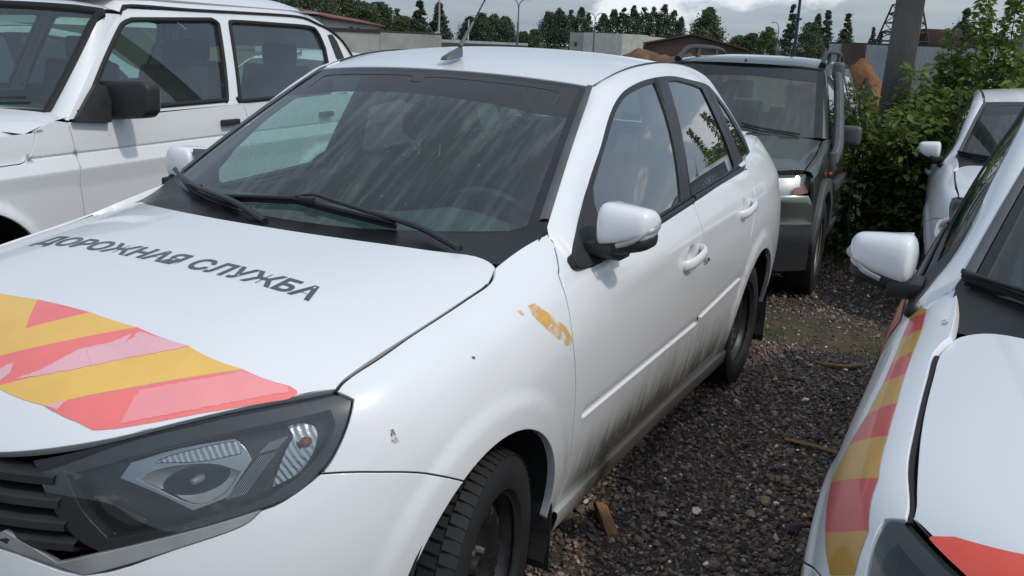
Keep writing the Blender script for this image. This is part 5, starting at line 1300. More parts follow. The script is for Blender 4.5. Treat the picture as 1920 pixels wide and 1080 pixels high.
    for sx in (1, -1):
        for yc in (.78, 3.23):
            wheel('wheel', root, sx*.71, yc, .345, 0, side=sx, r=.345, rr=.205, w=.20, nbolt=5, mats=('rubber', 'chrome_dull'), holes=8)
            pr_ = [(yc+.42*math.cos(a), .36+.42*math.sin(a)) for a in np.linspace(R(-15), R(195), 16)]
            Vv, F = strip_mesh([(sx*.79, y, z) for y, z in pr_], [(sx*.42, y, z) for y, z in pr_], 1); MB().add(Vv, F).build('arch_liner', 'under_body', root)
    MB().box((0, 2.1, .38), (1.40, 3.6, .10)).build('floor_pan', 'under_body', root)
    MB().box((0, .65, .65), (1.1, .75, .45)).build('engine', 'dark_void', root)
    MB().box((0, 3.95, .75), (1.45, .06, .7)).build('tailgate', 'green_paint', root, bevel=.02)
    MB().prism([(1.06, 1.03), (1.20, 1.09), (1.45, 1.06), (1.50, .95), (1.42, .7), (1.1, .65)], -.68, .68, 'x').build('dashboard', 'interior', root, bevel=.03)
    for sx in (1, -1):
        for yy in (1.95, 2.85):
            e = empty('seat', (sx*.35, yy, .5)); e.parent = root
            MB().prism([(-.35, .05), (.15, .05), (.28, .10), (.40, .72), (.30, .75), (.15, .22), (-.35, .22)], -.25, .25, 'x').build('squab', 'seat_cloth', e, bevel=.04)
            MB().box((0, .36, .84), (.26, .10, .17)).build('headrest', 'seat_cloth', e, bevel=.035, seg=3)
# ================================================================ decal colours
def decal_mat(name, color, peel=0.0, peelc=(.86, .62, .66), rough=.35):
    b = NB(name); f = b.noise(7, 5, .6); c = b.mix(b.ramp(f, [(.35, 0.0), (.7, 1.0)]), tuple(x*.93 for x in color), tuple(min(1, x*1.04) for x in color))
    if peel:
        e = b.voro(16, feature='DISTANCE_TO_EDGE'); c = b.mix(b.math('MULTIPLY', b.math('LESS_THAN', e, .006), .5), c, (.45, .30, .33))
    b.set(color=c, rough=rough, coat=.3); return b.m
decal_mat('decal_orange', (.88, .53, .13)); decal_mat('decal_red', (.93, .21, .20)); decal_mat('decal_pink', (.86, .46, .50), 1)
decal_mat('decal_red_dark', (.60, .075, .065)); decal_mat('decal_orange_dark', (.56, .30, .045)); decal_mat('letter_grey', (.065, .07, .08)); decal_mat('fluor_red', (.92, .11, .07))
def smear_mat(name, color, sc=18, th=.5):
    b = NB(name); n = b.noise(sc, 8, .7); b.set(color=color, rough=.6)
    b.set(alpha=b.ramp(n, [(th-.12, 0.0), (th+.12, 1.0)])); return b.m
decal_mat('decal_pink_soft', (.93, .33, .34))
smear_mat('orange_smear', (.76, .42, .09), 30, .50); smear_mat('rust_smear', (.20, .08, .025), 110, .53); smear_mat('speck', (.03, .03, .03), 90, .5)
def decal(name, surf, poly, mat, parent, lift=.0010, step=.03, scale=None, mirror=False, n=1):
    return panel(name, surf, poly, mat, parent, step=step, scale=scale or (WS if surf is W else (1.58, 1.2)), flange=0, off=lift, mirror=mirror)

# ================================================================ the sedans
main = empty('sedan'); tag(main, 'white sedan lettered on its bonnet, nearest car and largest in view', 'car', 'white sedans')
G = make_sedan(main)
SEDAN_PARTS = list(main.children)
def sedan_copy(T, rz, label):
    o = copy_tree(main); o.location = T; o.rotation_euler = (0, 0, rz); tag(o, label, 'car', 'white sedans'); return o
R_T, R_RZ = (2.363, .040, 0.0), R(-1.2)
right = sedan_copy(R_T, R_RZ, 'white sedan with orange and red stripes along its flank, cut off by the right edge')
far = sedan_copy((2.228, 5.222, -.158), R(3.82), 'plain white sedan parked in front of the leafy shrub')
left_a = sedan_copy((-4.75, 1.0, .02), R(9), 'white sedan seen through the windscreen and front window of the boxy off-roader')
left_b = sedan_copy((-4.6, 4.9, -.15), R(7), 'white sedan whose roof shows behind the tail of the boxy off-roader')
# right mirror of the main car is folded back
fm = [c for d in main.children if d.name.startswith('front_door') for c in d.children if c.name.startswith('door_mirror') and c.location.x < 0]
for m_ in fm: m_.rotation_euler = (0, 0, R(-78)); m_.scale = (1, 1, 1)
# ---- lettering and stripes on the main bonnet
hood = G['hood']
HT_place = lambda x, y: HOOD.top([(x, .632+y)])[0]
text_on(HOOD, 'ДОРОЖНАЯ СЛУЖБА', .086, HT_place, 'lettering', 'letter_grey', hood, bold=.0026)
hp = lambda *pts: np.array(HOOD.px(pts))
def hm(poly): return np.array([(1-u, v) for u, v in poly])
ctr = HOOD.px([(53, 553), (28, 611)])
apex = np.array([.5, ctr[1][1]]); 
top_line = [(53, 553), (170, 586), (257, 614), (355, 648.5), (457, 692), (543, 723), (558, 733)]
u_top = HOOD.px(top_line)
def Q(p): return HOOD.px([p])[0]
c_of = lambda a, b: (lambda A, B: A+(B-A)*((.5-A[0])/(B[0]-A[0])))(Q(a), Q(b))      # where a stripe edge meets the centre line
cA, cB, cC, cD = apex, c_of((257, 614), (60, 653)), c_of((353, 649), (100, 698)), c_of((457, 693), (170, 741))
bot = [Q((558, 738)), Q((540, 749)), Q((380, 775)), Q((219, 804)), Q((175, 807)), Q((150, 794)), Q((84, 761))]
top0 = np.array([.5, u_top[0][1]-.005])
stripes = [('decal_red', [top0, Q((170, 586)), cA]), ('decal_orange', [cA, Q((170, 586)), Q((257, 614)), cB]),
           ('decal_red', [cB, Q((257, 614)), Q((353, 649)), cC]), ('decal_orange', [cC, Q((353, 649)), Q((457, 693)), Q((170, 741)), Q((84, 761)), Q((0, 730)), cC-[0, .05]]),
           ('decal_red', [Q((84, 762)), Q((170, 742)), Q((457, 694)), Q((543, 724)), Q((557, 733))]+bot[:-1])]
for mt, pl in stripes:
    for mm in (False, True):
        q = np.array(pl); q = hm(q)[::-1] if mm else q
        decal('stripe', HOOD, q, mt, hood, .0010)
for pl in ([(262, 623), (357, 650), (240, 672), (120, 697), (20, 714), (75, 695), (150, 655), (205, 644), (248, 626), (232, 645)], [(0, 692), (28, 680), (20, 700), (0, 716)], [(225, 795), (262, 732), (455, 697), (541, 726), (540, 735), (470, 748), (330, 775)], [(84, 761), (125, 752), (108, 770)]):
    rp = []
    for a_, b_ in zip(pl, pl[1:]+pl[:1]):
        n_ = max(1, int(math.dist(a_, b_)/7)); rp += [(a_[0]+(b_[0]-a_[0])*t/n_+RNG.normal(0, .9)*(t > 0), a_[1]+(b_[1]-a_[1])*t/n_+RNG.normal(0, .7)*(t > 0)) for t in range(n_)]
    decal('peeled_patch', HOOD, hp(*rp), 'decal_pink_soft' if pl[0][0] in (225,) else 'decal_pink', hood, .0017)
fd = [c for c in main.children if c.name.startswith('front_fender')][0]
wp = lambda *pts: np.array(W.px(pts))
decal('paint_smear', W, wp((989, 573), (1001, 569), (1022, 583), (1045, 600), (1060, 612), (1072, 634), (1073, 645), (1062, 649), (1045, 634), (1025, 617), (1000, 594)), 'orange_smear', fd, .0012)
decal('paint_smear', W, wp((968, 583), (975, 582), (984, 590), (980, 592)), 'orange_smear', fd, .0012)
decal('rust_mark', W, wp((731, 806), (737, 804), (742, 815), (748, 828), (740, 832), (734, 828)), 'rust_smear', fd, .0012, .008)
decal('scratch', W, wp((884, 668), (890, 669), (891, 674), (885, 673)), 'speck', fd, .0012, .006)
decal('scratch', W, wp((1318, 488), (1328, 482), (1332, 486), (1326, 494), (1320, 498)), 'speck', G['doorF'][0], .0012, .006)
# ---- stripes of the right-hand sedan
VR = View(R_T, R_RZ, True)
rf = [c for c in right.children if c.name.startswith('front_fender') and c.data.vertices[0].co.x < 0][0]
rdo = [c for c in right.children if c.name.startswith('front_door') and c.data.vertices[0].co.x < 0][0]
rh = [c for c in right.children if c.name.startswith('bonnet')][0]
for c in [x for x in right.children_recursive if x.name.split('.')[0] in ('lettering', 'stripe', 'peeled_patch', 'paint_smear', 'scratch', 'rust_mark')]: bpy.data.objects.remove(c)
f_ = lambda x, y: (1440+x*.63, 400+y*.63)
Le = [(430, 285), (422, 318), (398, 375), (368, 450), (345, 505), (296, 602), (242, 692), (190, 800), (172, 950), (172, 990), (188, 1078)]
Re = [(472, 285), (470, 296), (458, 345), (432, 412), (407, 482), (384, 566), (356, 664), (330, 790), (300, 945), (285, 985), (258, 1078)]
ks = [('decal_orange_dark', 0, 1), ('decal_red_dark', 1, 2), ('decal_orange_dark', 2, 3), ('decal_red_dark', 3, 4), ('decal_orange_dark', 4, 5), ('decal_red_dark', 5, 6), ('decal_orange_dark', 6, 7), ('decal_red_dark', 7, 8), ('decal_orange_dark', 8, 10)]
LU = W.px([f_(*p) for p in Le], VR); RU = W.px([f_(*p) for p in Re], VR)
for mt, a, b in ks:
    pl = [LU[k] for k in range(a, b+1)]+[RU[k] for k in range(b, a-1, -1)]
    decal('stripe', W, np.array(pl), mt, rf, .0012, mirror=True)
pA, pB = W.base(np.array([RU[0]]))[0], W.base(np.array([LU[0]]))[0]
zt_, zb_ = .90, .72
for k in range(12):
    y0 = 1.30+.085*k*2
    for j, mt in enumerate(('decal_red_dark', 'decal_orange_dark')):
        ya = y0+.085*j; pl = W.side([(ya, zb_), (ya+.085, zb_), (ya+.085+.06, zt_), (ya+.06, zt_)])
        if ya+.15 < 3.15: decal('stripe', W, np.array(pl), mt, rdo, .0028, mirror=True, step=.05)
HR = lambda *pts: np.array([(1-u, v) for u, v in HOOD.px(pts, VR)])
red = HR((1742, 1010), (1748, 1006), (1790, 1007), (1850, 1024), (1930, 1042), (1990, 1056), (1990, 1130), (1900, 1130), (1818, 1085), (1780, 1050), (1755, 1025))
decal('stripe', HOOD, red, 'fluor_red', rh, .0012)
decal('rust_mark', W, np.array(W.px([(1764, 604), (1772, 600), (1778, 604), (1776, 611), (1767, 612)], VR)), 'rust_smear', rf, .0016, .01, mirror=True)
# ================================================================ the off-roaders
N_T, N_RZ = (-2.511, .462, 0.0), R(8.0)
niva = empty('off_roader', N_T, N_RZ); tag(niva, 'white boxy off-roader with black door mirror, leftmost car', 'car')
make_offroader(niva, View(N_T, N_RZ))
g_T, g_RZ = (-.088, 5.15, -.178), R(3.3)
grn = empty('off_roader', g_T, g_RZ); tag(grn, 'dark green off-roader with roof rails and snorkel behind the nearest sedan', 'car')
make_green(grn, View(g_T, g_RZ))
# ================================================================ ground
def gz(x, y):
    y = np.asarray(y, float); x = np.asarray(x, float)
    base = np.interp(y, [-1e4, 3.3, 5.4, 14, 60, 1e5], [0, 0, -.175, -.20, -.40, -.40])
    base = base + np.where(x < -1.2, np.clip((-1.2-x)/1.0, 0, 1)*np.clip((y-3.3)/2.0, 0, 1)*.10, 0)
    return base + .012*np.sin(x*2.1+y*1.3)*np.clip((y-4)/2, 0, 1)
b = NB('soil'); x_, y_, z_ = b.xyz()
n1 = b.noise(1.1, 7, .65); n2 = b.noise(9, 6, .7); n3 = b.noise(70, 4, .7)
soil = b.mix(b.ramp(n2, [(.3, 0.), (.7, 1.)]), (.050, .038, .027), (.125, .092, .064))
grav = b.mix(b.ramp(n3, [(.35, 0.), (.65, 1.)]), (.030, .025, .021), (.095, .078, .066))
band = b.math('MULTIPLY', b.ramp(b.math('ADD', y_, b.math('MULTIPLY', b.math('SUBTRACT', n1, .5), 1.6)), [(4.15, 0.), (4.6, 1.)]) if False else b.math('SUBTRACT', 1.0, b.math('MULTIPLY', b.math('ABSOLUTE', b.math('SUBTRACT', b.math('ADD', y_, b.math('MULTIPLY', b.math('SUBTRACT', n1, .5), 1.4)), 4.75)), 1.25), clamp=True), 1.0)
band = b.ramp(band, [(.05, 0.), (.55, 1.)])
moss = b.ramp(b.noise(3.2, 6, .65), [(.52, 0.), (.64, .75)])
c = b.mix(band, grav, soil); c = b.mix(b.math('MULTIPLY', moss, band), c, (.045, .060, .020))
farm = b.math('MULTIPLY', b.math('SUBTRACT', y_, 10.0), .2, clamp=True); c = b.mix(farm, c, b.mix(b.noise(.4, 5), (.05, .075, .025), (.11, .10, .06)))
b.set(color=c, rough=.9, spec=.25); b.bump(b.math('ADD', n3, b.math('MULTIPLY', n2, .5)), .7, .012)
xs = np.concatenate([[-1500, -400, -100, -30, -10], np.linspace(-6, 6, 49), [10, 30, 100, 400, 1500]])
ys = np.concatenate([[-300, -50, -10, -3], np.linspace(-1, 12, 53), [16, 22, 30, 45, 60, 100, 200, 500, 2500]])
X, Y = np.meshgrid(xs, ys, indexing='ij'); Z = gz(X, Y); ny = len(ys)
V = np.stack([X.ravel(), Y.ravel(), Z.ravel()], 1); F = [(i*ny+j, (i+1)*ny+j, (i+1)*ny+j+1, i*ny+j+1) for i in range(len(xs)-1) for j in range(ny-1)]
tag(new_obj('ground', mesh_from(V, F, True), 'soil'), kind='structure')
# ---- crushed stone
ICO = np.array([(-1, 1.618, 0), (1, 1.618, 0), (-1, -1.618, 0), (1, -1.618, 0), (0, -1, 1.618), (0, 1, 1.618), (0, -1, -1.618), (0, 1, -1.618), (1.618, 0, -1), (1.618, 0, 1), (-1.618, 0, -1), (-1.618, 0, 1)])/1.9
ICF = np.array([(0, 11, 5), (0, 5, 1), (0, 1, 7), (0, 7, 10), (0, 10, 11), (1, 5, 9), (5, 11, 4), (11, 10, 2), (10, 7, 6), (7, 1, 8), (3, 9, 4), (3, 4, 2), (3, 2, 6), (3, 6, 8), (3, 8, 9), (4, 9, 5), (2, 4, 11), (6, 2, 10), (8, 6, 7), (9, 8, 1)])
b = NB('stone'); at_ = b.n('ShaderNodeAttribute', attribute_name='col'); nn = b.noise(55, 5, .7)
cc = b.n('ShaderNodeMix', data_type='RGBA', blend_type='MULTIPLY'); cc.inputs[0].default_value = 1; b.l(at_.outputs['Color'], cc.inputs[6]); b.l(b.ramp(nn, [(.25, .55), (.75, 1.35)]), cc.inputs[7])
b.set(color=cc.outputs[2], rough=.62, spec=.4); b.bump(nn, .5, .004)
def fast_mesh(V, F):
    me = bpy.data.meshes.new('mesh'); V = np.asarray(V, np.float32); F = np.asarray(F, np.int32); k = F.shape[1]
    me.vertices.add(len(V)); me.vertices.foreach_set('co', V.ravel()); me.loops.add(F.size); me.loops.foreach_set('vertex_index', F.ravel())
    me.polygons.add(len(F)); me.polygons.foreach_set('loop_start', np.arange(0, F.size, k, dtype=np.int32)); me.polygons.foreach_set('use_smooth', np.zeros(len(F), bool)); me.update(calc_edges=True); return me
def rand_rot(n):
    q = RNG.normal(size=(n, 4)); q /= np.linalg.norm(q, axis=1, keepdims=True); w, x, y, z = q.T
    return np.stack([np.stack([1-2*(y*y+z*z), 2*(x*y-z*w), 2*(x*z+y*w)], 1), np.stack([2*(x*y+z*w), 1-2*(x*x+z*z), 2*(y*z-x*w)], 1), np.stack([2*(x*z-y*w), 2*(y*z+x*w), 1-2*(x*x+y*y)], 1)], 1)
def stones(px, py, r_):
    n = len(px); base = ICO[None]*RNG.uniform(.62, 1.25, (n, 12, 1)); sc = np.stack([RNG.uniform(.8, 1.35, n), RNG.uniform(.7, 1.1, n), RNG.uniform(.45, .8, n)], 1)
    P = np.einsum('nij,nkj->nki', rand_rot(n), base*sc[:, None]); tilt = P*[1, 1, .78]
    P = tilt*r_[:, None, None]; z = gz(px, py)+RNG.uniform(-.15, .75, n)*r_
    P += np.stack([px, py, z], 1)[:, None]; F = (np.arange(n)[:, None, None]*12+ICF[None]).reshape(-1, 3)
    pal = np.array([(.036, .030, .027), (.054, .044, .038), (.072, .061, .054), (.028, .025, .024), (.060, .041, .031), (.105, .096, .088), (.15, .11, .07), (.24, .22, .19)]); wt = np.array([.27, .23, .14, .17, .10, .062, .018, .010])
    c = pal[RNG.choice(8, n, p=wt/wt.sum())]*RNG.uniform(.75, 1.3, (n, 1))*np.array([3.6, 3.2, 2.9]); c4 = np.concatenate([np.repeat(c, 12, 0), np.ones((n*12, 1))], 1)
    me = fast_mesh(P.reshape(-1, 3), F); a = me.attributes.new('col', 'FLOAT_COLOR', 'POINT'); a.data.foreach_set('color', c4.astype(np.float32).ravel()); return me
def scatter(x0, x1, y0, y1, dens):
    n = int((x1-x0)*(y1-y0)*dens); return RNG.uniform(x0, x1, n), RNG.uniform(y0, y1, n)
sets = []
for (x0, x1, y0, y1, d, lo, hi) in ((.25, 1.9, .75, 4.3, 4600, .0045, .0125), (.25, 1.9, .75, 4.2, 200, .013, .022), (-.2, 2.2, 4.2, 5.4, 420, .005, .012), (.2, 2.3, 5.2, 8.5, 900, .008, .018)):
    a, c_ = scatter(x0, x1, y0, y1, d); sets.append((a, c_, RNG.uniform(lo, hi, len(a))))
gx, gy, gr_ = [np.concatenate([s_[i] for s_ in sets]) for i in range(3)]
tag(new_obj('gravel', stones(gx, gy, gr_), 'stone'), 'dark crushed stone covering the ground between the cars', 'gravel', kind='stuff')
def big_stone(px, py, r_, color, label):
    p = at(px, py, 'z', .01); me = stones(np.array([0.0]), np.array([0.0]), np.array([r_])); col_ = np.tile(np.array([*color, 1], np.float32), 12); me.attributes['col'].data.foreach_set('color', col_)
    o = new_obj('stone', me, 'stone'); o.location = (p[0], p[1], gz(p[0], p[1])+r_*.75); o.scale = (1.25, 1, .7); tag(o, label, 'stone', 'pale stones among the gravel'); return o
for a in ((1405, 972, .024, (.30, .27, .21), 'pale flat stone on the gravel, largest of the light ones near the striped sedan'), (1436, 943, .021, (.34, .22, .11), 'orange tan stone on the gravel beside the pale flat stone'),
          (1240, 972, .024, (.25, .24, .21), 'long pale grey stone on the gravel right of the split wood'), (1352, 830, .013, (.30, .24, .17), 'small tan stone in the middle of the gravel'),
          (1565, 700, .022, (.32, .22, .15), 'flat pinkish stone by the muddy strip'), (1340, 1065, .020, (.20, .12, .08), 'reddish brown stone at the bottom edge of the gravel'), (1485, 1000, .035, (.05, .05, .055), 'large dark grey stone on the gravel near the striped sedan')): big_stone(*a)
# ---- scraps of wood
b = NB('old_wood'); f = b.noise(6, 6, .6, b.mapping((30, 3, 30))); b.set(color=b.mix(b.ramp(f, [(.3, 0.), (.7, 1.)]), (.13, .065, .025), (.36, .21, .09)), rough=.85); b.bump(f, .6, .004)
p = at(1136, 972, 'z', .03); ang = math.atan2(p[1]-CAM_P[1], p[0]-CAM_P[0])
wch = MB()
for k in range(5):
    a0 = -.03+.013*k; wch.add([(a0, -.07+.012*RNG.random(), 0), (a0+.0115, -.065, .003), (a0+.0115, .07-.02*RNG.random(), .002), (a0, .06+.02*RNG.random(), 0), (a0+.002, -.062, .018+.01*RNG.random()), (a0+.010, -.06, .016), (a0+.010, .055, .014), (a0+.002, .05+.015*RNG.random(), .018)], [(0, 1, 2, 3), (4, 7, 6, 5), (0, 4, 5, 1), (1, 5, 6, 2), (2, 6, 7, 3), (3, 7, 4, 0)])
b2 = MB(); b2.v = wch.v; b2.f = wch.f
me = mesh_from(wch.v, wch.f, False); bm = bmesh.new(); bm.from_mesh(me); bmesh.ops.remove_doubles(bm, verts=bm.verts, dist=.0035); bmesh.ops.convex_hull(bm, input=bm.verts); bm.to_mesh(me); bm.free()
o = new_obj('wood_chunk', me, 'old_wood'); o.location = (p[0], p[1], .012); o.rotation_euler = (R(14), R(9), ang-math.pi/2+.35); o.scale = (.72, 1.25, 1.1); tag(o, 'split chunk of brown wood lying on the gravel by the front wheel', 'wood')
p, q = at(1472, 822, 'z', .02), at(1572, 848, 'z', .02); o = MB().tube([p, (p+q)/2+[0, 0, .004], q], [.012, .012, .010], 4, flat=(1.3, .45)).build('wooden_lath', 'old_wood'); tag(o, 'thin brown strip of wood lying on the gravel by the striped sedan', 'wood')
for (pp, lab) in (([(1370, 838), (1400, 825), (1440, 822), (1470, 826)], 'thin bent twig lying across the gravel left of the wooden strip'), ([(1430, 702), (1462, 691), (1500, 690)], 'short dry twig on the gravel near the rear wheel'), ([(1545, 665), (1590, 668), (1615, 662)], 'broad brown strip of bark by the muddy strip')):
    P_ = np.array([at(a, c_, 'z', .025) for a, c_ in pp]); P_[:, 2] = gz(P_[:, 0], P_[:, 1])+.022
    tag(MB().tube(crom(P_, 4), .0028 if 'bark' not in lab else .016, 5, flat=(1, .6)).build('twig', 'old_wood', None, True), lab, 'twig')
# ================================================================ plants
def leaf_mat(name, c0, c1, trans=.25):
    b = NB(name); at_ = b.n('ShaderNodeAttribute', attribute_name='col'); oi = b.n('ShaderNodeObjectInfo')
    f = b.math('ADD', b.math('MULTIPLY', oi.outputs['Random'], .45), b.math('MULTIPLY', b.noise(2.2, 4, .6), .8)); c = b.mix(b.ramp(f, [(.25, 0.), (.85, 1.)]), c0, c1)
    b.set(color=c, rough=.48, spec=.4)
    tl = b.n('ShaderNodeBsdfTranslucent'); b.l(c, tl.inputs[0]); mx = b.n('ShaderNodeMixShader'); mx.inputs[0].default_value = trans; b.l(b.b.outputs[0], mx.inputs[1]); b.l(tl.outputs[0], mx.inputs[2]); b.l(mx.outputs[0], b.o.inputs[0]); return b.m
leaf_mat('leaf_green', (.070, .115, .026), (.270, .340, .080), .45); leaf_mat('grass_green', (.05, .075, .02), (.12, .14, .05)); leaf_mat('crown_dark', (.048, .074, .046), (.085, .120, .066), .25); leaf_mat('crown_mid', (.060, .092, .046), (.110, .150, .066), .3); leaf_mat('crown_light', (.065, .098, .036), (.120, .155, .058), .25)
simple('bark', (.085, .068, .050), .9, var=.3, bump=.4, bscale=30); simple('twig_green', (.07, .075, .03), .8)
LEAF = np.array([(0, 0, 0), (.28, .30, .05), (0, .34, -.02), (-.28, .30, .05), (.25, .62, .03), (0, .66, -.05), (-.25, .62, .03), (0, 1, -.14)]); LFF = [(0, 1, 2), (0, 2, 3), (1, 4, 5, 2), (2, 5, 6, 3), (4, 7, 5), (5, 7, 6)]
LTRI = np.array([(0, 1, 2), (0, 2, 3), (1, 4, 5), (1, 5, 2), (2, 5, 6), (2, 6, 3), (4, 7, 5), (5, 7, 6)])
leaf_me = mesh_from(LEAF, LFF, True); leaf_me.materials.append(MATS['leaf_green'])
def leaf_frames(d, n):
    """rotation matrices whose y axis follows d (roughly) with drooping tips"""
    y = unit(d); up = np.tile([0, 0, 1.0], (n, 1))+RNG.normal(0, .45, (n, 3)); x = unit(np.cross(y, up)); z = np.cross(x, y); return np.stack([x, y, z], 2)
def shrub(label, stems, n_leaf, size, seed_pts):
    root = empty('shrub', seed_pts); tag(root, label, 'shrub', 'shrubs behind the cars'); base = np.array(seed_pts)
    LP, LD, first = [], [], True
    for (dx, dy, h, lean, spread) in stems:
        t = np.linspace(0, 1, 9); a = RNG.uniform(0, 6.28); cx = dx+lean[0]*t**1.6+.04*np.sin(5*t+a); cy = dy+lean[1]*t**1.6+.04*np.cos(4*t+a); P_ = np.stack([cx, cy, h*t], 1)
        MB().tube(P_, np.linspace(.014, .003, 9), 5).build('stem', 'twig_green', root, True)
        k = int(n_leaf*h); tt = RNG.uniform(.03, 1.0, k)**.85; pc = np.stack([np.interp(tt, t, P_[:, i]) for i in range(3)], 1)
        rad = spread*(1-.72*tt)*RNG.uniform(.1, 1, k)**.6; th = RNG.uniform(0, 6.283, k); d = np.stack([np.cos(th), np.sin(th), RNG.uniform(-.45, .55, k)], 1)
        LP.append(pc+d*[1, 1, .7]*rad[:, None]); LD.append(d+[0, 0, -.15])
    LP, LD = np.vstack(LP), np.vstack(LD); n = len(LP); Mx = leaf_frames(LD+RNG.normal(0, .35, LD.shape), n); sz = size*RNG.uniform(.6, 1.25, n)
    # the leaves that show largest: outer ones on the camera's side
    toc = unit(CAM_P-(LP+base)); expo = np.sum((LP-[0, 0, LP[:, 2].mean()])*toc*[1, 1, .2], 1)+sz*4+RNG.uniform(0, .25, n); order = np.argsort(-expo); single, rest = order[:300], order[300:]
    for i in single:
        o = bpy.data.objects.new('leaf', leaf_me); COL.objects.link(o); o.parent = root
        m = Matrix(Mx[i].tolist()).to_4x4(); o.matrix_local = Matrix.Translation(Vector(LP[i])) @ m @ Matrix.Scale(sz[i], 4)
    P_ = LP[rest][:, None]+np.einsum('nij,kj->nki', Mx[rest], LEAF)*sz[rest][:, None, None]; F_ = (np.arange(len(rest))[:, None, None]*8+LTRI[None]).reshape(-1, 3)
    o = new_obj('foliage', fast_mesh(P_.reshape(-1, 3), F_), 'leaf_green', root); tag(o, kind='stuff'); return root
st = [(RNG.uniform(-.30, .50), RNG.uniform(-.35, .3), RNG.uniform(.95, 1.5), (RNG.uniform(-.2, .2), RNG.uniform(-.25, .1)), .34) for _ in range(26)]
shrub('low leafy shrub around the foot of the concrete pole', st, 330, .066, (.86, 7.75, gz(.86, 7.75)))
st = [(RNG.uniform(-.62, .50), RNG.uniform(-.4, .4), RNG.uniform(1.2, 1.8), (RNG.uniform(-.2, .2), RNG.uniform(-.2, .1)), .36) for _ in range(28)]+[(-.12, 0, 2.28, (.05, 0), .16), (.18, .1, 2.32, (-.02, 0), .13), (.02, .1, 2.05, (0, 0), .22), (.55, .1, 2.30, (.06, 0), .05), (-.3, .1, 1.95, (.0, 0), .2)]
shrub('tall leafy shrub right of the concrete pole behind the plain white sedan', st, 330, .072, (1.52, 8.35, gz(1.52, 8.35)))
st = [(RNG.uniform(-.6, .6), RNG.uniform(-.4, .4), RNG.uniform(.8, 1.35), (RNG.uniform(-.2, .2), RNG.uniform(-.2, .1)), .34) for _ in range(16)]
shrub('lower leafy shrub at the right edge above the plain white sedan', st, 260, .068, (2.45, 9.0, gz(2.45, 9.0)))
# grass on the muddy strip and under the shrubs
def blades(n, xr, yr, h):
    px, py = RNG.uniform(*xr, n), RNG.uniform(*yr, n); k = np.sin(px*5.1)+np.sin(py*4.3+px*2)+RNG.normal(0, .7, n); m = k > .5; px, py = px[m], py[m]; n = len(px)
    a = RNG.uniform(0, 6.28, n); hh = h*RNG.uniform(.4, 1.2, n); w = .0035; z = gz(px, py); ln = np.stack([np.cos(a), np.sin(a)], 1)*hh[:, None]*.55
    A = np.stack([px-np.sin(a)*w, py+np.cos(a)*w, z], 1); B = np.stack([px+np.sin(a)*w, py-np.cos(a)*w, z], 1); T_ = np.stack([px+ln[:, 0], py+ln[:, 1], z+hh], 1)
    return np.stack([A, B, T_], 1).reshape(-1, 3)
VV = np.vstack([blades(2600, (.6, 2.0), (4.2, 5.5), .035), blades(1800, (.3, 2.6), (6.8, 8.0), .12), blades(900, (1.2, 1.7), (4.4, 5.3), .06)])
tag(new_obj('grass', fast_mesh(VV, np.arange(len(VV)).reshape(-1, 3)), 'grass_green'), 'sparse low grass on the muddy strip', 'grass', kind='stuff')
# ================================================================ concrete pole
b = NB('concrete'); n_ = b.noise(6, 7, .65, b.mapping((1, 1, .35))); b.set(color=b.mix(b.ramp(n_, [(.3, 0.), (.7, 1.)]), (.100, .094, .083), (.165, .155, .138)), rough=.92); b.bump(b.noise(45, 5, .7), .35, .008)
p = at(1688, 100, 'y', 8.25); z0 = float(gz(p[0], p[1])); hw = .128
V = []; 
for z, k in ((z0-.1, 1.0), (9.0, .72)): V += [(-hw*k, -hw*k*.9, z), (hw*k, -hw*k*.9, z), (hw*k*.85, hw*k*.9, z), (-hw*k*.85, hw*k*.9, z)]
o = MB().add(V, [(0, 3, 2, 1), (4, 5, 6, 7), (0, 1, 5, 4), (1, 2, 6, 5), (2, 3, 7, 6), (3, 0, 4, 7)]).build('utility_pole', 'concrete', None, bevel=.012); o.location = (p[0]-.01, p[1], 0); o.rotation_euler = (0, R(1.2), 0); tag(o, 'thick grey concrete pole standing in the shrub', 'pole')
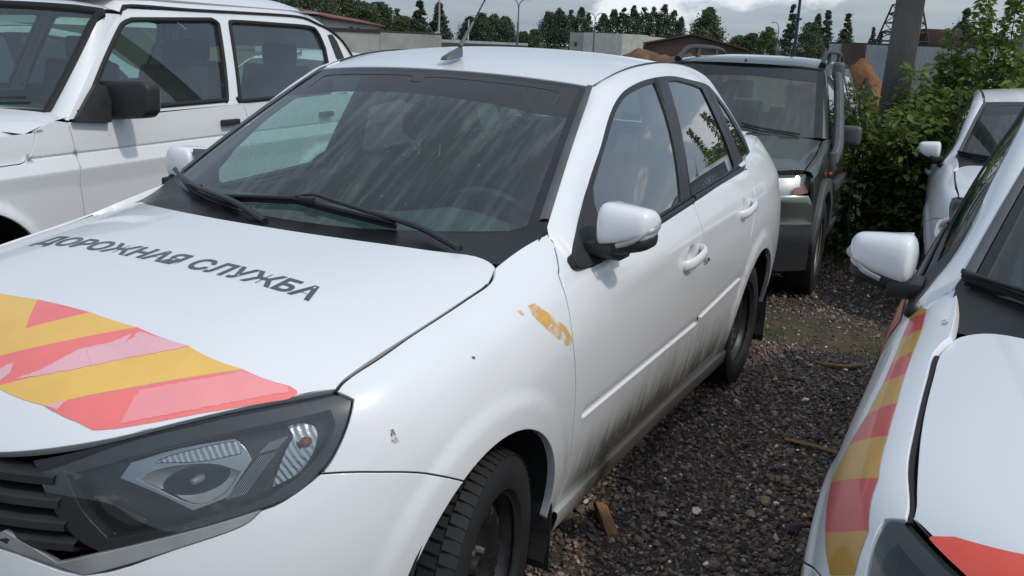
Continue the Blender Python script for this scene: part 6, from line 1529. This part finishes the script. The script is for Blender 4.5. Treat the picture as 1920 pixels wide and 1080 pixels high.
# ================================================================ far background
def far_pt(px, py, D):
    d = ray(px, py); k = D/math.hypot(d[0], d[1]); return CAM_P+d*k
def gnd(px, D): p = far_pt(px, 100, D); p[2] = -.40 if D > 60 else float(gz(p[0], p[1])); return p
def tree(px, top, hwpx, D, kind, mat, label, n=1500):
    q = far_pt(px, top, D); b_ = gnd(px, D); H = q[2]-b_[2]; rw = hwpx*D/1750*(1.55 if kind == 'poplar' else 1.3)
    root = empty('tree', b_); tag(root, label, 'tree', 'background trees')
    MB().tube([(0, 0, 0), (.02*H*.3, 0, H*.4), (0, 0, H*.9)], [max(.08, H*.016), H*.010, H*.003], 6).build('trunk', 'bark', root, True)
    limb = MB()
    nc = {'poplar': 85, 'conifer': 90, 'round': 80}[kind]; t = RNG.uniform(.10, 1.0, nc)**.85
    rad = {'poplar': lambda t: np.interp(t, [0, .15, .45, .75, 1], [.55, 1, .9, .6, .12]), 'conifer': lambda t: np.interp(t, [0, .12, .5, 1], [.7, 1, .62, .05]), 'round': lambda t: np.interp(t, [0, .2, .55, .85, 1], [.6, .9, 1, .7, .25])}[kind](t)*rw
    th = RNG.uniform(0, 6.283, nc); rr_ = rad*RNG.uniform(.25, .95, nc)**.6; C = np.stack([rr_*np.cos(th), rr_*np.sin(th), t*H*.97], 1)
    m = max(8, int(n/nc)); s_ = np.repeat(np.maximum(rad*.42, rw*.13), m)
    off = RNG.normal(0, .5, (nc*m, 3))*s_[:, None]*[1, 1, 1.25 if kind == 'poplar' else .6 if kind == 'conifer' else .8]; P_ = np.repeat(C, m, 0)+off; P_[:, 2] = np.clip(P_[:, 2], .03*H, H)
    a = rw*RNG.uniform(.032, .075, nc*m)*(1.2 if rw < 2 else 1); U = unit(RNG.normal(size=(nc*m, 3))); Vv = unit(np.cross(U, RNG.normal(size=(nc*m, 3))))
    Q = np.stack([P_-U*a[:, None], P_+Vv*a[:, None]*.8, P_+U*a[:, None], P_-Vv*a[:, None]*.8], 1).reshape(-1, 3)
    new_obj('crown', fast_mesh(Q, np.arange(len(Q)).reshape(-1, 4)), mat, root); return root
TR = [(500, -40, 46, 150, 'round', 'crown_dark', 'dark broad tree above the rear roof of the boxy off-roader'), (556, -25, 34, 160, 'round', 'crown_dark', 'dark tree rising left of the red-roofed house'), (602, -12, 26, 165, 'round', 'crown_mid', 'green tree directly behind the left end of the red-roofed house'),
 (642, -14, 24, 170, 'round', 'crown_light', 'lighter green tree behind the middle of the red-roofed house'), (678, 0, 26, 170, 'round', 'crown_mid', 'rounded tree behind the right end of the red-roofed house'), (708, 4, 24, 175, 'round', 'crown_dark', 'dark rounded tree just right of the red-roofed house'),
 (744, 14, 15, 180, 'conifer', 'crown_mid', 'small pointed tree between the rounded tree and the dark spruce pair'), (756, 30, 18, 170, 'round', 'crown_mid', 'low round tree above the garages'), (786, 0, 22, 150, 'conifer', 'crown_dark', 'broad dark spruce behind the garages, left of the wooden pole'), (822, 4, 22, 150, 'conifer', 'crown_dark', 'pointed dark spruce behind the wooden pole'),
 (880, 30, 14, 240, 'poplar', 'crown_dark', 'leftmost poplar of the clump left of the double street lamp'), (902, 24, 16, 240, 'poplar', 'crown_dark', 'middle poplar of the clump left of the double street lamp'), (924, 26, 16, 245, 'poplar', 'crown_dark', 'third poplar of the clump left of the double street lamp'), (945, 30, 15, 245, 'poplar', 'crown_dark', 'poplar standing just left of the double street lamp'),
 (980, 58, 11, 230, 'round', 'crown_mid', 'small bushy tree just right of the double street lamp'), (1000, 54, 11, 230, 'round', 'crown_mid', 'small bushy tree left of the white industrial hall poplars'),
 (1027, 20, 15, 260, 'poplar', 'crown_dark', 'first poplar left of the white hall'), (1046, 15, 15, 260, 'poplar', 'crown_dark', 'second poplar left of the white hall'), (1066, 18, 12, 265, 'poplar', 'crown_dark', 'poplar over the left corner of the white hall'), (1086, 13, 13, 265, 'poplar', 'crown_dark', 'tall poplar behind the left windows of the white hall'), (1099, 22, 9, 265, 'poplar', 'crown_mid', 'slim poplar behind the lamp at the white hall'),
 (1128, 26, 13, 270, 'poplar', 'crown_dark', 'poplar right of the lamp behind the white hall'), (1146, 16, 13, 270, 'poplar', 'crown_dark', 'poplar over the middle of the white hall'), (1164, 14, 12, 270, 'poplar', 'crown_dark', 'poplar behind the corner of the white hall'), (1182, 10, 13, 270, 'poplar', 'crown_dark', 'tall poplar over the sunlit wall of the white hall'), (1202, 12, 13, 275, 'poplar', 'crown_dark', 'poplar over the right part of the white hall'), (1220, 12, 12, 275, 'poplar', 'crown_dark', 'poplar left of the tallest one by the brown shed'), (1240, 8, 13, 275, 'poplar', 'crown_dark', 'tallest poplar near the left end of the brown shed'), (1258, 18, 12, 275, 'poplar', 'crown_dark', 'poplar over the left slope of the brown shed'), (1272, 30, 9, 275, 'poplar', 'crown_dark', 'last short poplar of the row above the brown shed'),
 (1322, 14, 21, 200, 'poplar', 'crown_mid', 'lone broad tree against the white cloud above the brown shed'), (1382, 66, 14, 190, 'round', 'crown_mid', 'low bushy tree above the right slope of the brown shed'), (1408, 62, 14, 190, 'round', 'crown_mid', 'low bushy tree left of the single street lamp'), (1438, 50, 15, 180, 'round', 'crown_light', 'light green tree at the single street lamp'),
 (1478, 6, 15, 170, 'conifer', 'crown_dark', 'tall slim spruce left of the blue mast'), (1516, 40, 18, 150, 'round', 'crown_mid', 'round green tree just right of the blue mast'), (1526, 22, 16, 180, 'conifer', 'crown_dark', 'dark spruce behind the round green tree'), (1544, 15, 17, 180, 'conifer', 'crown_dark', 'tall dark spruce over the left end of the long white shed'),
 (1582, 23, 17, 160, 'conifer', 'crown_light', 'lighter spruce standing alone above the long white shed'), (1632, 49, 10, 190, 'conifer', 'crown_mid', 'small spruce left of the lattice tower'), (1648, 60, 9, 190, 'conifer', 'crown_dark', 'short dark spruce at the foot of the lattice tower'),
 (1800, 14, 15, 90, 'poplar', 'crown_mid', 'narrow tree rising behind the tall shrub'), (1828, 54, 14, 110, 'round', 'crown_dark', 'low dark tree right of the narrow tree'), (1866, 60, 18, 110, 'round', 'crown_dark', 'low dark tree near the right edge'), (1905, 72, 22, 100, 'round', 'crown_mid', 'low green tree at the right edge by the far pole')]
for t_ in TR: tree(*t_, n=8500 if t_[2] > 13 else 6000)
# ---- buildings
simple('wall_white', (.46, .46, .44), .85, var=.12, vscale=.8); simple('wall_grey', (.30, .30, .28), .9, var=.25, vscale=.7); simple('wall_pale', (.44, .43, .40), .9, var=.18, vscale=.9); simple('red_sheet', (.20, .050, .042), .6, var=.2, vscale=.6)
simple('brown_sheet', (.075, .038, .032), .7, var=.2, vscale=.6); simple('rust_sheet', (.11, .065, .058), .8, var=.35, vscale=.7); simple('grey_sheet', (.36, .38, .40), .5, var=.15, vscale=.5); simple('window_dark', (.05, .06, .07), .2); simple('steel_rust', (.055, .032, .028), .8, var=.3); simple('lamp_steel', (.10, .11, .13), .6); simple('mast_blue', (.018, .030, .060), .5); simple('dark_wood', (.05, .045, .04), .9)
b = NB('orange_earth'); n_ = b.noise(1.2, 8, .65); b.set(color=b.mix(b.ramp(n_, [(.35, 0.), (.65, 1.)]), (.12, .060, .030), (.36, .155, .060)), rough=.95); b.bump(b.noise(4, 6, .7), .8, .1)
def wall_quad(name, pa, pb, zb, zt, th, mat, parent):
    """upright slab between two ground points"""
    a, c_ = np.array([pa[0], pa[1]]), np.array([pb[0], pb[1]]); d = (c_-a)/np.linalg.norm(c_-a); n_ = np.array([-d[1], d[0]])*th
    zt2 = zt if np.ndim(zt) else (zt, zt); V = [(*a, zb), (*c_, zb), (*(c_+n_), zb), (*(a+n_), zb), (*a, zt2[0]), (*c_, zt2[1]), (*(c_+n_), zt2[1]), (*(a+n_), zt2[0])]
    return MB().add(V, [(0, 3, 2, 1), (4, 5, 6, 7), (0, 1, 5, 4), (1, 2, 6, 5), (2, 3, 7, 6), (3, 0, 4, 7)]).build(name, mat, parent)
def on_wall(pa, pb, t, z, w, h, name, mat, parent, proud=.05):
    a, c_ = np.array(pa[:2]), np.array(pb[:2]); L_ = np.linalg.norm(c_-a); d = (c_-a)/L_; n_ = np.array([d[1], -d[0]]); p0 = a+d*(t*L_-w/2)+n_*proud; p1 = a+d*(t*L_+w/2)+n_*proud
    V = [(*p0, z), (*p1, z), (*p1, z+h), (*p0, z+h), (*(p0-n_*proud*1.5), z), (*(p1-n_*proud*1.5), z), (*(p1-n_*proud*1.5), z+h), (*(p0-n_*proud*1.5), z+h)]
    return MB().add(V, [(0, 1, 2, 3), (4, 7, 6, 5), (0, 4, 5, 1), (1, 5, 6, 2), (2, 6, 7, 3), (3, 7, 4, 0)]).build(name, mat, parent)
def bld(name, label, cat='building'): e = empty(name); return tag(e, label, cat)
# red-roofed house
e = bld('house', 'white house with a red sheet roof behind the garages'); A, B = far_pt(600, 60, 92), far_pt(712, 60, 150); zt = far_pt(640, 37, 106)[2]
wall_quad('wall', A, B, -.4, zt, 6, 'wall_white', e)
a2, b2_ = np.array(A), np.array(B); d = (b2_-a2)/np.linalg.norm(b2_-a2); n_ = np.array([-d[1], d[0], 0]); zr = far_pt(610, 24, 97)[2]
V = [a2-d*1-n_*.8+[0, 0, zt-a2[2]-.05], b2_+d*1.5-n_*.8+[0, 0, zt-b2_[2]-.05], b2_+d*1.5+n_*3.2, a2-d*1+n_*3.2, b2_+d*1.5+n_*6.8, a2-d*1+n_*6.8]
for k in (2, 3): V[k][2] = zr+.25
for k in (4, 5): V[k][2] = zt
V = [np.array(v) for v in V]; V2 = [v+[0, 0, .12] for v in V]
MB().add(V+V2, [(0, 1, 2, 3), (3, 2, 4, 5), (6, 9, 8, 7), (9, 11, 10, 8), (0, 6, 7, 1), (1, 7, 8, 2), (2, 8, 10, 4), (5, 11, 9, 3), (3, 9, 6, 0)]).build('roof', 'red_sheet', e)
for t, w in ((.40, 3.2), (.52, 3.0), (.74, 3.4)): on_wall(A, B, t, .9, w, zt-1.5, 'window', 'window_dark', e)
# garages: two runs of blocks meeting at a corner
A, K, B = far_pt(600, 80, 95), far_pt(713, 80, 75), far_pt(826, 80, 132); zt = far_pt(713, 61, 75)[2]
e = bld('garage', 'shaded grey side wall of the concrete garages', 'garage'); wall_quad('wall', A, K, -.4, zt, 5, 'wall_grey', e); wall_quad('roof_edge', A, K, zt, zt+.14, 5.2, 'dark_wood', e)  # darker grey puts this side's shade into the wall colour
K2 = K*.52+B*.48
for (P0, P1, lab) in ((K, K2, 'pale concrete garage left of the pair in the row'), (K2, B, 'pale concrete garage farthest along the row, below the wooden pole')):
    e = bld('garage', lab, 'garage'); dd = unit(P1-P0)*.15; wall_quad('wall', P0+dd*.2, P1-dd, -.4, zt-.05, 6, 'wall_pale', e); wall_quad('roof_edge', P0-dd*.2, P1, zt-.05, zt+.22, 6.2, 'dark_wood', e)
    on_wall(P0, P1, .3, -.3, 5, 1.9, 'gate', 'wall_grey', e, .06)
e = bld('shed', 'low shed with a grey sheet roof right of the garages', 'shed'); A, B = far_pt(822, 80, 88), far_pt(990, 84, 120); wall_quad('wall', A, B, -.4, far_pt(830, 80, 88)[2], 5, 'dark_wood', e)
za, zb2 = far_pt(830, 74, 88)[2], far_pt(960, 80, 120)[2]; wall_quad('roof', A, B, min(za, zb2)-.25, (za, zb2), 7, 'grey_sheet', e)
# white industrial hall
e = bld('industrial_hall', 'white industrial hall with a row of small windows below the poplars'); A, K, B = far_pt(1068, 80, 205), far_pt(1166, 80, 195), far_pt(1262, 80, 250); zt = far_pt(1110, 61.5, 200)[2]
wall_quad('wall', A, K, -.4, zt, 8, 'wall_pale', e); wall_quad('side_wall', K, B, -.4, zt, 8, 'wall_white', e)
for t in (.125, .31, .49, .66, .84): w_ = on_wall(A, K, t, far_pt(1100, 88, 200)[2], .75, far_pt(1100, 79.5, 200)[2]-far_pt(1100, 88, 200)[2], 'window', 'window_dark', e)
# brown shed with gable
e = bld('shed', 'dark brown gabled shed left of the green off-roader roof', 'shed'); c_ = [far_pt(x, y, 70) for x, y in ((1206, 84), (1300, 67), (1404, 97))]; base = [np.array([q[0], q[1], -.4]) for q in (c_[0], c_[2])]
dn = unit(np.array([c_[1][0]-CAM_P[0], c_[1][1]-CAM_P[1], 0]))*8; V = [base[0], base[1], c_[2], c_[1], c_[0]]; V = [np.array(v) for v in V]; V = V+[v+dn for v in V]
MB().add(V, [(0, 1, 2, 3, 4), (9, 8, 7, 6, 5), (0, 5, 6, 1), (1, 6, 7, 2), (4, 9, 5, 0)]).build('wall', 'brown_sheet', e)
MB().add([V[4]-dn*.03+[0, 0, .05], V[3]-dn*.03+[0, 0, .05], V[8]+[0, 0, .05], V[9]+[0, 0, .05], V[2]-dn*.03+[0, 0, .05], V[7]+[0, 0, .05]]+[v+np.array([0, 0, .12]) for v in (V[4]-dn*.03+[0, 0, .05], V[3]-dn*.03+[0, 0, .05], V[8]+[0, 0, .05], V[9]+[0, 0, .05], V[2]-dn*.03+[0, 0, .05], V[7]+[0, 0, .05])], [(0, 3, 2, 1), (1, 2, 5, 4), (6, 7, 8, 9), (7, 10, 11, 8), (0, 1, 7, 6), (1, 4, 10, 7), (3, 9, 8, 2), (2, 8, 11, 5), (0, 6, 9, 3), (4, 5, 11, 10)]).build('roof', 'brown_sheet', e)
# long white shed, split by a rusty bay
e = bld('long_shed', 'long white metal shed with a rusty door bay behind the orange earth'); A, B = far_pt(1553, 100, 62), far_pt(1850, 110, 58); zt = far_pt(1600, 83, 61)[2]
wall_quad('wall', A, B, -.4, zt, 7, 'grey_sheet', e); on_wall(A, B, .175, -.3, 1.5, zt+.33, 'door_bay', 'rust_sheet', e, .12)
wall_quad('roof_edge', A, B, zt, zt+.10, 7.1, 'dark_wood', e)
for t in np.arange(.02, 1, .049):
    if abs(t-.175) > .03: on_wall(A, B, t, -.3, .06, zt+.25, 'rib', 'wall_white', e, .05)
# ---- earth heaps
b = NB('brown_earth'); n_ = b.noise(1.2, 8, .65); b.set(color=b.mix(b.ramp(n_, [(.35, 0.), (.65, 1.)]), (.085, .050, .032), (.20, .115, .070)), rough=.95); b.bump(b.noise(4, 6, .7), .8, .1)
def heap(px, py, D, w, h, label, mat='orange_earth'):
    p = far_pt(px, py, D); z0 = float(gz(p[0], p[1])) if D < 60 else -.4; n = 22; V = []; H = p[2]-z0
    for i in range(n):
        for j in range(n):
            u, v = 2*i/(n-1)-1, 2*j/(n-1)-1; q = math.hypot(u, v); k = max(0, 1-q*q)**.9; V.append((u*w, v*w*.8, -.1+H*1.02*k*(1+.10*math.sin(7*u+3*v+px)+.07*math.sin(13*v-5*u))+.06*k*math.sin(23*u+11*v)))
    F = [(i*n+j, (i+1)*n+j, (i+1)*n+j+1, i*n+j+1) for i in range(n-1) for j in range(n-1)]
    o = new_obj('earth_heap', mesh_from(V, F, True), mat); o.location = (p[0], p[1], z0); tag(o, label, 'earth heap'); return o
heap(1222, 97, 48, 3.4, 1, 'reddish earth heap in front of the white industrial hall', 'brown_earth'); heap(1268, 100, 44, 2.2, 1, 'smaller reddish earth heap beside the brown shed', 'brown_earth'); heap(1616, 122, 26, 1.15, 1, 'orange earth heap between the green off-roader and the concrete pole'); heap(1622, 160, 17, .55, 1, 'dark earth heap in front of the orange one', 'soil')
# ---- posts and lamps
def lamp(px, top, D, label, arms=2, r_=.085, L_=1.5, drop=.0):
    p = gnd(px, D); H = far_pt(px, top, D)[2]-p[2]; e = empty('street_lamp', p, -YAW*-1); tag(e, label, 'street lamp')
    MB().tube([(0, 0, 0), (0, 0, H*.62)], r_*1.2, 8).build('lower_post', 'lamp_steel', e, True); MB().tube([(0, 0, H*.62), (0, 0, H*.88)], r_*.75, 8).build('upper_post', 'lamp_steel', e, True)
    for sx in ((1, -1) if arms == 2 else (-1,)):
        a_ = MB().tube(crom(np.array([(0, 0, H*.87), (sx*.15*L_, 0, H*.94), (sx*.5*L_, 0, H*.99), (sx*L_, 0, H)]), 5), r_*.6, 6).build('arm', 'lamp_steel', e, True)
        MB().box((sx*L_*1.12, 0, H*.998), (.55*L_*.6, .25, .10)).build('lantern', 'lamp_steel', a_, bevel=.03)
    return e
lamp(969, -2, 110, 'double street lamp rising above the sedan roof left of the white hall', 2, .10, 1.0); lamp(1112, 24, 150, 'double street lamp in front of the white hall', 2, .10, 1.2); lamp(1455, 42, 120, 'single-arm street lamp left of the tall slim spruce', 1, .07, .7)
p = gnd(1489, 55); q = far_pt(1507, -60, 55); o = MB().tube([(0, 0, 0), tuple((q-p)*.5), tuple(q-p)], [.10, .085, .075], 8).build('mast', 'mast_blue', None, True); o.location = p; tag(o, 'dark blue steel mast between the two spruces', 'mast')
for kq in (36,):
    z_ = far_pt(1498, kq, 55)-p; MB().lathe([(-.06, .0), (-.06, .16), (.06, .16), (.06, 0)], 10, 'z', z_).build('collar', 'mast_blue', o, True)
for (px, top, D, r_, lab, mt) in ((822, -2, 100, .11, 'grey wooden utility pole in front of the pointed spruce', 'wall_grey'), (877, 36, 115, .09, 'short grey pole behind the aerial of the nearest sedan', 'wall_pale'), (1914, 26, 40, .14, 'far concrete pole at the right edge of the picture', 'concrete')):
    p = gnd(px, D); H = far_pt(px, top, D)[2]-p[2]; o = MB().tube([(0, 0, 0), (0, 0, H)], [r_*1.15, r_*.85], 8).build('utility_pole', mt, None, True); o.location = p; tag(o, lab, 'pole')
# lattice tower
p = gnd(1688, 75); H = far_pt(1668, 8, 75)[2]-p[2]; e = empty('lattice_tower', p, YAW); tag(e, 'rusty steel lattice tower partly hidden by the concrete pole', 'tower')
w0, w1 = 2.1, .75; cor = lambda k, t: np.array([(-1, -1), (1, -1), (1, 1), (-1, 1)][k])*(w0+(w1-w0)*t)
for k in range(4): MB().tube([(*cor(k, 0), 0), (*cor(k, 1), H)], .07, 5).build('leg', 'steel_rust', e)
for j in range(9):
    t0, t1 = j/9, (j+1)/9
    for k in range(4):
        k2 = (k+1) % 4; MB().tube([(*cor(k, t1), H*t1), (*cor(k2, t1), H*t1)], .045, 4).build('girt', 'steel_rust', e); MB().tube([(*cor(k if j % 2 else k2, t0), H*t0), (*cor(k2 if j % 2 else k, t1), H*t1)], .04, 4).build('brace', 'steel_rust', e)
MB().box((2.6, 0, H*.62), (2.6, 1.6, H*.20)).build('hopper', 'steel_rust', e, bevel=.05)
# wire fence at the right edge
e = empty('fence'); tag(e, 'grey pipe fence by the far pole at the right edge', 'fence'); simple('galv', (.35, .36, .36), .5, metal=.3)
A, B = far_pt(1884, 120, 22), far_pt(2010, 122, 22)
for t in (0, .33, .66, 1): q = A+(B-A)*t; MB().tube([(q[0], q[1], -.3), tuple(q)], .03, 6).build('post', 'galv', e, True)
for dz in (0, -.45, -.9): MB().tube([A+[0, 0, dz], B+[0, 0, dz]], .018, 6).build('rail', 'galv', e, True)
